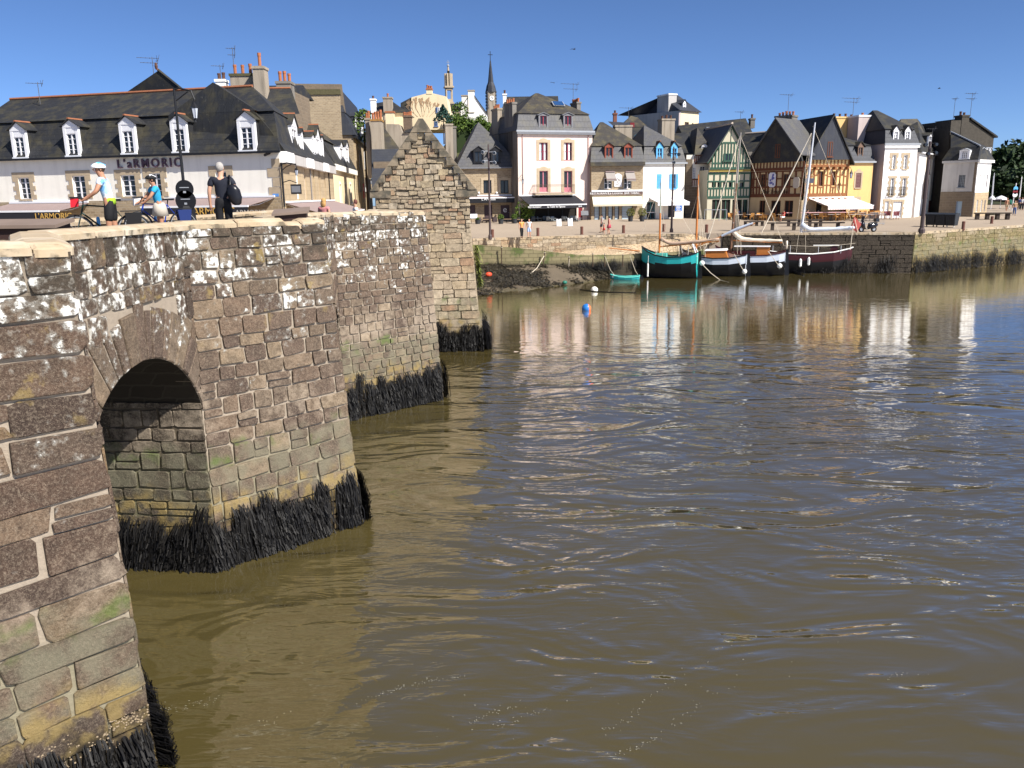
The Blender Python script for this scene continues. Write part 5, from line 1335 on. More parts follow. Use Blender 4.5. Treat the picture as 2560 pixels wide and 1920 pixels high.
# ---------------------------------------------------------------- the big white restaurant and its street on the left
C0 = atY(697, 389, 57); dA = Vector((-.965, .262, 0)).normalized()
pl = isect(-70, 400, C0, dA)
h = House('white_restaurant', 'long white restaurant with five white dormers and a dark mansard roof', R1, 0, 0, 0, 0, 0, pts=(pl, C0), zg=3.85)
HA = h
ze = h.z(1000, x=1100)
for i, (a, b, c, d) in enumerate([(168, 262, 1188, 1375), (632, 742, 1172, 1370), (1052, 1172, 1165, 1352), (1298, 1395, 1150, 1352), (1868, 1962, 1135, 1330)]):
    h.win(a, b, c, d, bars=3, sur=M_GRAN, sw=.30, quoin=1)
for a in (120, 700, 1560, 1900, 2200): h.door(a, a+170, 1500, 1640, M_DKIN, panels=2)
h.wall(ze, 9, M_WHITE, sk=(0, -3.4))
zs = h.z(1398, x=300)
u0 = h.P(655, 1450)[0]
o = h.P(500, 1450)[0]
h.box('stone_base', 0, h.W-.02, -.05, -.003, zs-1.3, zs, M_RUBBLE)
h.box('stone_base', h.P(1050, 1450)[0], h.P(1500, 1450)[0], -.055, -.051, -.3, zs-.25, M_RUBBLE)
zb, zr = h.P(1100, 672, 1.15)[1], h.P(1600, 435, 4.6)[1]
ub, ur = h.P(2212, 640, 1.15)[0]+.0, h.P(631*3.456, 400, 4.6)[0]
ub = h.P((685)*3.456, 640, 1.15)[0]
m = MB(); m.add([(-.3, -.3, ze), (h.W+.25, -.3, ze), (ub, 1.15, zb), (-.3, 1.15, zb), (-.3, 9, ze), (h.W+.25-3.4, 9, ze), (ub-2.6, 8, zb), (-.3, 8, zb)], [(0, 1, 2, 3), (1, 5, 6, 2), (5, 4, 7, 6), (4, 0, 3, 7), (3, 2, 6, 7), (1, 0, 4, 5)])
m.build('roof', M_SLATE, h.e)
m = MB(); m.add([(-.3, .98, zb+.02), (ub+.12, .98, zb+.02), (ub+.12-2.7, 8.2, zb+.02), (-.3, 8.2, zb+.02), (-.3, 4.6, zr), (ur, 4.6, zr)], [(0, 1, 5, 4), (1, 2, 5), (2, 3, 4, 5), (0, 4, 3), (3, 2, 1, 0)])
m.build('upper_roof', M_SLATE, h.e)
h.ridge([(-.3, 4.6, zr+.04), (ur, 4.6, zr+.04)], r=.12)
h.box('gutter', -.3, h.W+.3, -.42, -.28, ze-.12, ze+.02, M_BLACK)
for a, b, c, d, ap in ((125, 208, 838, 1008, 708), (580, 662, 808, 992, 685), (1062, 1148, 785, 972, 655), (1505, 1592, 768, 958, 640), (2082, 2180, 752, 945, 612)):
    h.dormer(a, b, c, d, ap, -.24, bars=3, fw=.24, ov=.16, head=.42, ridge=M_RIDGE, roof=M_SLATE, wall=M_SLATE)
M_PURP = paint('dark_purple_letters', (.10, .06, .085), .5)
u, z_ = h.P(1290, 1100, -.1); t = text('sign_lettering', "L'aRMORIC", .86, (u, -.12, z_), h.e, M_PURP, ext=.05, off=.010, sx=1.0, sp=1.32)
az = h.z(1402, x=500); a0, a1 = h.P(90, 1402)[0], h.P(770, 1402)[0]
az = h.P(400, 1478, -2.6)[1]+.5
h.awning(a0, a1, az, 2.6, .5, M_AWNBE, val=.6, valmat=M_AWNBLK, skew=-.3)
az2 = h.P(1900, 1436, -2.6)[1]+.5
h.awning(h.P(1480, 1380)[0], h.P(2380, 1368)[0], az2, 2.6, .5, M_AWNBE, val=.9, valmat=M_AWNBLK, skew=-.5)
for x, y, s_ in ((465, 1510, .62), (1850, 1470, .72)):
    u, z_ = h.P(x, y, -2.63); text('lettering', "L'ARMORIC" if x < 600 else 'ARMORIC', s_, (u, -2.70, (az if x < 600 else az2)-.5-.56), h.e, M_GOLD, ext=.008)
u, z_ = h.P(2170, 1500, -2.6); text('lettering', 'ARMORIC', .5, (u, -2.70, az2-1.1), h.e, M_LETG, ext=.008)
m = MB()
for i in range(10):
    zz = h.z(960, x=2300)-.5-i*.62; e = .95 if i % 2 else .6
    h.box('quoin', h.W-e, h.W+.03, -.03, -.002, zz-.58, zz, M_GRAN)
u, z_ = h.P(500*3.456+655, 1330*1.0+0, -.02) if False else h.P((590)*3.456+0+100, 1335, -.02)
a, z1 = h.P((500+628/3.456)*3.456, 1328, -.02); b, z0 = h.P((500+682/3.456)*3.456, 1352, -.02); h.box('street_sign', a, b, -.04, -.003, z0, z1, paint('street_sign_blue', (.12, .28, .62), .4))
m = MB(); m.tube((h.W-1.0, -.1, ze-.25), (h.W-.5, -.3, ze-.12), .09); m.build('rain_spout', M_BLACK, h.e)
# wing along the street, facing right
d2 = Vector((-.087, .996, 0)).normalized()
def along(px): return isect(px, 430, C0, d2)
h = House('corner_wing', 'tan stone wing along the side street with white cornice blocks and white dormers', RA, 0, 0, 0, 0, 0, pts=(C0, along(831)), zg=3.85)
HW = h
ze2 = h.z(70, x=700)
for a, b, c, d in ((695, 735, 240, 815), (838, 870, 290, 820)): h.win(a, b, c, d, bars=0, mull=0, fr=M_WOODW, sill=False, glass=M_WOODW)
for a, b, c, d in ((992, 1020, 320, 820), (1085, 1115, 335, 820), (1180, 1208, 350, 820)): h.win(a, b, c, d, bars=0, mull=0, fr=M_GRAN, sill=False)
h.wall(ze, 8.0, M_ASHLAR, sk=(4.3, 0))
n = 9
for i in range(n):
    a, b = h.W*i/n, h.W*(i+1)/n
    h.box('cornice', a, b, -(.5 if i % 3 == 0 else .38), -.003, ze-.75, ze-.02, M_WHITE2 if i % 3 == 0 else M_GREY)
zbw = zb
m = MB(); m.loft([[(.15, -.42, ze), (h.W, -.42, ze), (h.W, 8, ze), (3.6, 8, ze)], [(.45, .6, ze+1.5), (h.W, .6, ze+1.5), (h.W, 8, ze+1.5), (3.6, 8, ze+1.5)], [(.9, 1.6, zb), (h.W, 1.6, zb), (h.W, 8, zb), (3.7, 8, zb)]]); m.build('roof', M_SLATE, h.e)
m = MB(); m.add([(.8, 1.4, zb), (h.W, 1.4, zb), (h.W, 8, zb), (3.7, 8, zb), (2.6, 4.5, zr-.1), (h.W, 4.5, zr-.1)], [(0, 1, 5, 4), (1, 2, 5), (2, 3, 4, 5), (3, 0, 4)]); m.build('upper_roof', M_SLATE, h.e)
for a, b, c, d, ap, hd in ((215, 300, 1000, 1330, 750, .2), (368, 398, 1110, 1350, 985, .1), (560, 590, 1160, 1400, 1045, .1), (635, 690, 1170, 1450, 935, .2), (715, 750, 1190, 1480, 1110, .1)):
    h.dormer(a, b, c, d, ap, .05, bars=2, fw=.2, head=hd, ridge=M_RIDGE, roof=M_SLATE, wall=M_WHITE2, R=RE, depth=2.2, ov=.12)
h.pipe(925, 150, 850, mat=paint('grey_pipe', (.2, .19, .19), .5)); h.pipe(1245, 200, 860, mat=M_BLACK)
az = h.z(860, x=1100); h.awning(1.2, h.W-.2, az, 3.0, .9, M_AWNBE, val=.3, valmat=M_AWNBE)
# cream house
h = House('cream_street_house', 'narrow cream house on the side street with three tall windows and twin white dormers', RA, 0, 0, 0, 0, 0, pts=(along(832), along(887)), zg=3.9)
ze3 = h.z(270, x=1540)
for a, b in ((1448, 1478), (1540, 1568), (1628, 1655)): h.win(a, b, 560, 890, bars=2, sill=True, sur=M_WHITE, sw=.12, arch=.2)
h.wall(ze3, 8, M_CREAM, M_DKASH)
h.box('cornice', -.1, h.W, -.35, -.003, ze3-.6, ze3-.02, M_WHITE)
zb3 = atY(*src(RE, 880, 1220), 92).z-3.9; zr3 = atY(*src(RE, 650, 800), 96).z-3.9
m = MB(); m.loft([[(-.1, -.3, ze3), (h.W, -.3, ze3), (h.W, 8.5, ze3), (-.1, 8.5, ze3)], [(.1, .9, zb3), (h.W, .9, zb3), (h.W, 8, zb3), (.1, 8, zb3)]]); m.build('roof', M_SLATE, h.e)
m = MB(); m.add([(.0, .7, zb3), (h.W, .7, zb3), (h.W, 8, zb3), (.0, 8, zb3), (0.6, 4.5, zr3), (h.W, 4.5, zr3)], [(0, 1, 5, 4), (1, 2, 5), (2, 3, 4, 5), (3, 0, 4)]); m.build('upper_roof', M_SLATE4, h.e)
for a, b, c, d in ((1045, 1095, 1330, 1620), (1145, 1190, 1330, 1640)): h.dormer(a, b, c, d, 1190, .05, bars=1, fw=.18, head=.2, roof=M_SLATE, wall=M_WHITE2, R=RE, depth=1.4, ov=.12)
h.pipe(1690, 330, 900, mat=M_BLACK)
# tall stone house with the rough gable
pc = along(887)
h = House('tall_stone_house', 'tall stone street house with black mansard, white dormers and red banner', RA, 0, 0, 0, 0, 0, pts=(pc, along(928)), zg=3.95)
ze4 = h.z(1120/1.0, R=RE, x=1300)
for a, b in ((1850, 1880),): pass
for a, b in ((1780, 1810), (1865, 1895)): h.win(a, b, -40, 300, bars=2, mull=0, sill=True)
for a, b in ((1785, 1815), (1885, 1912)): h.win(a, b, 440, 690, bars=1, mull=0, sill=True)
h.wall(ze4, 10, M_ASHLAR, M_RUBBLE)
h.box('cornice', -.2, h.W+.2, -.4, -.003, ze4-.35, ze4-.02, M_BLACK)
zb4 = atY(*src(RE, 1250, 720), 112).z-3.95; zr4 = atY(*src(RE, 1080, 215), 110).z-3.95
m = MB(); m.loft([[(-.3, -.4, ze4), (h.W+.3, -.4, ze4), (h.W+.3, 10.4, ze4), (-.3, 10.4, ze4)], [(-.2, .9, zb4), (h.W+.1, .9, zb4), (h.W+.1, 9.3, zb4), (-.2, 9.3, zb4)]]); m.build('roof', M_SLATE3, h.e)
m = MB(); m.add([(-.25, .8, zb4), (h.W, .8, zb4), (h.W, 9.3, zb4), (-.25, 9.3, zb4), (.5, 1.7, zr4), (h.W-.4, 1.7, zr4), (.5, 8.8, zr4), (h.W-.4, 8.8, zr4)], [(0, 1, 5, 4), (4, 5, 7, 6), (2, 3, 6, 7), (1, 2, 7, 5), (3, 0, 4, 6)]); m.build('upper_roof', M_SLATE3, h.e)
for a, b in ((1325, 1350), (1425, 1450)): h.dormer(a, b, 820, 1120, 720, .1, bars=1, fw=.22, head=.2, roof=M_SLATE3, wall=M_SLATE3, R=RE, depth=1.2, ov=.1)
u, z1 = h.P(1850, 545, -.3); u2, z0 = h.P(1850, 800, -.3); h.box('red_banner', u-.3, u+.75, -.35, -.30, z0, z1, paint('banner_red', (.62, .03, .04), .6))
m = MB(); m.lathe([(.28, -.012), (.28, .012)], (u+.22, -.36, z1-.75), 12, axis='Y'); m.build('banner_emblem', M_LETW, h.e)
# chimney breast on the gable
yl, yr_ = h.P(370, 450, 0, RE), None
gp = h.M @ Vector((-.05, 0, 0)); gd = (h.M.to_3x3() @ Vector((0, 1, 0)))
hg = House('gable_chimney', '', RE, 0, 0, 0, 0, 0, pts=(gp+gd*9.6-Vector((0, .0, 0)), gp), zg=3.95)
hg.e.parent = h.e; hg.e.matrix_parent_inverse = h.M.inverted(); [hg.e.pop(k, None) for k in ('label', 'category')]
PM[hg.e.name] = hg.M
a, b = hg.P(365, 600)[0], hg.P(1050, 600)[0]; z1, z2 = hg.P(700, 400)[1], hg.P(700, 310)[1]
hg.box('chimney_breast', a, b, -.55, -.005, 0, z1, M_RUBBLE); hg.box('chimney_cap', a-.1, b+.1, -.7, .3, z1, z2, paint('mossy_cap', (.09, .08, .04), .9, .5, 5))
m = MB(); P = [hg.P(x, y) for x, y in ((195, 200), (1065, 210), (1130, 700), (1060, 740), (1060, 1120), (300, 1120))]
m.prism([(x, -.01, z) for x, z in P][::-1], (0, .3, 0)); m.build('gable_wall', M_DKASH, hg.e)
# ---------------------------------------------------------------- roofs and chimneys behind the restaurant
def shell(name, label, R, x0, x1, y, Y, cat='house', Yr=None, zg=4): return House(name, label, R, x0, x1, y, Y, Yr or Y, cat, zg=zg)
h = shell('black_roofed_house', 'black hipped roof with orange ridge tiles rising behind the restaurant', R1, 1085, 1600, 450, 68, Yr=67)
za = h.P(1380, 268)[1]; zb_ = h.P(1300, 470)[1]; uc = h.P(1380, 268)[0]
h.wall(zb_, 8, M_GREY)
rx = h.P(1780, 415, 9)
h.roofpoly([(-.2, -.2, zb_), (h.W+.2, -.2, zb_), (uc, -.2, za), (rx[0]-.2, 9, zb_), (-.2, 9, zb_), (rx[0]-2.2, 9, za-.8), (rx[0]+.6, 7, zb_)], [(0, 1, 2), (1, 6, 5, 2), (2, 5, 4, 0), (6, 3, 5), (3, 4, 5)], M_SLATE)
h.ridge([(uc, -.2, za+.06), (rx[0]-2.2, 9, za-.75)]); h.ridge([(h.W+.1, -.2, zb_+.08), (uc, -.2, za+.06)], M_SLATE, .1)
m = MB(); m.ball((uc-.2, -.1, za+.35), .14, 6, 4, sc=(1, 1, 2)); m.build('finial', M_DKPOT, h.e)
h = shell('rear_stone_house', 'roof behind the restaurant with a broad mossy chimney stack and orange pots', R2, 130, 800, 500, 72)
zt = h.z(440); h.wall(zt, 6, M_DKASH)
h.roofpoly([(-.3, -.3, zt), (h.W, -.3, zt), (h.W, 4, h.z(395, d=4)), (-.3, 4, h.z(395, d=4)), (h.W, 8, zt), (-.3, 8, zt)], [(0, 1, 2, 3), (3, 2, 4, 5), (1, 4, 2), (0, 3, 5)], M_SLATE)
h.chimpx(255, 455, 290, -1.2, -.2, zt-1, M_CEML, pots=3, along='x', R=R2, capm=paint('mossy_cap', (.09, .08, .04), .9, .5, 5), ph=.9)
h.chimpx(450, 545, 225, -2.2, -.9, zt-3.2, M_CEML, pots=1, along='x', ph=.9)
h.chimpx(130, 208, 338, -.5, .5, zt-1, M_WHITE2, pots=2, along='x', potm=M_DKPOT, ph=.6)
h.chimpx(655, 775, 355, -.6, .8, zt-1, M_CEM, pots=3, along='x', ph=.75)
h.ridge([(h.P(560, 420, -.6)[0], -.6, h.z(420, d=-.6)), (h.P(780, 420, -.6)[0], -.6, h.z(420, d=-.6))])
zf = h.z(420, d=-.6); h.roofpoly([(h.P(545, 620, -3)[0], -3.4, h.P(600, 640, -3.4)[1]), (h.P(860, 620, -3.4)[0], -3.4, h.P(800, 640, -3.4)[1]), (h.P(785, 420, -.6)[0], -.6, zf), (h.P(555, 420, -.6)[0], -.6, zf)], [(0, 1, 2, 3)], M_SLATE, 'front_roof')
for px, py, Y, hh, two, lab in ((400, 175+0, 66, 2.6, False, None),): pass
def aer(px, pyb, pyt, Y, label, w=1.1, two=False, seed=0):
    b = atY(px, pyb, Y); t = atY(px, pyt, Y); return aerial(tuple(b), t.z-b.z, label, seed, r=.028, w=w, two=two)
aer(98, 240, 205, 66, 'small tv aerial over the far left end of the restaurant roof', .8)
aer(384, 182, 142, 68, 'tv aerial beside the peak of the black hipped roof', 1.1, True)
aer(552, 192, 162, 72, 'thin tv aerial above the small white chimney', .7)
aer(585, 172, 118, 72, 'tall tv aerial behind the broad mossy chimney', .5, True)
# ---------------------------------------------------------------- houses and churches up the hill
def hill(x, y):
    f = min(1, max(0, (y-104)/14)); k = min(1, max(0, (18-x)/22))*min(1, max(0, (x+15)/5))
    return 4.2 + k*(9.5*f*f*(3-2*f) + max(0, y-118)*.14)
m = MB(); hx, hy = np.linspace(-90, 60, 40), np.linspace(101, 220, 30)
m.add([(x, y, hill(x, y)) for x in hx for y in hy], [(i*30+j, (i+1)*30+j, (i+1)*30+j+1, i*30+j+1) for i in range(39) for j in range(29)])
g = G('hill_grass'); M_GRASS = g.fin(g.mix(g.noise(.6, 5), (.045, .06, .02), (.09, .085, .035)), .95, g.noise(6, 4), .5, .1)
tag(m.build('hillside', M_GRASS, smooth=True), kind='structure')
h = shell('chimney_house', 'house end with a big stained chimney and blue slate lean-to beside the stepped gable', RB, 290, 900, 1400, 92, Yr=92)
zt = h.z(1390); h.wall(h.P(300, 1700)[1], 5, M_DKASH)
h.roofpoly([(h.P(270, 1900, -1)[0], -1.5, h.P(300, 2300, -1.5)[1]), (h.W+2, -1.5, h.P(300, 2300, -1.5)[1]), (h.W+.6, 1.5, zt), (h.P(265, 1390, 1.5)[0], 1.5, zt)], [(0, 1, 2, 3)], M_SLATE3, 'lean_to_roof')
h.chimpx(240, 480, 720, 1.6, 3.4, zt-3, M_CEML, pots=4, along='x', capm=paint('lichen_cap', (.30, .16, .05), .9, .5, 5), ph=.85)
h.chimpx(110, 200, 690, 3.2, 4.6, zt-3, M_CEML, pots=2, along='x', ph=.7)
h.roofpoly([(h.P(480, 1390, 3)[0], 3, zt-.5), (h.P(1000, 1390, 3)[0], 3, zt-.5), (h.P(560, 930, 4)[0], 4.5, h.P(560, 930, 4.5)[1]), (h.P(480, 930, 4)[0], 4.5, h.P(480, 930, 4.5)[1])], [(0, 1, 2, 3)], M_SLATE4, 'roof')
h = shell('stained_gable_house', 'low dark gable of stained cement and slate left of the stepped gable', RB, 590, 1160, 1030, 97)
m = MB(); P = [h.P(x, y) for x, y in ((600, 830), (900, 835), (970, 1030), (1240, 1040), (1240, 1600), (600, 1600))]; m.prism([(x, 0, z) for x, z in P][::-1], (0, 3, 0)); h.wo = m.build('wall', M_CEML, h.e)
h.roofpoly([(h.P(1000, 1030)[0], -.2, h.z(1030)), (h.P(1300, 1030)[0], -.2, h.z(1030)), (h.P(1320, 860, 3)[0], 3, h.P(1250, 860, 3)[1]), (h.P(1080, 900, 3)[0], 3, h.P(1080, 920, 3)[1])], [(0, 1, 2, 3)], M_SLATE)
h.chimpx(990, 1170, 630, 1.5, 2.8, h.z(1050), paint('brown_chimney', (.14, .10, .07), .9, .4, 4), pots=6, along='x', ph=.4)
h = shell('cream_hipped_house', 'cream house with dark hipped roof and a square cement chimney on the hill', RB, 265, 1010, 600, 112, zg=12)
zt = h.z(575)
for a in (): pass
h.wall(zt, 7, M_CREAM); zr_ = h.P(720, 290, 3.5)[1]
h.roofpoly([(-.3, -.3, zt), (h.W+.6, -.3, zt), (h.W+.6, 7.3, zt), (-.3, 7.3, zt), (h.P(360, 350, 3.5)[0], 3.5, h.P(360, 350, 3.5)[1]), (h.P(720, 290, 3.5)[0], 3.5, zr_)], [(0, 1, 5, 4), (1, 2, 5), (2, 3, 4, 5), (3, 0, 4), (3, 2, 1, 0)], M_SLATE)
h.chimpx(525, 722, 205, -.1, 1.2, zt-1, M_CEML, pots=1, along='x'); h.chimpx(235, 345, 245, -.2, .8, zt-1, M_WHITE2, pots=1, along='x', potm=M_DKPOT)
h.chimpx(578, 770, 535, -2.6, -1.5, zt-4, M_CREAM, pots=0, capm=M_POT)
m = MB(); P = [h.P(x, y, -1.5) for x, y in ((590, 640), (770, 640), (975, 755), (975, 1040), (590, 1040))]; m.prism([(x, -1.5, z) for x, z in P][::-1], (0, 1.4, 0)); m.build('lower_wall', M_CREAM, h.e)
h = shell('vine_marked_house', 'pale yellow house end marked by a bare climbing vine, blue shutters', RB, 1190, 2040, 600, 122, zg=13)
a0 = h.P(1185, 200)[0]
m = MB(); P = [h.P(x, y) for x, y in ((1165, 900), (1185, 215), (1530, 125), (1660, 118), (1985, 195), (2060, 640), (2060, 960), (1165, 960))]
m.prism([(x, 0, z) for x, z in P], (0, 7, 0)); h.wo = m.build('wall', M_CREAM, h.e)
h.chimpx(1525, 1655, 5, -.05, 1.0, h.z(140), M_CREAM, pots=3, along='x', capm=M_POT)
h.win(1790, 1870, 445, 575, bars=2, d=-.02, rec=-.06, shut=(paint('blue_grey_shutter', (.10, .17, .34), .5), True)); h.win(1715, 1790, 765, 880, bars=1, d=-.02, rec=-.06, fr=paint('blue_grey_shutter', (.10, .17, .34), .5))
h.roofpoly([(h.P(935, 345, .5)[0], .5, h.P(935, 345, .5)[1]), (h.P(1190, 210, .5)[0], .5, h.P(1190, 210, .5)[1]), (h.P(1170, 600, -.2)[0], -.2, h.P(1170, 600, -.2)[1]), (h.P(935, 600, -.2)[0], -.2, h.P(935, 600, -.2)[1])], [(3, 2, 1, 0)], M_SLATE, 'side_roof')
rg = random.Random(12); m = MB(); y = -.03
def vine(x, y0, a, L, k):
    if k == 0 or L < 8: return
    x2, y2 = x+math.sin(a)*L, y0-math.cos(a)*L
    p, q = h.P(x, y0, y), h.P(x2, y2, y); m.tube((p[0], y, p[1]), (q[0], y, q[1]), .02, .01, 3)
    for _ in range(2): vine(x2, y2, a*.7+rg.uniform(-.45, .45), L*rg.uniform(.65, .9), k-1)
for x, a in ((1440, -.1), (1470, .15), (1400, -.5), (1540, .5), (1330, -.8), (1600, .75)): vine(x, 660, a, 110, 7)
m.build('bare_vine', paint('dry_vine', (.46, .30, .17), .9), h.e)
# church with the pale stone spire
def spire(name, label, R, xc, w, y0, y1, y2, Y, stone, roof, zb):
    c = atY(*src(R, xc, y0), Y); k = Y/FPX/R[2]*1.02
    W_ = w*k/2; z0, z1, z2 = (atY(*src(R, xc, y), Y).z for y in (y0, y1, y2))
    e = empty(name, (c.x, c.y, zb), rad(12), label, 'church'); return e, W_, z0-zb, z1-zb, z2-zb
M_SPS = paint('spire_stone', (.42, .34, .24), .9, .3, 1.5)
e, w, z0, z1, z2 = spire('pale_stone_church_tower', 'distant church tower with slim pale stone spire and open belfry', R3, 680, 88, 860, 665, 370, 165, M_SPS, None, 18)
m = MB(); t = w*.36
m.box(-w, w, -w, w, -4, z0)
for sx in (-1, 1):
    for sy in (-1, 1): m.box(sx*w-(t if sx > 0 else 0), sx*w+(0 if sx > 0 else t), sy*w-(t if sy > 0 else 0), sy*w+(0 if sy > 0 else t), z0, z1)
m.box(-w, w, -w, w, z0+(z1-z0)*.85, z1); m.box(-w*1.02, w*1.02, -w*1.02, w*1.02, z0, z0+(z1-z0)*.2)
m.build('belfry', M_SPS, e)
m = MB(); m.box(-w*1.35, w*1.35, -w*1.35, w*1.35, z1, z1+.3); m.box(-w*1.3, w*1.3, -w*1.3, w*1.3, z0-.4, z0-.02); m.build('balcony', M_SPS, e)
m = MB(); m.lathe([(w*.95, z1+.3), (w*.75, z1+(z2-z1)*.25), (.12, z2)], n=8); sp = m.build('spire', M_SPS, e)
m = MB()
for k in range(8):
    a = k*math.pi/4+math.pi/8
    m.box(math.cos(a)*w*1.0-.15, math.cos(a)*w*1.0+.15, math.sin(a)*w-.15, math.sin(a)*w+.15, z1+.3, z1+2.6)
m.build('pinnacle', M_SPS, e)
for k in range(3):
    z = z1+(z2-z1)*(.22+.2*k); r = w*(.85-.25*k)
    for a in (-math.pi/2-.4, -math.pi/2+.4):
        m = MB(); m.box(math.cos(a)*r*.92-.12, math.cos(a)*r*.92+.12, math.sin(a)*r*.92-.15, math.sin(a)*r*.92+.1, z, z+.7); m.build('opening', M_DKIN, sp)
m = MB(); m.tube((0, 0, z2-.2), (0, 0, z2+1.2), .05, n=5); m.tube((-.3, 0, z2+.8), (.3, 0, z2+.8), .04, n=4); m.ball((0, 0, z2+.2), .25, 6, 4); m.build('cross', M_ZINC, e)
# church with the black slate spire
e, w, z0, z1, z2 = spire('black_spired_church', 'distant church with needle-thin black slate spire and clock under it', R3, 1262, 118, 970, 712, 285, 150, None, None, 17)
m = MB(); m.box(-w, w, -w, w, -6, z0); m.box(-w*.9, w*.9, -w*.9, w*.9, z0, z1); m.build('tower', M_CEML, e)
m = MB()
for sx in (-1, 1):
    for i in range(6): m = MB(); zz = z0+(z1-z0)*(i+.3)/6; m.box(sx*w*.92-.12, sx*w*.92+.12, -w*.95, w*.95, zz, zz+.35); m.build('louvre', M_SLATE3, e)
m = MB(); m.lathe([(w*1.25, z1-.15), (w*.95, z1+.9), (w*.62, z1+(z2-z1)*.3), (.10, z2)], n=8); m.build('spire', M_SLATE3, e)
m = MB(); m.lathe([(w*.5, -.05), (w*.5, .05)], (0, -w*.95, z0+(z1-z0)*.62), 16, axis='Y'); ck = m.build('clock_face', M_LETW, e)
m = MB(); zc = z0+(z1-z0)*.62; m.box(-.05, .05, -w*.95-.08, -w*.95-.055, zc, zc+w*.38); m.box(0, w*.28, -w*.95-.08, -w*.95-.055, zc-.05, zc+.05); m.build('hands', M_BLACK, ck)
m = MB(); m.tube((0, 0, z2-.3), (0, 0, z2+1.5), .06, n=5); m.tube((-.4, 0, z2+.95), (.4, 0, z2+.95), .05, n=4); m.build('cross', M_BLACK, e)
m = MB(); m.prism([(-w*2.2, -.5, z0-7), (w*3.0, -.5, z0-7), (w*.4, -.5, z0-.5), (-w*.2, -.5, z0-.5)], (0, 12, 0)); m.build('nave', M_CEML, e)
h = shell('white_gabled_house', 'white gabled house on the hill with a streaked white chimney', R3, 845, 1195, 1000, 128, zg=16)
m = MB(); P = [h.P(x, y) for x, y in ((840, 960), (985, 720), (1200, 1020), (1200, 1130), (840, 1130))]; m.prism([(x, 0, z) for x, z in P][::-1], (0, 6, 0)); h.wo = m.build('wall', M_WHITE2, h.e)
h.gable(h.P(835, 965)[0], h.P(1205, 1025)[0], 0, h.P(985, 720)[1], 0, 6.2, M_SLATE, uc=h.P(985, 720)[0], over=.12, zl=h.P(835, 965)[1], zr=h.P(1205, 1025)[1])
h.chimpx(940, 1025, 690, -.15, 1.0, h.z(1000), M_WHITE, pots=0, capm=M_CEML); h.chimpx(850, 930, 760, 3, 4, h.z(900), M_WHITE, pots=0, capm=M_CEML)
h.roofpoly([(h.P(670, 1000, 1)[0], 1, h.P(670, 985, 1)[1]), (h.P(850, 1000, 1)[0], 1, h.P(850, 985, 1)[1]), (h.P(850, 880, 4)[0], 4, h.P(850, 880, 4)[1]), (h.P(670, 880, 4)[0], 4, h.P(670, 880, 4)[1])], [(0, 1, 2, 3)], M_SLATE, 'side_roof')
h.box('side_wall', h.P(690, 1000, 1.2)[0], h.P(845, 1000, 1.2)[0], 1.2, 5, h.P(700, 1060, 1.2)[1], h.P(700, 990, 1.2)[1], M_WHITE2)
h = shell('slate_roofed_terrace', 'long slate roof and white chimney behind the pink house', R3, 1400, 1900, 900, 118, zg=14)
zt = h.z(1010); h.wall(zt, 6, M_CEML); zr_ = h.P(1650, 782, 3)[1]
h.roofpoly([(-.2, -.2, zt), (h.W+3, -.2, zt), (h.W+3, 3, zr_), (h.P(1475, 782, 3)[0], 3, zr_), (-.2, 6.2, zt), (h.W+3, 6.2, zt)], [(0, 1, 2, 3), (3, 2, 5, 4), (1, 5, 2), (0, 3, 4)], M_SLATE)
h.chimpx(1422, 1472, 742, 2, 3, zt, M_WHITE2, pots=1, along='x', potm=M_DKPOT)
# behind the right part of the row
h = shell('cream_modern_house', 'cream house with blue-black slate roof and broad grey chimney standing above the row', RC, 1600, 1965, 600, 118, Yr=121, zg=8)
p0 = h.M.translation
ze = h.z(430, x=1750)
h.win(1708, 1785, 628, 745, fr=paint('brown_frame', (.16, .10, .07), .6), bars=0, mull=2); h.win(1840, 1868, 648, 720, fr=paint('brown_frame', (.16, .10, .07), .6), bars=0, mull=0)
h.wall(ze, 9, M_CREAM, M_GREY)
pl_ = h.P(1015, 470, 3)
hl = House('side_wing', '', RC, 0, 0, 0, 0, 0, pts=(atY(*src(RC, 1020, 600), 125), p0), zg=8)
hl.e.parent = h.e; hl.e.matrix_parent_inverse = h.M.inverted(); [hl.e.pop(k, None) for k in ('label', 'category')]; PM[hl.e.name] = hl.M
hl.wall(ze, .3, M_MAUVE)
hl.chimpx(1205, 1415, 140, -.25, 1.1, ze-1.2, M_GREY, capm=M_WOODW)
q = [h.I @ (hl.M @ Vector((0, -.3, ze))), Vector((-.2, -.3, ze)), Vector((h.W+.3, -.3, ze)), Vector((h.W+.3, 9, ze)), Vector((-2, 9.5, ze))]
a_, b_ = h.P(1440, 140, 3.5), h.P(1578, 128, 3.2)
h.roofpoly(q+[(a_[0]-.5, 4.5, a_[1]), (b_[0], 3.2, b_[1]), (b_[0]+.3, 6, b_[1]-.3)], [(1, 2, 6), (2, 3, 7, 6), (0, 1, 6, 5), (0, 5, 7, 4), (4, 7, 3), (5, 6, 7), (4, 3, 2, 1, 0)], M_SLATE3)
h.dormer(1690, 1722, 290, 395, 215, .5, roof=M_SLATE3, wall=M_SLATE3, bars=1, fw=.14, ov=.15)
h = shell('skylight_house', 'dark slate roof with a skylight between the stone restaurant and blue house', RC, 300, 1100, 900, 106)
zt = h.z(1000); h.wall(zt-2, 5, M_CEM)
h.roofpoly([(-.5, 0, zt-1), (h.W, 0, zt-1), (h.W, 5, h.P(1050, 720, 5)[1]), (-.5, 5, h.P(700, 740, 5)[1])], [(0, 1, 2, 3)], M_SLATE)
f = lambda x, y, d: (h.P(x, y, d)[0], d, h.P(x, y, d)[1])
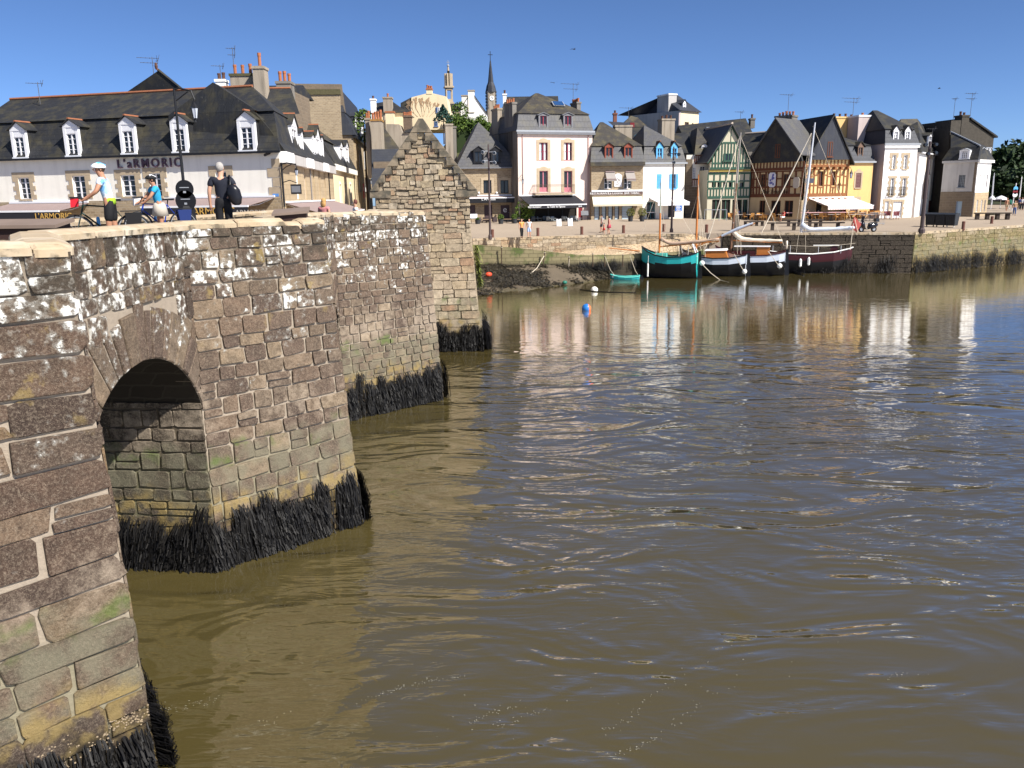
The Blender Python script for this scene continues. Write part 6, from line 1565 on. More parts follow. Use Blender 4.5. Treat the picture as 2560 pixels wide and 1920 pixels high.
m = MB(); m.poly([f(770, 885, 1.6), f(880, 885, 1.6), f(980, 785, 2.9), f(880, 795, 2.9)]); sk = m.build('skylight', paint('blue_glass2', (.03, .07, .10), .1), h.e)
h.roofpoly([(h.P(430, 730, 2)[0], 2, h.P(430, 735, 2)[1]), (h.P(720, 730, 2)[0], 2, h.P(700, 690, 2)[1]), (h.P(690, 640, 5)[0], 5, h.P(690, 640, 5)[1]), (h.P(290, 615, 5)[0], 5, h.P(290, 615, 5)[1])], [(0, 1, 2, 3)], M_SLATE3, 'blue_roof')
h.chimpx(400, 462, 460, 5, 5.8, h.z(640, d=5)-1, paint('brick_chimney', (.22, .09, .06), .9, .3, 6), pots=1, along='x', potm=M_DKPOT)
h = shell('small_hipped_roof', 'little hipped slate roof with a dark red dormer behind the skylight roof', RC, 590, 985, 650, 116)
zt = h.z(720); h.wall(zt, 5, M_CEM); za = h.P(720, 508, 2)
h.roofpoly([(-.6, -.2, zt), (h.W+.3, -.2, zt), (h.W+.3, 5, zt), (-.6, 5, zt), (za[0], 2.2, za[1]), (h.P(850, 545, 2)[0], 2.2, h.P(850, 545, 2)[1])], [(0, 1, 5, 4), (1, 2, 5), (2, 3, 4, 5), (3, 0, 4)], M_SLATE4)
h.box('red_dormer', h.P(700, 680, -.1)[0], h.P(780, 680, -.1)[0], -.25, 1, h.P(740, 725, -.1)[1], h.P(740, 640, -.1)[1], M_DKRED)
h = shell('long_dark_roof', 'long dark mossy roof rising behind the green timbered house', R6, 100, 790, 480, 109)
zl, zr_ = h.z(470, x=130), h.z(385, x=770); zt = h.z(640)
h.wall(zt, 5, M_CEM)
h.roofpoly([(-.5, -.5, zt), (h.W, -.5, zt), (h.W, 5, h.P(780, 395, 5)[1]), (-.5, 5, h.P(120, 470, 5)[1]), (-.5, 9, zt), (h.W, 9, zt)], [(0, 1, 2, 3), (3, 2, 5, 4), (1, 5, 2), (0, 3, 4)], M_SLATE)
h.chimpx(735, 780, 395, 4.5, 5.5, zr_-1, M_CEM, pots=1, along='x', potm=M_DKPOT)
h.box('roof_vent', h.P(275, 500, 2)[0], h.P(325, 500, 2)[0], 2, 3, h.P(300, 520, 2)[1]-.4, h.P(300, 488, 2)[1], M_ZINC)
h = shell('rear_slate_house', 'dark slate roof behind the white house with a ridge of pots', R7, 620, 960, 450, 104)
za = h.P(800, 402, 3); zt = h.z(700)
h.wall(zt, 6, M_GREY); h.roofpoly([(-.3, -.3, zt), (h.W, -.3, zt), (h.W, 6, zt), (-.3, 6, zt), (h.P(630, 408, 3)[0], 3, za[1]), (za[0], 3, za[1])], [(0, 1, 5, 4), (1, 2, 5), (2, 3, 4, 5), (3, 0, 4)], M_SLATE4)
aer(1433, 250, 208, 103, 'many-armed tv aerial above the orange pots right of the pink house', 1.6, True)
aer(1571, 310, 268, 106, 'tv aerial on the dark skylight roof', 1.3)
aer(1970, 278, 235, 103, 'tv aerial over the black gabled bar', 1.3)
aer(2133, 275, 244, 103, 'wide tv aerial over the ochre chimney', 1.8, True)
aer(2383, 300, 245, 105, 'thin tv aerial on the left of the dark gable chimney', .5)
aer(2427, 275, 232, 105, 'leaning tv aerial on the right of the dark gable chimney', 1.2, True)
aer(2330, 345, 320, 104, 'low tv aerial between the arched house and the dark gable', 1.0)
aer(1851, 300, 278, 110, 'small tv aerial on the long dark roof', .9)
# ---------------------------------------------------------------- boats
def hull(m, L, B, stations, mi_top, mi_bot, zsplit, tumble=0):
    """stations: (x, halfbeam, keel z, sheer z, flare). Strips of planking between waterline bands."""
    rows = [0, .14, .3, .42, .5, .57, .64, .72, .84, 1.0]
    rings = []
    for x, b, k, sh, fl in stations:
        r = []
        for t in rows:
            z = k+(sh-k)*t
            w = b*(math.sin(min(1, t*1.25)*math.pi/2)**fl if t > 0 else .03)
            r.append((x, w, z))
        rings.append(r)
    n = len(rows)
    for sgn in (-1, 1):
        for i in range(len(rings)-1):
            for j in range(n-1):
                q = [rings[i][j], rings[i+1][j], rings[i+1][j+1], rings[i][j+1]]
                q = [(a, sgn*b, c) for a, b, c in q]
                zz = sum(p[2] for p in q)/4
                m.add(q if sgn < 0 else q[::-1], [(0, 1, 2, 3)], mi_top if zz > zsplit(q[0][0]) else mi_bot)
        # transom
        r = rings[0]
    r = rings[0]; P = [(a, -b, c) for a, b, c in r]+[(a, b, c) for a, b, c in r[::-1]]
    m.add(P, [tuple(range(len(P)))[::-1]], mi_top)
    return rings
M_TEAL = paint('teal_paint_hull', (.02, .36, .37), .4, .1); M_TEALL = paint('pale_teal_paint', (.10, .50, .44), .45, .1); M_HBLK = paint('black_hull', (.012, .012, .014), .35, .3)
M_HWHT = paint('bluish_white_hull', (.55, .60, .68), .35, .06); M_MAR = paint('maroon_hull', (.05, .010, .012), .35, .15); M_VARN = paint('varnished_wood', (.42, .15, .035), .35, .2, 5)
M_SPAR = paint('orange_spar', (.50, .17, .04), .4, .15); M_SAILT = paint('tan_sailcloth', (.42, .30, .22), .9, .2, 4); M_SAILC = paint('cream_sailcloth', (.70, .62, .50), .9, .12, 4); M_SAILG = paint('pale_blue_cover', (.50, .55, .64), .8, .1)
M_ROPE = paint('pale_rope', (.55, .48, .38), .9, .15); M_DECK = paint('deck_planks', (.40, .30, .19), .8, .2); M_FEND = paint('white_fender', (.75, .74, .70), .5, .1); M_ALU = paint('silver_mast', (.55, .57, .62), .35, .08)
def boat(name, label, px, py, Y, L, B, heading, top, bot, trim, fb, draft, cat='sailing boat', split=.45, trans=None, bow_rake=.5, list_=0):
    p = atY(px, py, Y)
    e = empty(name, (p.x, p.y, 0), heading, label, cat); e.rotation_euler = (list_, 0, heading); PM[e.name] = Matrix.Translation((p.x, p.y, 0)) @ Matrix.Rotation(heading, 4, 'Z') @ Matrix.Rotation(list_, 4, 'X')
    f = fb; st = [(-L/2, B*.36, -draft*.2, f*1.08, .75), (-L*.42, B*.42, -draft*.6, f*1.02, .7), (-L*.25, B*.49, -draft, f*.93, .6), (0, B*.5, -draft, f*.90, .55), (L*.22, B*.43, -draft, f*.98, .6), (L*.38, B*.25, -draft*.9, f*1.12, .75), (L*.47, B*.09, -draft*.7, f*1.25, .9), (L*.5, B*.01, -draft*.1, f*1.32, 1)]
    m = MB(); R_ = hull(m, L, B, st, 0, 1, lambda x: f*split+abs(x)/L*f*.12)
    hu = m.build('hull', [top, bot], e, smooth=True)
    m = MB()
    for s_ in (-1, 1):
        m.path([(r[-1][0], s_*(r[-1][1]+.01), r[-1][2]+.01) for r in R_], .06, 5)
    m.tube((R_[0][-1][0], -R_[0][-1][1], R_[0][-1][2]), (R_[0][-1][0], R_[0][-1][1], R_[0][-1][2]), .06, n=5)
    m.build('gunwale', trim, e)
    m = MB(); n = len(R_)
    for i in range(n-1):
        a, b = R_[i][-1], R_[i+1][-1]; m.poly([(a[0], -a[1]*.96, a[2]-.16), (b[0], -b[1]*.96, b[2]-.16), (b[0], b[1]*.96, b[2]-.16), (a[0], a[1]*.96, a[2]-.16)])
    m.build('deck', M_DECK, e)
    if trans:
        m = MB(); r = R_[0]; P = [(-L/2-.02, -b*.98, c) for a, b, c in r[5:]]+[(-L/2-.02, b*.98, c) for a, b, c in r[:4:-1]]
        m.prism(P, (-.03, 0, 0)); m.build('transom', trans, e)
    m = MB(); m.prism([(-L/2-.05, -.04, -draft*.7), (-L/2-.45, -.04, -draft*.7), (-L/2-.28, -.04, f*1.15), (-L/2-.05, -.04, f*1.15)], (0, .08, 0)); m.build('rudder', bot, e)
    return e
def mast(e, x, h, r, mat, z0=.6, rake=0, name='mast', topmat=None):
    m = MB(); m.tube((x, 0, z0), (x+rake, 0, z0+h*.62), r, r*.85, 8, 0); m.tube((x+rake, 0, z0+h*.62), (x+rake*1.5, 0, z0+h), r*.85, r*.45, 8, 1)
    return m.build(name, [mat, topmat or mat], e)
def stay(e, pts, r=.014, mat=None, name='shroud'):
    m = MB(); m.path(pts, r, 4); return m.build(name, mat or M_ROPE, e)
def furled(e, x0, x1, z0, z1, r, mat, name='furled_sail', boommat=None, seed=1):
    rg = random.Random(seed); pts = []; rr = []
    for i in range(13):
        t = i/12; pts.append((x0+(x1-x0)*t, rg.uniform(-.05, .05), z0+(z1-z0)*t+.14+(.5*max(0, 1-t*5)**1.5)-.05*math.sin(t*math.pi))); rr.append(r*(1.15-.5*t)*rg.uniform(.8, 1.2))
    m = MB(); m.path(pts, rr, 7); s_ = m.build(name, mat, e, smooth=True)
    m = MB(); m.tube((x0, 0, z0-.05), (x1, 0, z1-.05), .065, .05, 7); m.build('boom', boommat or M_VARN, e)
    return s_
# turquoise fishing sloop aground on the mud: its stern towards us on the right
b = boat('turquoise_boat', 'turquoise wooden boat with black underbody and stern post leaning over the mud', 1672, 690, 72.2, 4.9, 2.2, rad(158), M_TEAL, M_HBLK, M_HBLK, 2.05, .15, split=.62, trans=M_TEALL)
TB = b
m = MB(); mast(b, .9, 7.7, .085, M_SPAR, .8, topmat=paint('white_green_mast', (.35, .40, .34), .5))
for s_ in (-1, 1): stay(b, [(.9, 0, 7.4), (.4, s_*1.05, 1.9)]); 
stay(b, [(.9, 0, 8.2), (2.9, 0, 2.6)]); stay(b, [(.9, 0, 8.2), (-2.8, 0, 2.4)])
m = MB(); m.tube((2.6, .15, 2.3), (5.4, .3, 2.55), .06, .04, 6); m.build('bowsprit', M_SPAR, b)
furled(b, .8, -4.2, 2.75, 3.25, .15, M_SAILT, seed=2)
for s_ in (-1, 1):
    m = MB(); m.tube((-2.5, s_*.7, 1.9), (-2.0, s_*.1, 2.95), .06, n=5); m.build('boom_crutch', M_WOODW, b)
m = MB(); m.lathe([(.07, -.55), (.075, .5), (.02, .6)], (1.6, 1.25, .75), 8); m.tube((1.6, 1.2, 1.3), (1.6, 1.1, 2.0), .015, n=4); m.build('fender', M_FEND, b)
rg = random.Random(3)
for i in range(7):
    m = MB(); x = rg.uniform(-1.8, 2.3); m.tube((x, rg.uniform(-.6, .6), 1.8), (x+rg.uniform(-.2, .2), rg.uniform(-.6, .6), 2.2+rg.random()*.6), .03, n=4); m.build('deck_fitting', paint('deck_gear', (.35, .33, .30), .7, .4), b)
m = MB(); m.box(.2, 1.2, -.35, .35, 1.75, 2.15); m.build('hatch', M_TEALL, b)
# white gaff boat
b = boat('white_and_black_boat', 'small white boat with black lower hull and orange cabin, second from the mud', 1783, 684, 73.6, 5.6, 2.1, rad(160), M_HWHT, M_HBLK, M_HBLK, 1.75, .3, split=.62, trans=M_HWHT)
mast(b, 1.6, 7.8, .10, M_SPAR, 1.0); 
for s_ in (-1, 1): stay(b, [(1.6, 0, 8.2), (1.0, s_*1.0, 1.6)]); stay(b, [(1.6, 0, 7.2), (.6, s_*1.0, 1.6)])
stay(b, [(1.6, 0, 7.2), (2.9, 0, 2.0)])
m = MB(); m.hexa([(-1.3, -.6, 1.5), (.9, -.5, 1.5), (.9, .5, 1.5), (-1.3, .6, 1.5), (-1.0, -.5, 2.25), (.6, -.4, 2.2), (.6, .4, 2.2), (-1.0, .5, 2.25)]); m.build('cabin', M_VARN, b)
m = MB(); m.hexa([(-1.15, -.6, 2.26), (.8, -.5, 2.21), (.8, .5, 2.21), (-1.15, .6, 2.26), (-1.1, -.5, 2.4), (.7, -.4, 2.33), (.7, .4, 2.33), (-1.1, .5, 2.4)]); m.build('cabin_roof', M_WOODW, b)
m = MB(); m.tube((1.5, 0, 2.6), (-3.4, .1, 4.6), .07, .05, 7); m.build('gaff', M_VARN, b); m = MB(); m.path([(-.6, .05, 3.5), (-2.0, .08, 4.15), (-3.2, .1, 4.6)], [.10, .14, .09], 7); m.build('furled_sail', M_SAILG, b)
# white boat with a long furled sail
b = boat('white_yawl', 'white hulled boat with maroon deck and cream furled sail under a brown mast', 1872, 678, 73.8, 6.0, 2.3, rad(162), M_HWHT, M_HBLK, M_MAR, 1.95, .3, split=.58, trans=M_HWHT)
mast(b, 1.7, 11.3, .11, paint('brown_mast', (.16, .085, .05), .45), 1.0, rake=-.3, topmat=paint('grey_mast_top', (.30, .27, .24), .45))
for s_ in (-1, 1):
    stay(b, [(1.4, 0, 10.8), (1.5, s_*.75, 7.2), (1.0, s_*1.1, 1.9)], .014); stay(b, [(1.5, 0, 7.8), (.7, s_*1.1, 1.9)], .014)
m = MB(); m.tube((1.5, -.8, 7.2), (1.5, .8, 7.2), .025, n=4); m.tube((1.5, -.9, 4.6), (1.5, .9, 4.6), .02, n=4); m.build('spreader', M_ALU, b)
m = MB(); m.tube((1.3, 0, 12.0), (3.9, 0, 2.3), .035, .05, 5); m.build('furled_jib', M_SAILC, b)
stay(b, [(1.3, 0, 12.1), (-3, 0, 2.3)])
furled(b, 1.5, -2.7, 3.1, 2.9, .16, M_SAILC, seed=5)
m = MB(); m.box(-1.7, -.6, -.5, .5, 1.7, 2.5); m.build('companionway', M_VARN, b); m = MB(); m.box(-.5, 1.3, -.55, .55, 1.65, 2.15); m.build('cabin', M_MAR, b); m = MB(); m.box(-1.75, 1.35, -.58, .58, 2.51, 2.57); m.build('cabin_roof', M_WOODW, b)
m = MB(); m.torus((-3.1, -.2, 2.65), .3, .09, 16, 6, 'X'); m.build('life_ring', M_SAILC, b)
# dark red ketch by the wall
b = boat('dark_red_yacht', 'long maroon and black yacht with silver mast lying against the dark harbour wall', 2024, 668, 75.0, 8.3, 2.6, rad(-12), M_MAR, M_HBLK, M_FEND, 1.95, .3, split=.56)
KB = b
mast(b, -1.1, 11.9, .13, M_ALU, 1.2, rake=.5)
for s_ in (-1, 1):
    stay(b, [(-.6, 0, 12.2), (-.9, s_*1.2, 8.5), (-1.4, s_*1.25, 1.9)], .014); stay(b, [(-.9, 0, 9.5), (-.6, s_*1.25, 1.9)], .014)
m = MB(); m.tube((-.9, -1.0, 5.5), (-.9, 1.0, 5.5), .03, n=5); m.build('spreader', M_ALU, b)
stay(b, [(-.5, 0, 12.8), (4.2, 0, 2.6)]); m = MB(); m.tube((-.6, 0, 12.2), (-5.0, 0, 2.2), .05, .06, 5); m.build('furled_jib', M_SAILC, b)
furled(b, -1.0, 3.6, 3.7, 3.9, .2, M_SAILG, seed=8, boommat=M_ALU)
m = MB(); m.prism([(3.3, -.12, 4.0), (3.8, -.12, 3.6), (4.1, -.12, 4.3), (3.5, -.12, 5.0)], (0, .25, 0)); m.build('rolled_flag', paint('faded_red_cloth', (.55, .12, .10), .8), b)
for x0, x1, z in ((-3.1, -.4, 2.25), (.2, 2.2, 2.45)):
    m = MB(); m.box(x0, x1, -.6, .6, 1.65, z); m.build('cabin', M_MAR, b); m = MB(); m.box(x0-.1, x1+.1, -.68, .68, z+.002, z+.09); m.build('cabin_roof', M_FEND, b)
m = MB(); m.box(2.5, 2.9, -.3, .3, 1.7, 2.7); m.build('companionway', M_VARN, b)
for x in (-1.0, -.3):
    m = MB(); m.lathe([(.02, -.4), (.12, -.3), (.12, .25), (.02, .38)], (x, -1.35, 1.0+(x+1)*.2), 8); m.build('fender', M_FEND, b)
for s_ in (-1, 1): stay(b, [(3.2, s_*.9, 2.1), (3.4, s_*.3, 4.4)], .03); stay(b, [(4.2, s_*.1, 2.4), (3.5, s_*.2, 4.8)], .03)
stay(b, [(-4.2, -.3, 2.4), (-2, -.9, 2.5), (1, -1.1, 2.4), (4, -.4, 2.7)], .015)
for x in (-3.4, -1.9, .5, 2.4):
    m = MB(); m.tube((x, -1.05, 1.8), (x, -1.05, 2.5), .02, n=4); m.build('stanchion', M_ALU, b)
# turquoise dinghy on the mud
p = atY(1563, 660, 71.4)
d = boat('turquoise_dinghy', 'little turquoise dinghy drawn up on the mud beside the larger turquoise boat', 1563, 660, 71.6, 2.5, 1.05, rad(170), M_TEAL, M_HBLK, M_TEALL, .5, .02, cat='dinghy', split=.25)
d.location.z = mudz(p.x, 71.6)-.02
for x in (-.5, .35): m = MB(); m.box(x-.1, x+.1, -.42, .42, .3, .34); m.build('thwart', M_DECK, d)
m = MB(); m.ball((1.0, .1, .5), .16, 7, 5); m.build('small_float', M_FEND, d)
# ---------------------------------------------------------------- buoys, floats and mooring lines
def buoy(name, label, px, py, r, mat, z=None, Y=None, sc=(1, 1, 1), half=None, group=None, cat='buoy'):
    q = atZ(px, py, 0 if z is None else z) if Y is None else atY(px, py, Y)
    e = empty(name, tuple(q), .3, label, cat, group)
    m = MB(); m.ball((0, 0, r*.35), r, 14, 9, sc=sc, mi=0)
    if half:
        me = MB(); me.ball((0, 0, r*.35), r, 14, 10); me.mi = [1 if (sum(me.v[i][0] for i in f)/len(f) > r*.25) else 0 for f in me.f]; m = me
    m.build('float', [mat]+([half] if half else []), e, smooth=True)
    m = MB(); m.torus((0, 0, r*1.4), r*.16, r*.05, 10, 5, 'Y'); m.build('eye', M_BLACK, e)
    return e, q
buoy('mooring_buoy', 'half blue half orange mooring buoy floating alone in the water', 1466, 775, .30, paint('buoy_blue', (.02, .16, .50), .4), half=paint('buoy_orange', (.75, .16, .05), .4))
e, q = buoy('white_buoy', 'white buoy at the water edge with dark weed trailing beside it', 1486, 728, .27, paint('buoy_white', (.78, .75, .66), .5))
def onmud(px, py):
    d = ray(px, py); t = 55/d.y
    for _ in range(60):
        p = Vector((0, 0, CZ))+d*t
        if p.z < mudz(p.x, p.y): break
        t += .3/d.y
    return p
for lab, px, py, r, c in (('orange-red buoy stranded among black weed on the mud', 1222, 693, .24, (.62, .07, .03)), ('dark green buoy lying at the edge of the mud', 1412, 710, .18, (.02, .14, .10))):
    q = onmud(px, py); e = empty('stranded_buoy', (q.x, q.y, mudz(q.x, q.y)), .5, lab, 'buoy'); m = MB(); m.ball((0, 0, r*.7), r, 12, 8, sc=(1.2, .95, .85)); m.build('float', paint('stranded_'+lab[:6], c, .5), e, smooth=True); m = MB(); m.torus((r*1.25, 0, r*.7), r*.18, r*.06, 10, 5, 'Y'); m.build('eye', M_BLACK, e)
fl = []
for lab, px, py, Y in (('white float hanging at the turquoise boat stern', 1755, 655, 71.0), ('white float low in the water between the two white boats', 1861, 676, 71.9), ('white float on the line off the white yawl stern', 1949, 662, 71.6)):
    e, q = buoy('mooring_float', lab, px, py+5, .22, M_FEND, Y=Y, group='white mooring floats behind the boats'); fl.append(q)
def line(name, label, pts, r=.03, mat=None):
    m = MB(); m.path([Vector(p) for p in pts], r, 5); o = m.build(name, mat or M_ROPE, None); return tag(o, label, 'mooring line')
w0, w1 = atZ(1800, 700, .0), atZ(1822, 706, -.02)
line('mooring_rope', 'mooring line from the turquoise boat float down into the water', [fl[0], fl[0].lerp(w0, .5)-Vector((0, 0, .1)), w0, w1], .035)
line('mooring_chain', 'weedy dark chain lying at the surface off the white yawl', [fl[2], atZ(1968, 676, .1), atZ(1990, 684, .05), atZ(2010, 690, -.02)], .12, M_WEED)
line('mooring_rope', 'mooring line from the white boat stern to its float', [atY(1835, 635, 71.5), fl[1]], .025)
line('mooring_rope', 'line from the yawl stern to its white float', [atY(1920, 628, 71.2), fl[2]], .03)
line('drifting_weed', 'dark weedy rope trailing right from the white buoy', [atZ(1450, 724, .01), atZ(1486, 729, .02), atZ(1530, 731, .015), atZ(1590, 732, .0)], .05, M_WEED)
# posts, old ladder and ropes along the slipway wall
for i, (px, y0, y1, lab) in enumerate([(1254, 614, 655, 'iron post against the algae wall near the stone house'), (1356, 628, 668, 'leaning stake with a rope on the mud by the slipway wall'), (1422, 640, 664, 'short post by the slipway wall above the weed'), (1482, 633, 652, 'left leg of the old rusty rail on the slipway edge'), (1512, 634, 652, 'right leg of the old rusty rail on the slipway edge'), (1557, 635, 652, 'thin stake by the dinghy on the slipway edge')]):
    Y = 71.2+.1*(px > 1450); a, b_ = atY(px+(6 if i == 1 else 0), y0, Y), atY(px, y1, Y)
    e = empty('mooring_stake', tuple(b_), 0, lab, 'stake', 'stakes along the slipway wall'); m = MB(); v = a-b_; m.tube((0, 0, -.5), tuple(v), .05, .045, 6); m.build('post', paint('rusty_stake', (.07, .045, .03), .9, .3), e); m = MB(); m.torus(tuple(v*.9), .07, .02, 8, 4, 'Z'); m.build('rope_loop', M_ROPE, e)
for i, (a, b_, lab) in enumerate([((1360, 640), (1325, 690), 'pale rope lying down the mud from the leaning stake'), ((1423, 648), (1421, 672), 'short pale rope on the mud under the short post'), ((1512, 640), (1540, 655), 'pale rope from the old rail to the dinghy'), ((1575, 640), (1602, 656), 'pale rope from the slipway edge to the turquoise boat')]):
    p, q = atY(*a, 71.0), onmud(*b_); q.z = mudz(q.x, q.y)+.05; md = p.lerp(q, .5); md.z = max(mudz(md.x, md.y)+.04, (p.z+q.z)/2-.25); line('shore_rope', lab, [p, md, q], .03)

# white flecks laid on the water as painted sun glints
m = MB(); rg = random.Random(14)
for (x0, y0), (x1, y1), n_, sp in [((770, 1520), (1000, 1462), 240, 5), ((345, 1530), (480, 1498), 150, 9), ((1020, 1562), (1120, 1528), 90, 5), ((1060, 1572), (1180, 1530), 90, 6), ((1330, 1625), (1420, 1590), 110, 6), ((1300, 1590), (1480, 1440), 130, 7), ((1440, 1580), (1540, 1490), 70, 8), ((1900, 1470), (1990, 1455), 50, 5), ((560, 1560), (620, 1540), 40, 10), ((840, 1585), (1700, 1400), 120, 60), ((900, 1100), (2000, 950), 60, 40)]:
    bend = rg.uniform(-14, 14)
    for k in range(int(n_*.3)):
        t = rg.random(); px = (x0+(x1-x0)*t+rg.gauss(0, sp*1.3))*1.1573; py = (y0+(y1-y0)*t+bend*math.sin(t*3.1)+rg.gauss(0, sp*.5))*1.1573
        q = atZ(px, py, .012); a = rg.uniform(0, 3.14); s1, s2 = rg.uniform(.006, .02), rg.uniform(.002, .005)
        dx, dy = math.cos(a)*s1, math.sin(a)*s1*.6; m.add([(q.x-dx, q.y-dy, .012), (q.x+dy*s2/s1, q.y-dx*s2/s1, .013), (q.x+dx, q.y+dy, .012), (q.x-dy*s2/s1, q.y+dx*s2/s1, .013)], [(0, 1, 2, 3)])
tag(m.build('foam', paint('glint_white', (.45, .44, .38), .8)), 'broken lines of white foam flecks drifting on the brown water', 'foam', kind='stuff')
# ---------------------------------------------------------------- trees, hedge, plants
def leafmat(name, a, b):
    g = G(name); return g.fin(g.mix(g.rnd(), a, b), .6, spec=.25)
M_LFD = leafmat('dark_leaves', (.008, .018, .006), (.032, .055, .015)); M_LFH = leafmat('hedge_leaves', (.035, .075, .012), (.13, .19, .035)); M_LFB = leafmat('bright_leaves', (.06, .13, .015), (.22, .32, .05)); M_BARK = paint('bark', (.07, .05, .035), .9, .4, 3)
def leaves(m, c, r, n, s, rg, shell=.55):
    for _ in range(n):
        while True:
            d = Vector((rg.uniform(-1, 1), rg.uniform(-1, 1), rg.uniform(-1, 1)))
            if .1 < d.length < 1: break
        k = d.length; d = d/k*(shell+(1-shell)*k) if rg.random() < .8 else d
        p = Vector(c)+Vector((d.x*r[0], d.y*r[1], d.z*r[2]))
        a = Vector((rg.gauss(0, 1), rg.gauss(0, 1), rg.gauss(0, .7))).normalized(); b = a.cross(Vector((rg.gauss(0, 1), rg.gauss(0, 1), rg.gauss(0, 1)))).normalized()
        q = s*rg.uniform(.6, 1.4); m.add([p-a*q, p+b*q*.5, p+a*q, p-b*q*.5], [(0, 1, 2, 3)])
def tree(name, label, p, h, r, mat, seed, n=900, ls=.4, group=None):
    rg = random.Random(seed); e = empty(name, p, 0, label, 'tree', group)
    m = MB(); m.tube((0, 0, -.5), (0, 0, h*.6), h*.028, h*.012, 7)
    for i in range(5):
        a = rg.uniform(0, 6.28); m.tube((0, 0, h*rg.uniform(.3, .5)), (math.cos(a)*r*.6, math.sin(a)*r*.6, h*rg.uniform(.6, .8)), h*.012, h*.005, 5)
    m.build('trunk', M_BARK, e)
    m = MB()
    for i in range(11):
        a, q = rg.uniform(0, 6.28), rg.uniform(0, .72)*r; rr = r*rg.uniform(.28, .5)
        leaves(m, (math.cos(a)*q, math.sin(a)*q, h*rg.uniform(.38, .86)), (rr, rr, rr*.8), n//11, ls, rg)
    m.build('crown', mat, e); return e
rg = random.Random(21)
def wl_(px, Y):
    side = 'just right of the corner house' if px < 2495 else 'behind the white parasol' if px < 2522 else 'behind the white leaning mast' if px < 2570 else 'at the right edge of the photo'
    return ('tall dark tree at the back of the wood ' if Y > 158 else 'lower dark tree at the front of the wood ' if Y > 145 else 'nearest low tree of the wood ')+side
wood = ['tall dark tree in the wood behind the corner house', 'dark tree at the far right edge of the wood', 'lower dark tree in front of the wood at the right']
for i, (px, yt, Y) in enumerate([(2470, 382, 165), (2492, 372, 172), (2515, 380, 160), (2535, 368, 175), (2556, 372, 168), (2580, 365, 172), (2610, 360, 165), (2650, 366, 170), (2480, 430, 150), (2506, 425, 152), (2530, 432, 149), (2552, 428, 151), (2585, 425, 150), (2625, 430, 148), (2500, 445, 140), (2545, 450, 142), (2690, 370, 165)]):
    q = atY(px, yt, Y); b = 5.2
    tree('broadleaf_tree', wl_(px, Y), (q.x, q.y, b), q.z-b, rg.uniform(5.5, 7.5), M_LFD, 40+i, 1500, .62, 'trees of the wood beyond the quay')
m = MB(); hx, hy = np.linspace(62, 190, 20), np.linspace(128, 230, 14)
m.add([(x, y, 4.6+min(1, max(0, (y-132)/60))*9+math.sin(x*.2)*.4) for x in hx for y in hy], [(i*14+j, (i+1)*14+j, (i+1)*14+j+1, i*14+j+1) for i in range(19) for j in range(13)])
tag(m.build('wooded_slope', paint('wood_floor', (.03, .035, .015), .95, .4, .5), smooth=True), kind='structure')
# hedge on the hill
a, b = atY(*src(R3, 725, 1200), 116), atY(*src(R3, 1255, 1200), 117)
e = empty('hedge', (a.x, a.y, hill(a.x, a.y)), math.atan2(b.y-a.y, b.x-a.x), 'bright green clipped hedge on the hill above the grey roofed inn', 'hedge')
L = (b-a).length; zt = atY(*src(R3, 950, 1035), 116).z-hill(a.x, a.y); zb0 = atY(*src(R3, 950, 1230), 116).z-hill(a.x, a.y); rg = random.Random(6)
m = MB(); m.box(.6, L-.6, .2, 1.8, min(0, zb0)-1, zt-1.2); m.build('stems', paint('hedge_core', (.02, .035, .008), .9), e)
m = MB()
for i in range(46):
    u = L*rg.random(); top = zt-.5+.25*math.sin(u*1.7)-(1.0 if u > L*.78 else 0)
    leaves(m, (u, rg.uniform(-.2, 1.8), zb0+(top-zb0)*rg.random()**.6), (.9, .9, .7), 110, .17, rg)
m.build('foliage', M_LFH, e)
q = atY(*src(R3, 600, 1110), 112); zt = atY(*src(R3, 590, 930), 112).z
e = empty('small_conifer', tuple(q), 0, 'small bluish conifer in front of the vine-marked house', 'tree'); m = MB(); m.tube((0, 0, -3), (0, 0, zt-q.z), .1, .03, 5); m.build('trunk', M_BARK, e)
m = MB(); H_ = zt-q.z
for i in range(14): t = i/13; leaves(m, (0, 0, H_*t), ((1-t)*1.3+.15, (1-t)*1.3+.15, .35), 60, .16, rg)
m.build('crown', leafmat('conifer_needles', (.012, .04, .03), (.05, .11, .085)), e)
q = atY(*src(R3, 830, 1030), 120); e = empty('garden_shrub', tuple(q), 0, 'loose shrub at the foot of the white gabled house', 'shrub'); m = MB(); leaves(m, (0, 0, .6), (1.2, 1, 1.1), 500, .16, rg); m.build('foliage', M_LFH, e); m = MB(); m.tube((0, 0, -2), (0, 0, .6), .08, .04, 5); m.build('stem', M_BARK, e)
q = atY(908, 285, 118); e = empty('garden_tree', (q.x, q.y, hill(q.x, q.y)), 0, 'green tree top showing beside the tall stone house roof', 'tree'); m = MB(); h_ = q.z-hill(q.x, q.y); leaves(m, (0, 0, h_-1.5), (1.6, 1.6, 2.2), 700, .22, rg); m.build('crown', M_LFH, e); m = MB(); m.tube((0, 0, -1), (0, 0, h_-1), .2, .1, 6); m.build('trunk', M_BARK, e)
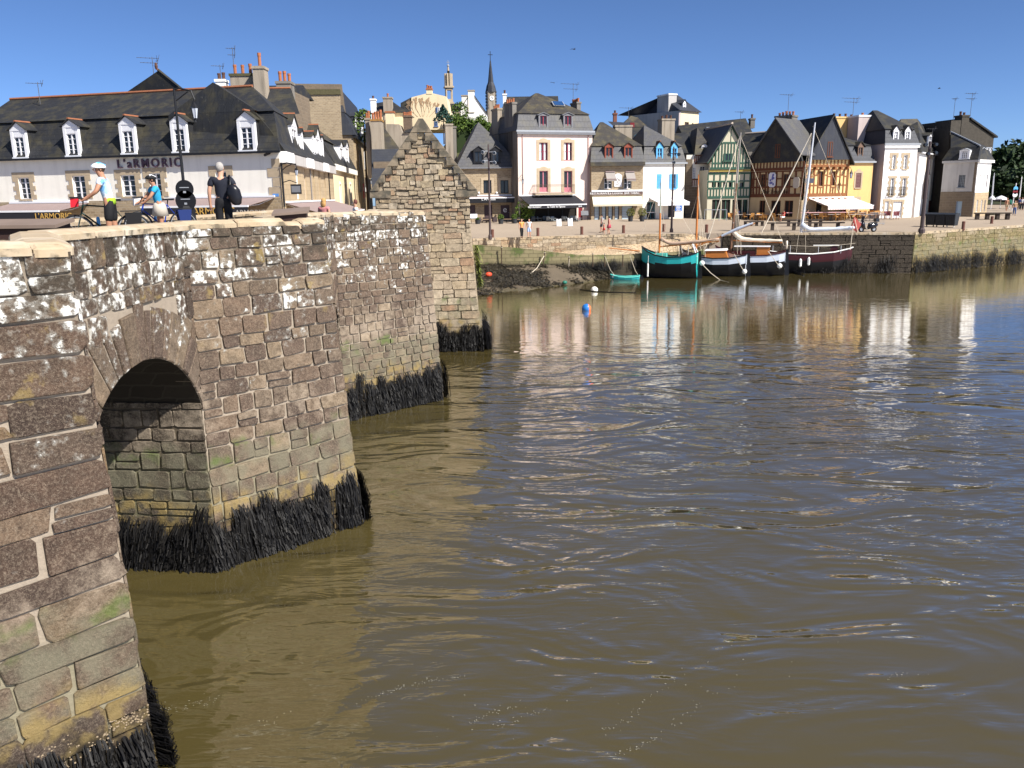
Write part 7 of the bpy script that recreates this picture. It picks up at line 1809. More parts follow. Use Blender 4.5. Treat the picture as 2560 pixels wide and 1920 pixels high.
# creeper on the corner of the stepped-gable house
q = atY(1186, 612, TY); e = empty('wall_plant', (q.x+.05, q.y+.1, q.z), 0, 'grassy plants growing down the right edge of the stepped-gable house wall', 'plant'); m = MB()
for i in range(420):
    t = rg.random(); z = -t*1.9; x = t*.16+rg.gauss(0, .06); a = rg.uniform(.1, .28)
    m.add([(x-.012, rg.uniform(-.1, .3), z), (x+.012, rg.uniform(-.1, .3), z), (x+rg.gauss(.05, .07), rg.uniform(-.15, .3), z-a)], [(0, 1, 2)])
m.build('blades', leafmat('grass_blades', (.09, .13, .02), (.30, .32, .08)), e)
q = Bp(-4.6, 1.0, 4.75)
def potplant(name, label, px, py, ph, pr, pmat, fr, fmat, seed, cat='potted plant', ball=False, group=None, square=False):
    g0 = onG(px, py); e = empty(name, tuple(g0), .2, label, cat, group); rg = random.Random(seed)
    m = MB(); m.lathe([(pr*.7, 0), (pr, ph), (pr*1.08, ph), (pr*1.08, ph+.06), (pr*.85, ph+.05), (.02, ph)], n=4 if square else 12); m.build('pot', pmat, e)
    m = MB(); leaves(m, (0, 0, ph+fr[1]*.85), (fr[0], fr[0], fr[1]), int(260+fr[0]*300), .05+fr[0]*.06, rg); m.build('foliage', fmat, e); return e
M_PLANT = paint('charcoal_planter', (.035, .037, .042), .6)
p_ = lambda R, x, y: src(R, x, y)
e = potplant('potted_tree', 'tall bright green bush in a pot at the left end of the black restaurant awning', *p_(R4, 990, 1480), .6, .35, M_PLANT, (.95, 1.2), M_LFB, 1)
m = MB(); leaves(m, (.75, -.3, 1.6), (.6, .6, .75), 300, .09, random.Random(2)); m.build('foliage', M_LFH, e)
for i, (R, x, y, lab) in enumerate([(R4, 722, 1508, 'clipped ball plant in charcoal pot nearest the lamp post'), (R4, 883, 1502, 'clipped ball plant in charcoal pot beside the bush'), (R5, 730, 1490, 'tapered planter left of its twin before the stone restaurant'), (R5, 850, 1488, 'tapered planter right of its twin before the stone restaurant')]):
    potplant('planter', lab, *p_(R, x, y), .8, .3, M_PLANT, (.34, .32) if i < 2 else (.5, .5), M_LFH if i < 2 else leafmat('dry_leaves', (.06, .08, .02), (.24, .22, .06)), 10+i, group='planters on the terraces')
potplant('planter', 'dark planter next to the menu stand at the stone house edge', *p_(R4, 448, 1508), .75, .3, M_PLANT, (.2, .15), M_LFH, 19, group='planters on the terraces')
# ---------------------------------------------------------------- street furniture
M_RUSTB = paint('red_brown_bollard', (.13, .055, .04), .7, .25); M_WICK = paint('orange_wicker', (.48, .24, .07), .75, .3, 9); M_GREYCH = paint('grey_chair_metal', (.22, .24, .25), .5); M_BRCH = paint('brown_chair_metal', (.07, .05, .05), .6); M_TABLE = paint('pale_table_top', (.50, .45, .40), .6); M_BENCH = paint('weathered_dark_plank', (.065, .05, .042), .85, .35, 3)
# bollards
bl = [(R4, 622, 1632, 'brown bollard just right of the lamp post foot'), (R4, 1160, 1612, 'brown bollard right of the two standing people'), (R4, 1680, 1595, 'brown bollard below the right end of the black awning'), (R5, 658, 1588, 'brown bollard right of the family in red'), (R5, 1075, 1573, 'brown bollard left of the quay lamp before the blue shuttered house'), (R5, 1518, 1582, 'brown bollard beside the orange mast'), (R7, 1275, 1550, 'leaning dark bollard right of the waste containers'), (RD, 985, 1320, 'dark bollard in front of the long low bench')]
b0 = None
for R, x, y, lab in bl:
    q = onG(*src(R, x, y))
    if b0 is None:
        b0 = empty('bollard', tuple(q), 0, lab, 'bollard', 'bollards along the quay edge')
        m = MB(); m.lathe([(.14, -.1), (.14, .62), (.15, .63), (.15, .70), (.10, .74), (.02, .75)], n=10); m.build('post', M_RUSTB, b0, smooth=False); m = MB(); m.lathe([(.17, -.02), (.17, .03), (.14, .05)], n=10); m.build('base_ring', M_RUSTB, b0)
    else: copy_tree(b0, None, lab, tuple(q), .3)
q = onG(*src(R6, 575, 1562)); e = empty('mooring_post', tuple(q), 0, 'thick black square mooring post on the quay edge between the masts', 'post'); m = MB(); m.box(-.28, .28, -.25, .25, -.1, 1.35); m.build('post', M_BENCH, e); m = MB(); m.box(-.32, .32, -.29, .29, 1.351, 1.45); m.build('cap', M_BENCH, e)
# lamp posts of the quay
def quaylamp(label, R, bx, by, ty, heads, r=.085, mat=M_BRCH):
    q = onG(*src(R, bx, by)); e = empty('quay_lamp', tuple(q), 0, label, 'street lamp', 'tall lamp posts on the quay')
    h = atY(src(R, bx, ty)[0], src(R, bx, ty)[1], q.y).z-q.z
    m = MB(); m.tube((0, 0, -.1), (0, 0, h*.62), r*1.25, r, 8); m.tube((0, 0, h*.62), (0, 0, h), r, r*.7, 8); m.lathe([(r*2, -.05), (r*2, .25), (r*1.3, .4)], n=8); m.build('pole', mat, e)
    for dx, f, ty_ in heads:
        z = h*f; m = MB(); m.tube((0, 0, z), (dx, -.1, z), .03, n=5); m.lathe([(.07, -.2), (.16, .0), (.17, .05)], (dx, -.18, z-.1), 9, axis='Y'); hd = m.build('spotlight', M_BLACK if ty_ else M_ZINC, e)
        m = MB(); m.lathe([(.13, -.01), (.13, .01)], (dx, -.39, z-.1), 9, axis='Y'); m.build('lens', M_GLASS, hd)
    return e
quaylamp('thin tall lamp post in front of the grey roofed stone inn', R4, 595, 1645, 525, [(-.5, .93, 0), (.5, .92, 0), (-.45, .83, 0), (.5, .82, 0)])
quaylamp('dark lamp post in front of the blue shuttered house', R5, 1155, 1580, 690, [(-.45, .92, 1), (.45, .92, 1), (.0, .83, 0)])
quaylamp('stout lamp post right of the scooter near the arched window house', R7, 845, 1580, 640, [(-.5, .975, 1), (.4, .98, 1), (.45, .89, 1), (-.2, .88, 1)], .15)
def lantern(e, p, s=1.0, mat=None):
    m = MB(); x, y, z = p
    m.lathe([(.20*s, .62*s), (.06*s, .86*s), (.03*s, 1.0*s)], p, 6); m.lathe([(.21*s, .58*s), (.21*s, .63*s)], p, 6); m.lathe([(.11*s, 0), (.12*s, .04*s)], p, 6)
    for k in range(6):
        a = k*math.pi/3; m.tube((x+math.cos(a)*.11*s, y+math.sin(a)*.11*s, z+.03*s), (x+math.cos(a)*.20*s, y+math.sin(a)*.20*s, z+.6*s), .012*s, n=4)
    o = m.build('lantern_frame', M_BLACK, e); m = MB(); m.lathe([(.10*s, .04*s), (.185*s, .575*s)], p, 6); m.build('lantern_glass', paint('pale_lantern_glass', (.45, .48, .55), .1, .05, spec=.6), o)
def walllamp(label, R, x, y0, y1, h, d, out, s):
    u, z1 = h.P(x, y0, -out, R); z0 = h.P(x, y1, -out, R)[1]; s = (z1-z0)
    w = h.M @ Vector((u, -out, z0)); e = empty('wall_lantern', tuple(w), h.ang, label, 'lantern', 'black wall lanterns'); lantern(e, (0, 0, 0), s*.9)
    m = MB(); m.path([(0, 0, s*.9), (0, .05, s*1.15), (0, out*.5, s*1.2), (0, out, s*.95)], .025, 5); m.path([(0, out, s*.4), (0, out*.6, s*.9)], .018, 4); m.build('bracket', M_BLACK, e)
walllamp('wall lantern at the left edge of the pink house', R4, 980, 905, 995, H7, 0, .8, .9)
hO = [o for o in bpy.data.objects if o.name == 'orange_timbered_house'][0]
class Hx: pass
q = atY(*src(R6, 1772, 1020), 95.6); e = empty('wall_lantern', tuple(q), 0, 'wall lantern between the orange timbers and the ochre house', 'lantern', 'black wall lanterns'); lantern(e, (0, 0, 0), .95); m = MB(); m.path([(0, 0, .95), (-.05, .3, 1.25), (-.1, .9, 1.2)], .025, 5); m.build('bracket', M_BLACK, e)
# lantern, menu box and board on the corner of the white restaurant
q = C0+Vector((.25, -.2, 0)); u_ = lambda y: atY(*src(RA, 490, y), 56.8).z
e = empty('corner_lantern', (q.x, q.y, u_(420)), 0, 'black ornate lantern and hanging board on the corner of the white restaurant', 'lantern'); z = lambda y: u_(y)-u_(420)
lantern(e, (1.2*.5+.3, 0, z(410)), z(250)-z(410)); m = MB(); m.path([(-.1, 0, z(210)), (.3, 0, z(190)), (.9, 0, z(215)), (.9, 0, z(255))], .05, 5); m.path([(-.1, 0, z(330)), (.2, 0, z(260)), (.6, 0, z(215))], .03, 4); m.tube((-.1, .1, z(950)), (-.1, .1, z(180)), .07, n=6)
m.path([(-.1, 0, z(530)), (.4, 0, z(490)), (.9, 0, z(540))], .03, 4); m.build('bracket', M_BLACK, e); m = MB(); m.box(.45, 1.15, -.05, .05, z(730), z(560)); m.build('hanging_board', M_BLACK, e); m = MB(); m.box(.5, 1.1, -.058, -.0505, z(700), z(590)); m.build('board_face', M_LEAD, e)
q = isect(*src(RA, 1890, 560), along(887), d2); e = empty('wall_lantern', tuple(q+Vector((.9, 0, 0))), 0, 'small lantern hanging on the tall stone house above the red banner', 'lantern', 'black wall lanterns'); lantern(e, (0, 0, 0), .95); m = MB(); m.path([(0, 0, .95), (0, 0, 1.3), (-1.0, 0, 1.3)], .025, 5); m.build('bracket', M_BLACK, e)
# lamp on the bridge with round signs
q = Bp(9.5, -4.95, 5.95); e = empty('bridge_lamp', tuple(q), 0, 'tall black lamp post with two round black signs on the far side of the bridge', 'street lamp'); zt = atY(464, 222, q.y).z-q.z
zz = lambda y: atY(*src(R1, 1700, y), q.y).z-q.z
m = MB(); m.tube((0, 0, .5), (0, 0, zt), .055, .035, 8); m.build('pole', M_BLACK, e); m = MB(); m.lathe([(.28, -.3), (.28, zz(1432)-.1), (.2, zz(1432)), (.08, zz(1420))], n=8); m.build('pedestal', M_BLACK, e)
m = MB(); m.path([(0, 0, zt-.02), (.15, 0, zt+.02), (.5, 0, zt-.06), (.58, 0, zt-.3), (.46, 0, zt-.55), (.52, 0, zt-.75), (.55, 0, zt-.95)], .03, 6); m.tube((0, 0, zt-.35), (.4, 0, zt-.08), .018, n=4); m.build('arm', M_BLACK, e); lantern(e, (.55, 0, zz(682)), zz(520)-zz(682))
for y, r in ((1286, .27), (1386, .31)):
    m = MB(); m.lathe([(r, -.02), (r, .02)], (.06, -.12, zz(y)), 20, axis='Y'); sg = m.build('round_sign', M_BLACK, e); m = MB(); m.box(-.08, .20, -.15, -.142, zz(y)+.03, zz(y)+.055); m.box(.02, .10, -.15, -.142, zz(y)-.12, zz(y)-.06); m.build('sign_bracket', M_ZINC, sg)
# viewing tables in the refuges
for lab, px, py, Y, L, rz, t in (('dark slanted viewing table in the nearest refuge at the left edge', 20, 561, 13.0, 1.75, rad(2), -.01), ('brown slanted viewing table behind the parapet notch', 728, 533, 17.8, .75, rad(10), .05)):
    q = atY(px, py, Y); e = empty('viewing_table', (q.x, q.y, DECK), rz, lab, 'viewing table'); z = q.z-DECK
    m = MB(); m.hexa([(-L/2, -.32, z-.05), (L/2, -.32, z-.05+t), (L/2, .32, z+.03+t), (-L/2, .32, z+.03), (-L/2, -.32, z), (L/2, -.32, z+t), (L/2, .32, z+.08+t), (-L/2, .32, z+.08)]); m.build('top', paint('weathered_table_top', (.20, .15, .12), .7, .25), e)
    m = MB(); m.hexa([(-L/2+.05, -.26, z-.22), (L/2-.05, -.26, z-.22+t), (L/2-.05, .26, z-.18+t), (-L/2+.05, .26, z-.18), (-L/2+.05, -.26, z-.055), (L/2-.05, -.26, z-.055+t), (L/2-.05, .26, z+.02+t), (-L/2+.05, .26, z+.02)]); m.build('apron', paint('dark_table_side', (.04, .022, .018), .6), e)
    for x in ((-L*.35, L*.35) if L > 1 else (-L*.3,)): m = MB(); m.box(x-.06, x+.06, -.1, .1, 0, z-.2); m.build('leg', M_BLACK, e)
# chairs and tables
def chair(mat, name, label, group, wick=True):
    e = empty(name, (0, 0, 0), 0, label, 'chair', group)
    m = MB(); m.box(-.22, .22, -.22, .22, .42, .47); m.build('seat', mat, e); m = MB(); m.hexa([(-.22, .19, .47), (.22, .19, .47), (.22, .23, .47), (-.22, .23, .47), (-.20, .27, .90), (.20, .27, .90), (.20, .31, .90), (-.20, .31, .90)]); m.build('backrest', mat, e)
    for x in (-.2, .2):
        m = MB(); m.path([(x, .2, .66), (x, -.15, .66), (x, -.2, .45)], .02, 4); m.build('armrest', mat, e)
        for y in (-.19, .19): m = MB(); m.tube((x, y, 0), (x*.95, y*.95, .43), .02, n=4); m.build('leg', mat, e)
    return e
def table(mat, label, group, r=.36):
    e = empty('cafe_table', (0, 0, 0), 0, label, 'table', group); m = MB(); m.box(-r, r, -r, r, .71, .74); m.build('tabletop', mat, e); m = MB(); m.tube((0, 0, .02), (0, 0, .71), .03, n=6); m.box(-.25, .25, -.03, .03, 0, .03); m.box(-.03, .03, -.25, .25, .031, .06); m.build('base', M_BLACK, e); return e
def spread(R, xs, y, proto, lab, dy=0, jit=.25, rots=(0, math.pi), seed=1):
    rg = random.Random(seed); first = [True]
    for i, x in enumerate(xs):
        q = onG(*src(R, x, y)); q.y += rg.uniform(-jit, jit)+(dy if i % 2 else 0); q.z = gz(q.x, q.y); rz = rots[i % len(rots)]+rg.uniform(-.4, .4)
        lb = labf(lab, src(R, x, y)[0])
        if proto.get('placed') is None: proto['placed'] = 1; proto['label'] = lb; proto.location = q; proto.rotation_euler = (0, 0, rz)
        else: copy_tree(proto, None, lb, tuple(q), rz)
def labf(lab, px):
    if 'wicker' not in lab and 'open terrace' not in lab: return lab
    head = 'orange wicker chair' if lab.startswith('orange') else 'small square cafe table'
    for lim, t in ((1858, 'in front of the green timbered house'), (1905, 'at the left half of the black gabled bar'), (1965, 'at the right half of the black gabled bar'), (2045, 'at the left part of the striped awning'), (2085, 'under the middle of the striped awning'), (2125, 'under the right end of the striped awning'), (2160, 'in front of the ochre house door'), (2185, 'between the ochre house and the white house'), (9999, 'in front of the white house')):
        if px < lim: return head+' on the terrace '+t
L1, L2, L3 = 'orange wicker chair on the terrace under the timbered houses', 'orange wicker chair on the open terrace left of the scooter', 'grey metal chair under the black restaurant awning'
wk = chair(M_WICK, 'wicker_chair', L1, 'wicker chairs of the quay terraces')
spread(R6, [530, 560, 590, 700, 745, 770, 820, 850, 880, 905, 960, 1010, 1045, 1085], 1462, wk, L1, 1.0, seed=2, rots=(.3, 3.0, 1.5))
spread(R6, [1290, 1340, 1385, 1430, 1455, 1490, 1520, 1590, 1620, 1650, 1690, 1720], 1462, wk, 'orange wicker chair before the striped awning', 1.1, seed=3, rots=(.3, 2.9, 1.6))
spread(R7, [10, 45, 75, 110, 130, 165, 190, 225, 250, 290, 315, 350, 385, 420, 445], 1440, wk, L2, 1.0, seed=4, rots=(.2, 3.2, 1.5, -1.5))
spread(R6, [1760, 1800, 1840, 1870, 1900, 1940, 1975, 2010, 2050], 1432, wk, L2, .9, seed=5, rots=(.2, 3.2))
ch = chair(paint('dark_red_chair', (.16, .04, .045), .6), 'folding_chair', 'dark red chair by the white garage door', 'dark red chairs by the white house'); spread(R7, [490, 515, 570, 600], 1445, ch, 'dark red chair by the white garage door', .5, seed=6)
gc = chair(M_GREYCH, 'terrace_chair', L3, 'grey chairs under the black awning'); spread(R4, [1105, 1150, 1185, 1250, 1290, 1310, 1345, 1480, 1520, 1580, 1610, 1650], 1475, gc, L3, 1.2, seed=7, rots=(.2, 2.8, 1.4))
bc = chair(M_BRCH, 'brown_chair', 'brown metal chair before the stone inn', 'brown chairs before the stone inn'); spread(R4, [480, 525, 570, 640, 655], 1488, bc, 'brown metal chair before the stone inn', .7, seed=8)
T1 = 'small square cafe table among the chairs'
tb = table(M_TABLE, 'small square cafe table on the wicker chair terrace', 'cafe tables of the quay terraces'); spread(R6, [610, 730, 800, 935, 1030, 1310, 1410, 1470, 1560, 1640, 1780, 1860, 1960, 2030], 1462, tb, 'small square cafe table on the wicker chair terrace', .5, seed=9)
spread(R7, [60, 145, 210, 270, 335, 400], 1440, tb, 'small square cafe table on the open terrace left of the scooter', .5, seed=10)
tg = table(M_GREYCH, 'grey table under the black restaurant awning', 'grey tables under the black awning'); spread(R4, [1130, 1215, 1330, 1500, 1630], 1478, tg, 'grey table under the black restaurant awning', .5, seed=11)
tw = table(paint('wood_table', (.36, .25, .16), .7), 'long wooden table before the stone inn', 'wooden tables before the stone inn', .55); spread(R4, [555, 790, 930], 1492, tw, 'long wooden table before the stone inn', .3, seed=12)
# boards, barriers, benches
for lab, R, x, y, w, h_ in (('white easel board, left of the pair below the black awning', R4, 1408, 1518, .25, .56), ('white easel board, right of the pair below the black awning', R4, 1541, 1514, .25, .58)):
    q = onG(*src(R, x, y)); e = empty('easel_board', tuple(q), .1, lab, 'sign board')
    for s_ in (-1, 1): m = MB(); m.hexa([(-w, .26*s_-.02, 0), (w, .26*s_-.02, 0), (w, .26*s_+.02, 0), (-w, .26*s_+.02, 0), (-w, .04*s_-.02, h_*1.7), (w, .04*s_-.02, h_*1.7), (w, .04*s_+.02, h_*1.7), (-w, .04*s_+.02, h_*1.7)]); m.build('panel', M_WOODW, e)
    m = MB(); m.lathe([(.14, h_*1.7), (.16, h_*1.72)], n=8); m.build('cap', M_BLACK, e)
def menustand(label, R, x, y, w, z0, z1, mat):
    q = onG(*src(R, x, y)); e = empty('menu_stand', tuple(q), 0, label, 'menu stand'); m = MB()
    for s_ in (-1, 1): m.tube((s_*w*.8, 0, 0), (s_*w*.8, .1, z0+.1), .03, n=5)
    m.build('legs', M_BLACK, e); m = MB(); m.hexa([(-w, -.1, z0), (w, -.1, z0), (w, -.04, z0), (-w, -.04, z0), (-w, .25, z1), (w, .25, z1), (w, .31, z1), (-w, .31, z1)]); p = m.build('panel', mat, e); m = MB(); m.hexa([(-w-.05, -.12, z0-.06), (w+.05, -.12, z0-.06), (w+.05, -.02, z0-.06), (-w-.05, -.02, z0-.06), (-w-.05, -.12, z0-.002), (w+.05, -.12, z0-.002), (w+.05, -.02, z0-.002), (-w-.05, -.02, z0-.002)]); m.build('frame', M_BLACK, p)
menustand('white menu stand at the edge of the stepped-gable house', R4, 403, 1505, .38, .95, 1.4, M_WOODW); menustand('tilted menu lectern at the right end of the black awning terrace', R4, 1715, 1460, .42, .9, 1.4, M_LEAD)
q0, q1 = onG(*src(R5, 395, 1470)), onG(*src(R5, 985, 1468)); e = empty('terrace_rail', tuple(q0), math.atan2(q1.y-q0.y, q1.x-q0.x), 'white topped terrace rail in front of the stone restaurant', 'railing'); L = (q1-q0).length
m = MB(); m.box(0, L, -.12, .12, .98, 1.08); m.build('top_rail', M_WOODW, e)
for i in range(12): m = MB(); m.tube((L*i/11, 0, 0), (L*i/11, 0, .98), .03, n=5); m.build('post', M_BLACK, e)
q0, q1 = onG(*src(R5, 895, 1462)), onG(*src(R5, 1110, 1450)); e = empty('glazed_screen', tuple(q0), math.atan2(q1.y-q0.y, q1.x-q0.x), 'dark framed glass screens of the terrace before the blue shuttered house', 'screen'); L = (q1-q0).length
for i in range(5):
    a, b = L*i/5, L*(i+1)/5-.03; m = MB()
    for s_ in ((a, a+.06), (b-.06, b)): m.box(s_[0], s_[1], -.03, .03, 0, 2.0)
    m.box(a+.06, b-.06, -.03, .03, 1.94, 2.0); m.box(a+.06, b-.06, -.03, .03, .9, .96); m.build('frame', M_BLACK, e); m = MB(); m.box(a+.06, b-.06, -.01, .01, .05, .9); m.build('pane', M_GLASS, e)
def rack(label, R, x, y, w, h_, seed):
    q = onG(*src(R, x, y)); e = empty('postcard_rack', tuple(q), .1, label, 'display rack'); rg = random.Random(seed); m = MB(); m.tube((0, 0, 0), (0, 0, h_), .03, n=5); m.box(-w/2, w/2, -.02, .02, .3, .34); m.build('stand', M_BLACK, e)
    for i in range(8):
        m = MB(); zz = .4+h_*.7*(i//2)/4; xx = -w/4 if i % 2 else w/4; m.box(xx-w*.2, xx+w*.2, -.06, -.02, zz, zz+h_*.14); m.build('card', paint('card_%d' % (i % 4), [(.6, .5, .3), (.2, .35, .5), (.55, .2, .2), (.7, .7, .68)][i % 4], .5), e)
rack('postcard rack left of its twin under the white awning of the blue shuttered house', R5, 1060, 1440, .7, 1.9, 1); rack('postcard rack right of its twin under the white awning of the blue shuttered house', R5, 1098, 1436, .5, 1.8, 2)
def bench(label, R, x0, x1, y, h_=.42, d=.6, back=0):
    a, b = onG(*src(R, x0, y)), onG(*src(R, x1, y)); e = empty('bench', tuple(a), math.atan2(b.y-a.y, b.x-a.x), label, 'bench'); L = (b-a).length
    m = MB(); m.box(0, L, 0, d, h_-.12, h_); m.build('seat', M_BENCH, e)
    for f in (.08, .36, .64, .92): m = MB(); m.box(L*f-.15, L*f+.15, .08, d-.08, 0, h_-.121); m.build('leg', M_BENCH, e)
bench('long dark plank bench nearest the quay edge behind the maroon yacht', R6, 895, 1705, 1562, .75); bench('dark plank bench farther back behind the silver mast', R6, 1095, 1490, 1520, .7); bench('dark plank bench behind the brown mast', R6, 660, 870, 1515, .5)
bench('long low bench right of the waste containers', RD, 645, 1395, 1240, .75, 1.0)
q0, q1 = onG(*src(R6, 252, 1470)), onG(*src(R6, 480, 1470)); e = empty('terrace_rail', tuple(q0), math.atan2(q1.y-q0.y, q1.x-q0.x), 'pale terrace rail in front of the green timbered house', 'railing'); L = (q1-q0).length; m = MB(); m.box(0, L, -.05, .05, 1.3, 1.38); m.build('top_rail', M_ZINC, e)
for i in range(4): m = MB(); m.tube((L*i/3, 0, 0), (L*i/3, 0, 1.3), .035, n=5); m.build('post', M_ZINC, e)
# tape strung before the terrace
a, b = onG(*src(R6, 1100, 1465)), onG(*src(R6, 1720, 1460)); m = MB(); m.hexa([(a.x, a.y, a.z+.9), (b.x, b.y, b.z+.9), (b.x, b.y+.01, b.z+.9), (a.x, a.y+.01, a.z+.9), (a.x, a.y, a.z+.98), (b.x, b.y, b.z+.98), (b.x, b.y+.01, b.z+.98), (a.x, a.y+.01, a.z+.98)]); tag(m.build('barrier_tape', paint('pink_white_tape', (.75, .45, .45), .6)), 'pink and white tape strung in front of the wicker chair terrace', 'tape')
def parasol_closed(label, R, x, y0, y1, mat):
    q = onG(*src(R, x, y1)); q.y += 1; h_ = atY(*src(R, x, y0), q.y).z-q.z; e = empty('closed_parasol', tuple(q), 0, label, 'parasol'); m = MB(); m.tube((0, 0, 0), (0, 0, h_), .04, n=6); m.build('pole', M_BLACK, e); m = MB(); m.lathe([(.36, h_*.30), (.32, h_*.5), (.22, h_*.8), (.05, h_*.98)], n=10); m.build('canopy', mat, e)
parasol_closed('closed black parasol before the green timbered house', R6, 455, 1130, 1450, M_AWNBLK)
# crowd barrier, scooter, waste containers
a, b = onG(*src(R7, 215, 1500)), onG(*src(R7, 462, 1497)); e = empty('crowd_barrier', tuple(a), math.atan2(b.y-a.y, b.x-a.x), 'grey steel crowd barrier behind the scooter', 'barrier'); L = (b-a).length; m = MB()
m.path([(0, 0, .1), (0, 0, 1.05), (L, 0, 1.05), (L, 0, .1), (0, 0, .1)], .03, 5); m.build('frame', M_ZINC, e)
for i in range(1, 20): m = MB(); m.tube((L*i/20, 0, .1), (L*i/20, 0, 1.05), .012, n=4); m.build('bar', M_ZINC, e)
for x in (.15, L-.15): m = MB(); m.tube((x, -.3, 0), (x, .3, 0), .03, n=5); m.tube((x, 0, 0), (x, 0, .1), .03, n=5); m.build('foot', M_ZINC, e)
q = onG(*src(R6, 1942, 1578)); e = empty('scooter', tuple(q), rad(192), 'black motor scooter parked near the quay edge', 'scooter')
for x in (-.62, .62): m = MB(); m.torus((x, 0, .27), .20, .085, 16, 7); w_ = m.build('wheel', M_BLACK, e); m = MB(); m.lathe([(.15, -.05), (.15, .05)], (x, 0, .27), 10, axis='Y'); m.build('rim', M_ZINC, w_)
def loft_body(m, secs): m.loft([[(x, -w, z0), (x, w, z0), (x, w*.9, (z0+z1)/2), (x, w*.6, z1), (x, -w*.6, z1), (x, -w*.9, (z0+z1)/2)] for x, w, z0, z1 in secs])
M_SCO = paint('glossy_black_paint', (.012, .012, .015), .15, .1, spec=.6)
m = MB(); loft_body(m, [(-.95, .10, .55, .72), (-.7, .17, .42, .82), (-.35, .20, .35, .80), (-.05, .18, .28, .62)]); loft_body(m, [(-.05, .18, .26, .34), (.3, .17, .26, .34)]); loft_body(m, [(.3, .18, .26, .45), (.45, .20, .30, .95), (.62, .15, .55, 1.02), (.75, .05, .7, .9)]); m.build('body', M_SCO, e, smooth=True)
m = MB(); loft_body(m, [(-.9, .12, .78, .86), (-.5, .16, .80, .90), (-.1, .14, .66, .80)]); m.build('seat', M_BLACK, e)
m = MB(); m.tube((.62, 0, .3), (.48, 0, 1.05), .03, n=6); m.path([(.40, -.34, 1.08), (.50, -.1, 1.1), (.50, .1, 1.1), (.40, .34, 1.08)], .02, 5); m.build('handlebar', M_BLACK, e); m = MB(); m.hexa([(.62, -.17, 1.0), (.62, .17, 1.0), (.60, .17, 1.0), (.60, -.17, 1.0), (.47, -.2, 1.42), (.47, .2, 1.42), (.45, .2, 1.42), (.45, -.2, 1.42)]); m.build('windscreen', M_GLASS, e)
m = MB(); m.ball((.72, 0, .86), .09, 8, 5, sc=(.5, 1, .8)); m.build('headlight', M_LETW, e)
for s_ in (-1, 1): m = MB(); m.tube((.46, s_*.25, 1.1), (.44, s_*.36, 1.28), .01, n=4); m.ball((.44, s_*.37, 1.3), .06, 7, 4, sc=(.3, 1, .7)); m.build('mirror', M_BLACK, e)
m = MB(); m.box(-1.0, -.68, -.18, .18, .9, 1.2); m.build('top_box', M_SCO, e)
a = onG(*src(R7, 875, 1522)); b = onG(*src(R7, 1192, 1532)); dv = (b-a); L = dv.length; dv.normalize(); w = L/3
labs = ['black wheeled waste container, left one of the row beside the stout lamp post', 'black wheeled waste container, middle one of the row', 'black wheeled waste container, right one of the row']
M_BIN = paint('black_plastic_bin', (.022, .025, .03), .5, .2)
for i in range(3):
    q = a+dv*(w*(i+.5)); e = empty('waste_container', tuple(q), math.atan2(dv.y, dv.x), labs[i], 'waste container', 'black waste containers'); s = w*.47
    m = MB(); m.hexa([(-s*.9, 0, .18), (s*.9, 0, .18), (s*.9, .8, .18), (-s*.9, .8, .18), (-s, -.1, 1.15), (s, -.1, 1.15), (s, .95, 1.15), (-s, .95, 1.15)]); m.build('bin', M_BIN, e)
    m = MB(); m.loft([[(-s*1.02, y, z) for y, z in ((-.14, 1.152), (-.14, 1.22), (.3, 1.36), (.95, 1.3), (.97, 1.152))], [(s*1.02, y, z) for y, z in ((-.14, 1.152), (-.14, 1.22), (.3, 1.36), (.95, 1.3), (.97, 1.152))]]); m.build('lid', M_BIN, e)
    for k in range(5): m = MB(); x = -s*.75+s*1.5*k/4; m.hexa([(x-.04, -.03, .25), (x+.04, -.03, .25), (x+.04, .02, .25), (x-.04, .02, .25), (x-.04, -.13, 1.1), (x+.04, -.13, 1.1), (x+.04, -.06, 1.1), (x-.04, -.06, 1.1)]); m.build('rib', M_BIN, e)
    for x in (-s*.7, s*.7): m = MB(); m.torus((x, .12, .1), .075, .03, 10, 5, 'X'); m.build('wheel', M_FEND if i == 2 else M_BLACK, e)
# far right: parasols, sign, masts
def parasol(label, R, x0, x1, yt, yb, base, mat, Y):
    q = atY(*src(R, (x0+x1)/2, yb), Y); z0 = gz(q.x, q.y); e = empty('parasol', (q.x, q.y, z0), .4, label, 'parasol'); wd = (atY(*src(R, x1, yb), Y)-atY(*src(R, x0, yb), Y)).length/2; zt = atY(*src(R, (x0+x1)/2, yt), Y).z-z0; ze = q.z-z0
    m = MB(); m.tube((0, 0, 0), (0, 0, zt), .04, n=6); m.build('pole', M_WOODW, e); m = MB(); m.lathe([(wd, ze-.18), (wd, ze), (wd*.55, ze+(zt-ze)*.55), (.05, zt)], n=8); m.build('canopy', mat, e)
parasol('white square parasol with peaked top at the far right terrace', RD, 1055, 1310, 738, 800, 1060, M_WOODW, 118); parasol('white parasol partly behind the corner house', RD, 930, 1060, 735, 795, 1060, M_WOODW, 116); parasol('dark green parasol at the far right', RD, 1280, 1455, 815, 885, 1060, paint('green_canvas', (.01, .09, .06), .8), 117)
q = onG(*src(RD, 1400, 1050)); e = empty('sign_post', (q.x, q.y, q.z), 0, 'white post with blue and red round signs at the far right', 'sign post'); h_ = atY(*src(RD, 1415, 480), q.y).z-q.z; m = MB(); m.tube((0, 0, 0), (.2, 0, h_), .06, n=6); m.build('pole', M_WOODW, e)
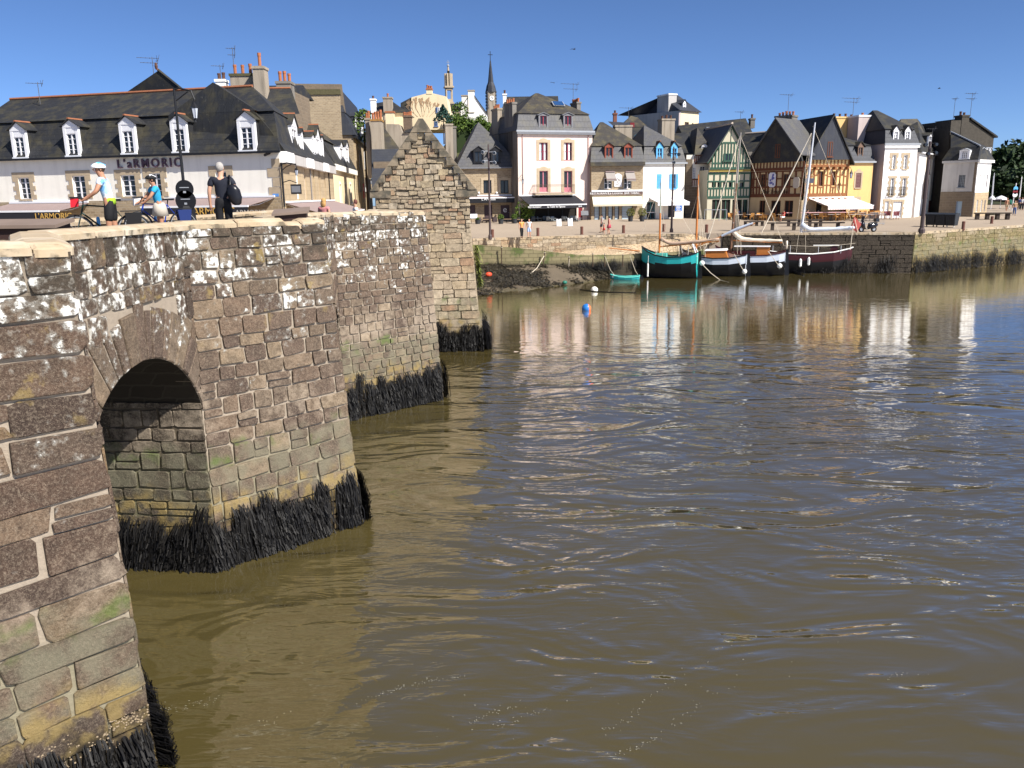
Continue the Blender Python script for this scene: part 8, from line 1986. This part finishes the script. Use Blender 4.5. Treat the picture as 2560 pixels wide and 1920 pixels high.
for f, mt_, r in ((.80, M_SKYB, .3), (.69, M_DKRED, .32), (.58, M_WOODW, .33)): m = MB(); m.lathe([(r, -.02), (r, .02)], (.15, -.1, h_*f), 14, axis='Y'); m.build('sign', mt_, e)
for lab, x0, y0, x1, y1 in (('thin pale yacht mast rising against the wood right of the corner house', 1032, 270, 1018, 745), ('thick white yacht mast leaning at the far right edge', 1612, 345, 1555, 880), ('second thin mast beside the corner house', 1020, 330, 1000, 745)):
    t, b = atY(*src(RD, x0, y0), 128), atY(*src(RD, x1, y1), 128); e = empty('moored_yacht', (b.x, b.y, 3.2), .4, lab, 'yacht'); m = MB(); m.tube((0, 0, .5), (t.x-b.x, 0, t.z-3.2), .13 if 'thick' in lab else .08, .06, 6); m.build('mast', M_ALU if 'thick' not in lab else M_WOODW, e); m = MB(); hull(m, 6, 2, [(-3, .8, -.2, 1.1, .7), (-1, 1, -.4, 1.0, .6), (1.5, .8, -.4, 1.05, .6), (3, .03, 0, 1.3, 1)], 0, 0, lambda x: 0); m.build('hull', M_FEND, e)
# swifts over the roofs
for i, (px, py, Y, lab) in enumerate([(1435, 123, 70, 'highest bird, alone in the sky above the pink house'), (1385, 207, 80, 'bird just above the pink house roof'), (2348, 221, 90, 'tiny bird high over the white houses at the right')]):
    q = atY(px, py, Y); e = empty('bird', tuple(q), .6+i, lab, 'bird'); m = MB(); m.lathe([(.005, -.16), (.035, -.06), (.045, .02), (.03, .1), (.008, .15)], n=7, axis='X'); m.add([(-.02, 0, .01), (.06, 0, .01), (.0, .22, .07), (-.14, .42, .03), (-.05, .2, .06)], [(0, 1, 2, 3, 4)]); m.add([(-.02, 0, .01), (.06, 0, .01), (.0, -.22, .07), (-.14, -.42, .03), (-.05, -.2, .06)], [(4, 3, 2, 1, 0)]); m.add([(-.14, -.03, 0), (-.28, -.06, 0), (-.22, 0, 0), (-.28, .06, 0), (-.14, .03, 0)], [(0, 1, 2, 3, 4)]); m.build('body', M_BLACK, e)
# ---------------------------------------------------------------- people
def skinmesh(name, pts, edges, rads, mat, parent, root=0, sub=1):
    me = bpy.data.meshes.new(name); me.from_pydata([tuple(p) for p in pts], edges, []); me.update()
    o = bpy.data.objects.new(name, me); COL.objects.link(o); o.parent = parent
    md = o.modifiers.new('skin', 'SKIN'); md.use_smooth_shade = True
    sv = me.skin_vertices[0].data
    for i, r in enumerate(rads):
        sv[i].radius = r if isinstance(r, tuple) else (r, r); sv[i].use_root = (i == root)
    if sub: s_ = o.modifiers.new('sub', 'SUBSURF'); s_.levels = s_.render_levels = sub
    me.materials.append(mat); return o
M_SKIN = paint('skin', (.50, .28, .19), .55, .08); M_SKIN2 = paint('tanned_skin', (.42, .21, .13), .55, .08)
M_HGREY = paint('grey_hair', (.33, .31, .29), .8, .2, 30); M_HBRN = paint('brown_hair', (.07, .04, .025), .7, .2, 30); M_HBLD = paint('blond_hair', (.46, .26, .09), .7, .25, 30); M_HDK = paint('dark_hair', (.018, .013, .010), .6, .2, 30)
V = Vector
def person(label, loc, heading, H, top=None, bot=None, shoes=None, hair=None, skin=None, pose=None, sleeves=.5, legs=1.0, skirt=False, detail=False, helmet=None, group=None, long=False, seated=False, lean=0, headturn=0):
    """local axes: +x forward, +y left. Joints are fractions of the height."""
    e = empty('person', tuple(loc), heading, label, 'person', group); s = H; skin = skin or M_SKIN
    J = dict(pel=(0, 0, .525), bel=(.005, 0, .60), che=(.0, 0, .72), nek=(0, 0, .825), hea=(.015, 0, .885), top=(.015, 0, .955),
             shL=(0, .105, .80), elL=(-.01, .135, .635), wrL=(.02, .14, .49), haL=(.03, .14, .45), hiL=(0, .05, .50), knL=(.01, .055, .28), anL=(-.01, .055, .045), toL=(.075, .065, .02))
    for k in list(J):
        if k.endswith('L'): a = J[k]; J[k[:-1]+'R'] = (a[0], -a[1], a[2])
    if seated:
        for q, y in (('L', .06), ('R', -.06)): J['kn'+q] = (.24, y, .50); J['an'+q] = (.23, y, .27); J['to'+q] = (.30, y, .245)
    if lean:
        for k in ('bel', 'che', 'nek', 'hea', 'top', 'shL', 'shR', 'elL', 'elR', 'wrL', 'wrR', 'haL', 'haR'):
            x, y, z = J[k]; d = z-.525; J[k] = (x*math.cos(lean)+d*math.sin(lean), y, .525+d*math.cos(lean)-x*math.sin(lean))
    J.update(pose or {})
    off = -.25 if seated else 0
    P = {k: V(v)*s+V((0, 0, off*s+(.45 if seated else 0)-(0.0))) if not seated else V((v[0]*s, v[1]*s, (v[2]-.47)*s+.45)) for k, v in J.items()}
    R = dict(pel=(.072, .055), bel=(.066, .05), che=(.082, .055), nek=.03, hea=(.042, .05), top=(.036, .042), sh=.036, el=.025, wr=.017, ha=(.022, .012), hi=.055, kn=.036, an=.022, to=.018)
    def rr(k, add=0, mul=1): r = R.get(k, R.get(k[:2])); return tuple((x*mul+add)*s for x in r) if isinstance(r, tuple) else (r*mul+add)*s
    def build(name, keys, edges, mat, add=0, mul=1, extra=None, over=None):
        ks = list(keys); idx = {k: i for i, k in enumerate(ks)}; pts = [P[k] for k in ks]; rads = [(over or {}).get(k, rr(k, add, mul)) for k in ks]; ed = [(idx[a], idx[b]) for a, b in edges]
        if extra: extra(pts, ed, rads, idx)
        return skinmesh(name, pts, ed, rads, mat, e)
    def fingers(pts, ed, rads, idx):
        for q in 'LR':
            w, h = P['wr'+q], P['ha'+q]; d = (h-w).normalized(); sd = d.cross(V((0, 0, 1)) if abs(d.z) < .8 else V((1, 0, 0))).normalized()
            for k in range(4):
                b = h+sd*(.010*(k-1.5))*s; L = (.040, .046, .043, .034)[k]*s; i0 = len(pts)
                pts += [b+d*L*.5, b+d*L*.95-V((0, 0, .006*s))]; rads += [.0055*s, .0045*s]; ed += [(idx['ha'+q], i0), (i0, i0+1)]
            i0 = len(pts); t = w.lerp(h, .55)+sd*.02*s; pts += [t+d*.02*s, t+d*.042*s]; rads += [.007*s, .0055*s]; ed += [(idx['ha'+q], i0), (i0, i0+1)]
    body = ['pel', 'bel', 'che', 'nek', 'hea', 'top']+[a+q for q in 'LR' for a in ('sh', 'el', 'wr', 'ha', 'hi', 'kn', 'an', 'to')]
    ed = [('pel', 'bel'), ('bel', 'che'), ('che', 'nek'), ('nek', 'hea'), ('hea', 'top')]
    for q in 'LR': ed += [('che', 'sh'+q), ('sh'+q, 'el'+q), ('el'+q, 'wr'+q), ('wr'+q, 'ha'+q), ('pel', 'hi'+q), ('hi'+q, 'kn'+q), ('kn'+q, 'an'+q), ('an'+q, 'to'+q)]
    build('body', body, ed, skin, extra=fingers if detail else None)
    if top:
        for q in 'LR': P['sl'+q] = P['sh'+q].lerp(P['el'+q], min(1, sleeves*1.0)); P['sw'+q] = P['el'+q].lerp(P['wr'+q], .9)
        R['sl'], R['sw'] = .031, .022
        P['hem'] = P['pel']+V((0, 0, -.035*s)); R['hem'] = (.078, .06); P['col'] = P['che'].lerp(P['nek'], .75); R['col'] = .042
        ks = ['hem', 'bel', 'che', 'col']+[a+q for q in 'LR' for a in ('sh', 'sl')]+(['swL', 'swR'] if sleeves > 1 else [])
        ee = [('hem', 'bel'), ('bel', 'che'), ('che', 'col')]+[x for q in 'LR' for x in (('che', 'sh'+q), ('sh'+q, 'sl'+q))]+([('slL', 'swL'), ('slR', 'swR')] if sleeves > 1 else [])
        build('top', ks, ee, top, .010)
    if bot:
        for q in 'LR': P['le'+q] = P['hi'+q].lerp(P['kn'+q], min(1, legs*2)) if legs <= .5 else P['kn'+q].lerp(P['an'+q], (legs-.5)*2*.93)
        R['le'] = .046 if legs <= .5 else .027; R['wst'] = (.07, .056); P['wst'] = P['bel'].lerp(P['pel'], .15)
        ks = ['wst', 'pel']+[a+q for q in 'LR' for a in (('hi', 'le') if legs <= .5 else ('hi', 'kn', 'le'))]
        ee = [('wst', 'pel')]+[x for q in 'LR' for x in ([('pel', 'hi'+q), ('hi'+q, 'le'+q)] if legs <= .5 else [('pel', 'hi'+q), ('hi'+q, 'kn'+q), ('kn'+q, 'le'+q)])]
        if skirt:
            z0 = P['pel'].z+.04*s; z1 = P['knL'].z+(.08*s if legs <= .5 else -.05*s); c = P['pel']
            m = MB(); m.lathe([(.075*s, z0), (.10*s, z0-.06*s), (.125*s, z1), (.11*s, z1)], (c.x, c.y, 0), 12); m.build('skirt', bot, e, smooth=True)
        else: build('trousers', ks, ee, bot, .009)
    if shoes:
        for q in 'LR':
            a, t = P['an'+q], P['to'+q]; d = (t-a); d.z = 0; m = MB(); m.path([a-d*.35+V((0, 0, -.02*s)), a+V((0, 0, -.015*s)), a+d*.6+V((0, 0, -.022*s)), a+d*1.25+V((0, 0, -.028*s))], [.018*s, .028*s, .024*s, .014*s], 7); m.build('shoe', shoes, e, smooth=True)
    hd = P['hea'].lerp(P['top'], .45); fx = V((math.cos(headturn), math.sin(headturn), 0)); fy = V((-fx.y, fx.x, 0))
    if hair:
        m = MB(); m.ball(hd-fx*.012*s+V((0, 0, .012*s)), .056*s, 10, 7, sc=(1.05, .95, 1.1))
        m.v = [tuple(V(v)-fx*max(0, (V(v)-hd).dot(fx)-.012*s)*.95) for v in m.v]
        if long: m.ball(hd-fx*.035*s-V((0, 0, .05*s)), .06*s, 9, 6, sc=(.6, 1.05, 1.3))
        m.build('hair', hair, e, smooth=True)
    if helmet:
        m = MB(); c = hd+V((0, 0, .018*s)); m.ball(c, .067*s, 14, 8, sc=(1.25, 1.0, .8)); m.v = [(v[0], v[1], max(v[2], c.z-.008*s)) for v in m.v]; hm = m.build('helmet', helmet[0], e, smooth=True)
        for k in range(-2, 3): m = MB(); m.path([c+fx*(.065-.02*abs(k))*s+fy*k*.02*s+V((0, 0, .025*s)), c+fy*k*.022*s+V((0, 0, .055*s)), c-fx*.07*s+fy*k*.018*s+V((0, 0, .025*s))], .007*s, 5); m.build('helmet_rib', helmet[1], hm)
    if detail:
        m = MB(); m.path([hd+fx*.045*s+V((0, 0, .012*s)), hd+fx*.062*s-V((0, 0, .01*s)), hd+fx*.046*s-V((0, 0, .016*s))], [.006*s, .010*s, .007*s], 6); m.build('nose', skin, e, smooth=True)
        for q in (-1, 1):
            m = MB(); m.ball(hd+fx*.044*s+fy*q*.019*s+V((0, 0, .008*s)), .006*s, 6, 4); m.build('eye', M_BLACK, e)
            m = MB(); m.ball(hd+fy*q*.048*s-V((0, 0, .004*s))-fx*.006*s, .013*s, 7, 5, sc=(.8, .4, 1.3)); m.build('ear', skin, e, smooth=True)
        m = MB(); m.path([hd+fx*.043*s-fy*.014*s-V((0, 0, .03*s)), hd+fx*.047*s-V((0, 0, .031*s)), hd+fx*.043*s+fy*.014*s-V((0, 0, .03*s))], .004*s, 5); m.build('mouth', paint('lips', (.38, .14, .11), .5), e)
    return e, P
C_ = lambda n, c, r=.8: paint('cloth_'+n, c, r, .12, 6)
g = G('cycling_jersey'); n = g.noise(6, 3); n2 = g.noise(4, 2, g.map(g.pos(), (1, 1, 1)))
M_JERSEY = g.fin(g.mix(g.step(n, .52, .56), g.mix(g.step(n2, .45, .5), (.16, .42, .78), (.42, .62, .85)), (.75, .78, .84)), .7)
M_BLKC = C_('black', (.012, .012, .014)); M_NAVY = C_('navy', (.012, .014, .024)); M_TURQ = C_('turquoise', (.03, .33, .58)); M_BEIGE = C_('beige', (.50, .45, .38)); M_LIME = C_('lime', (.32, .52, .03))
def bikeat(name, label, loc, rz, frame, bag, panniers=True):
    e = empty(name, tuple(loc), rz, label, 'bicycle'); R_ = .34
    for x in (-.52, .52):
        m = MB(); m.torus((x, 0, R_), R_-.02, .02, 28, 6); w = m.build('wheel', M_BLACK, e, smooth=True); m = MB(); m.torus((x, 0, R_), R_-.045, .012, 28, 5); m.build('rim', M_ZINC, w)
        m = MB()
        for k in range(14): a = k*math.pi/7; m.tube((x, .02*(-1)**k, R_), (x+math.cos(a)*(R_-.05), 0, R_+math.sin(a)*(R_-.05)), .003, n=3)
        m.tube((x, -.05, R_), (x, .05, R_), .02, n=6); m.build('spokes', M_ZINC, w)
    A, B, Cc, D, F_ = (-.52, 0, R_), (-.06, 0, .30), (-.18, 0, .82), (.36, 0, .86), (.40, 0, .72)
    m = MB()
    for a, b, r in ((B, Cc, .016), (Cc, D, .018), (B, F_, .02), (D, F_, .02), (A, B, .010), (A, Cc, .010), (F_, (.52, 0, R_), .014)): m.tube(a, b, r, n=6)
    m.build('frame', frame, e)
    m = MB(); m.tube(D, (.34, 0, 1.0), .015, n=6); m.path([(.30, -.30, .98), (.42, -.27, 1.0), (.37, -.08, 1.02), (.37, .08, 1.02), (.42, .27, 1.0), (.30, .30, .98)], .014, 5); m.build('handlebar', M_BLACK, e)
    m = MB(); m.tube(Cc, (-.2, 0, .93), .014, n=6); m.hexa([(-.34, -.07, .93), (-.08, -.02, .93), (-.08, .02, .93), (-.34, .07, .93), (-.34, -.07, .98), (-.08, -.02, .97), (-.08, .02, .97), (-.34, .07, .98)]); m.build('saddle', M_BLACK, e)
    m = MB(); m.lathe([(.09, -.006), (.09, .006)], (B[0], -.05, B[2]), 14, axis='Y'); m.tube((B[0], -.07, B[2]), (B[0]+.1, -.07, B[2]-.13), .01, n=5); m.tube((B[0], .07, B[2]), (B[0]-.1, .07, B[2]+.13), .01, n=5); m.build('crank', M_ZINC, e)
    m = MB(); m.hexa([(.44, -.11, .84), (.58, -.09, .82), (.58, .09, .82), (.44, .11, .84), (.42, -.12, 1.0), (.57, -.10, 1.0), (.57, .10, 1.0), (.42, .12, 1.0)]); hb = m.build('handlebar_bag', bag, e); m = MB(); m.box(.41, .58, -.125, .125, 1.001, 1.03); m.build('bag_lid', M_BLACK, hb)
    m = MB(); m.box(-.75, -.3, -.05, .05, .72, .74); m.build('rack', M_BLACK, e)
    for s_ in (-1, 1):
        m = MB(); m.hexa([(-.66, s_*.13-.05, .38), (-.42, s_*.13-.05, .38), (-.42, s_*.13+.05, .38), (-.66, s_*.13+.05, .38), (-.70, s_*.13-.06, .70), (-.38, s_*.13-.06, .70), (-.38, s_*.13+.06, .70), (-.70, s_*.13+.06, .70)]); m.build('pannier', M_BLKC if panniers else paint('blue_pannier', (.012, .03, .14), .7), e)
    m = MB(); m.lathe([(.035, 0), (.035, .16), (.015, .19)], (.12, -.03, .44), 8); m.build('bottle', M_SKYB, e)
    return e
dk = lambda s_: DECK if s_ < 5 else DECK-.1
# man pushing a loaded bicycle
Y1 = 16.6; q = atY(286, 600, Y1); L1_ = Vector((q.x, q.y, DECK)); H1 = 1.70; h1 = rad(196)
person('cyclist standing in blue and white jersey and helmet, black shorts, holding a loaded bicycle', L1_, h1, H1, top=M_JERSEY, bot=M_BLKC, shoes=M_BLACK, hair=M_HBRN, skin=M_SKIN2, detail=True, helmet=(M_WOODW, M_SKYB), sleeves=.55, legs=.45, lean=.16, headturn=.5,
       pose=dict(elR=(.16, -.15, .655), wrR=(.27, -.10, .585), haR=(.305, -.09, .57), elL=(.10, .17, .66), wrL=(.21, .12, .585), haL=(.245, .105, .57), knL=(.03, .055, .28), anL=(.0, .055, .045), toL=(.08, .06, .02), knR=(-.01, -.055, .28), anR=(-.07, -.055, .045), toR=(.01, -.06, .02)))
m = MB(); e1 = [o for o in bpy.data.objects if o.get('label', '').startswith('cyclist standing')][0]; m.lathe([(.081*H1, .525*H1-.02), (.079*H1, .56*H1), (.072*H1, .585*H1)], (.0, 0, 0), 12); m.v = [(v[0]*.85, v[1]*1.05, v[2]) for v in m.v]; m.build('waist_bag', M_LIME, e1, smooth=True)
dv = Vector((math.cos(h1), math.sin(h1), 0)); b_ = atY(268, 600, Y1+.38)
bikeat('touring_bicycle', 'dark touring bicycle with red handlebar bag and black panniers beside the jersey cyclist', Vector((b_.x, b_.y, DECK)), rad(205), paint('dark_green_frame', (.01, .03, .025), .3), paint('red_bag', (.55, .015, .03), .6))
# woman with a blue bicycle
Y2 = 20.2; q = atY(408, 600, Y2); h2_ = rad(215)
person('cyclist in turquoise shirt and pale skirt with black helmet leaning over a blue bicycle', (q.x, q.y, DECK), h2_, 1.56, top=M_TURQ, bot=M_BEIGE, shoes=M_BLACK, hair=M_HDK, skin=M_SKIN2, detail=True, helmet=(M_BLKC, M_WOODW), sleeves=.6, legs=.45, skirt=True, lean=.18,
       pose=dict(elR=(.14, -.16, .66), wrR=(.25, -.16, .58), haR=(.285, -.155, .565), elL=(.15, .14, .65), wrL=(.23, .08, .57), haL=(.26, .06, .56)))
b_ = atY(408, 600, Y2+.35)
bikeat('blue_bicycle', 'blue touring bicycle with white and black handlebar bag beside the turquoise cyclist', Vector((b_.x, b_.y, DECK)), rad(212), paint('blue_frame', (.01, .04, .30), .3), paint('white_bag', (.72, .72, .72), .6), False)
# man with a shoulder bag, back to us
Y3 = 17.3; q = atY(566, 600, Y3)
em, P_ = person('grey-haired man in dark navy shirt and black trousers seen from behind with shoulder bag', (q.x, q.y, DECK), rad(100), 1.70, top=M_NAVY, bot=M_BLKC, shoes=M_BLACK, hair=M_HGREY, detail=True, sleeves=.7, legs=1.0, headturn=-.35, pose=dict(elL=(-.02, .145, .645), wrL=(.01, .15, .50), haL=(.02, .15, .46), elR=(-.04, -.17, .66), wrR=(.06, -.15, .60), haR=(.08, -.12, .62)))
Hm = 1.70; m = MB(); m.loft([[(-.10*Hm+dx, -.02*Hm+y*w, z*Hm) for dx, y in ((-.05, -1), (-.07, 0), (-.05, 1), (.05, 1), (.06, 0), (.05, -1))] for z, w in ((.48, .04), (.50, .09), (.57, .13), (.66, .12), (.72, .06))]); m.v = [(v[0], v[1]-.20+(.74-v[2]/Hm)*-.25, v[2]) for v in m.v]; bag = m.build('bag', paint('black_leather', (.012, .012, .016), .3, .2), em, smooth=True); bag.name = 'shoulder_bag'
m = MB(); m.path([(-.17, -.2, .72*Hm), (-.10, -.11*Hm, .83*Hm), (.05, -.09*Hm, .83*Hm), (.16, -.10*Hm, .72*Hm)], .018, 5); m.build('strap', M_BLACK, bag)
# people at the end of the bridge
q = atY(815, 600, 28.2); person('person with blond hair seated behind the parapet by the stepped-gable house', (q.x, q.y, 6.0), rad(70), 1.62, top=C_('red_white', (.5, .2, .2)), bot=M_BLKC, hair=M_HBLD, long=True, seated=True)
q = atY(893, 600, 29.8); person('person with dark red-brown hair seated behind the parapet, right of the blond one', (q.x, q.y, 5.95), rad(200), 1.60, top=C_('white', (.7, .7, .7)), bot=M_BLKC, hair=paint('auburn_hair', (.12, .04, .03), .7, .2, 30), seated=True)
# quay walkers
def walker(label, R, x, y, H, heading, k=0, **kw):
    q = onG(*src(R, x, y)); sw = .055*(1 if k else -1)
    return person(label, tuple(q), heading, H, pose=kw.pop('pose', None) or dict(knL=(.03+sw*.6, .05, .28), anL=(sw, .05, .045), toL=(sw+.08, .055, .02), knR=(.03-sw*.4, -.05, .28), anR=(-sw, -.05, .06), toR=(-sw+.07, -.055, .03)), **kw)
walker('person in orange top and black trousers with a black bag standing on the promenade', R4, 968, 1638, 1.74, rad(-70), top=C_('orange', (.70, .30, .09)), bot=M_BLKC, shoes=M_BLACK, hair=M_HDK, sleeves=.6)
walker('person in white top and pale blue shorts standing with hand on hip on the promenade', R4, 1058, 1636, 1.74, rad(-100), top=C_('white', (.72, .70, .72)), bot=C_('pale_blue', (.35, .45, .68)), shoes=M_BLACK, hair=M_HDK, legs=.48, sleeves=.5)
walker('person in grey top and dark shorts walking left with a child in red', R5, 432, 1582, 1.76, rad(175), 1, top=C_('grey', (.22, .25, .30)), bot=M_NAVY, shoes=M_BLACK, hair=M_HDK, legs=.5)
walker('small child in bright red dress walking between two adults', R5, 455, 1598, 1.05, rad(185), top=C_('red', (.62, .03, .03)), bot=C_('red', (.62, .03, .03)), skirt=True, legs=.5, hair=M_HBRN)
walker('person in wine red dress walking left behind the red child', R5, 507, 1604, 1.68, rad(178), 1, top=C_('wine', (.42, .05, .09)), bot=C_('wine', (.42, .05, .09)), skirt=True, legs=.5, hair=M_HDK, sleeves=.1, shoes=M_BLACK)
walker('person in tan jacket and blue jeans walking at the far right', RD, 1450, 1150, 1.78, rad(250), 1, top=C_('tan', (.42, .28, .16)), bot=C_('jeans', (.06, .10, .24)), shoes=M_BLACK, hair=M_HBRN, sleeves=1.5)
walker('bare-chested person standing in front of the far terrace', RD, 1288, 1060, 1.76, rad(260), bot=C_('khaki', (.3, .22, .14)), legs=.5, hair=M_HBRN, skin=M_SKIN2)
for lab, x, c in (('person in dark blue at the far right edge, left of the white mast foot', 1545, (.02, .04, .16)), ('person in white shirt at the far right edge', 1600, (.7, .72, .75)), ('person in navy blue at the very edge of the photo', 1645, (.03, .05, .14))):
    walker(lab, RD, x, 1040, 1.74, rad(240), 1, top=C_('far'+lab[-9:-5], c), bot=M_NAVY, hair=M_HDK, shoes=M_BLACK)
for lab, R, x, y, hd, c, hr in (('person in blue shirt seated before the green timbered house', R6, 605, 1455, 200, (.10, .22, .55), M_HBRN), ('person in yellow top seated at the left of the bar terrace', R6, 572, 1462, 20, (.55, .40, .08), M_HBLD), ('person in pale blue top seated at the bar, left of the window piers', R6, 735, 1452, 220, (.25, .35, .55), M_HBRN), ('person in blue jacket seated at the bar beside a table', R6, 790, 1452, 180, (.03, .08, .36), M_HDK), ('person in red shirt and white shorts seated at the bar terrace', R6, 1072, 1470, 200, (.60, .02, .03), M_HDK), ('person in black seated left of the striped awning', R6, 1318, 1462, 30, (.02, .02, .02), M_HDK), ('person in white shirt seated under the striped awning', R6, 1422, 1450, 190, (.72, .72, .74), M_HDK), ('person in black top seated at the right end of the striped awning', R6, 1668, 1445, 200, (.02, .02, .025), M_HDK)):
    q = onG(*src(R, x, y)); person(lab, tuple(q), rad(hd), 1.72, top=C_('sit_%d' % x, c), bot=M_WOODW if 'white shorts' in lab else M_NAVY, legs=.5 if 'shorts' in lab else 1, shoes=M_BLACK, hair=hr, seated=True, pose=dict(elL=(.08, .13, .66), wrL=(.2, .09, .62), haL=(.23, .08, .62), elR=(.08, -.13, .66), wrR=(.2, -.09, .62), haR=(.23, -.08, .62)))
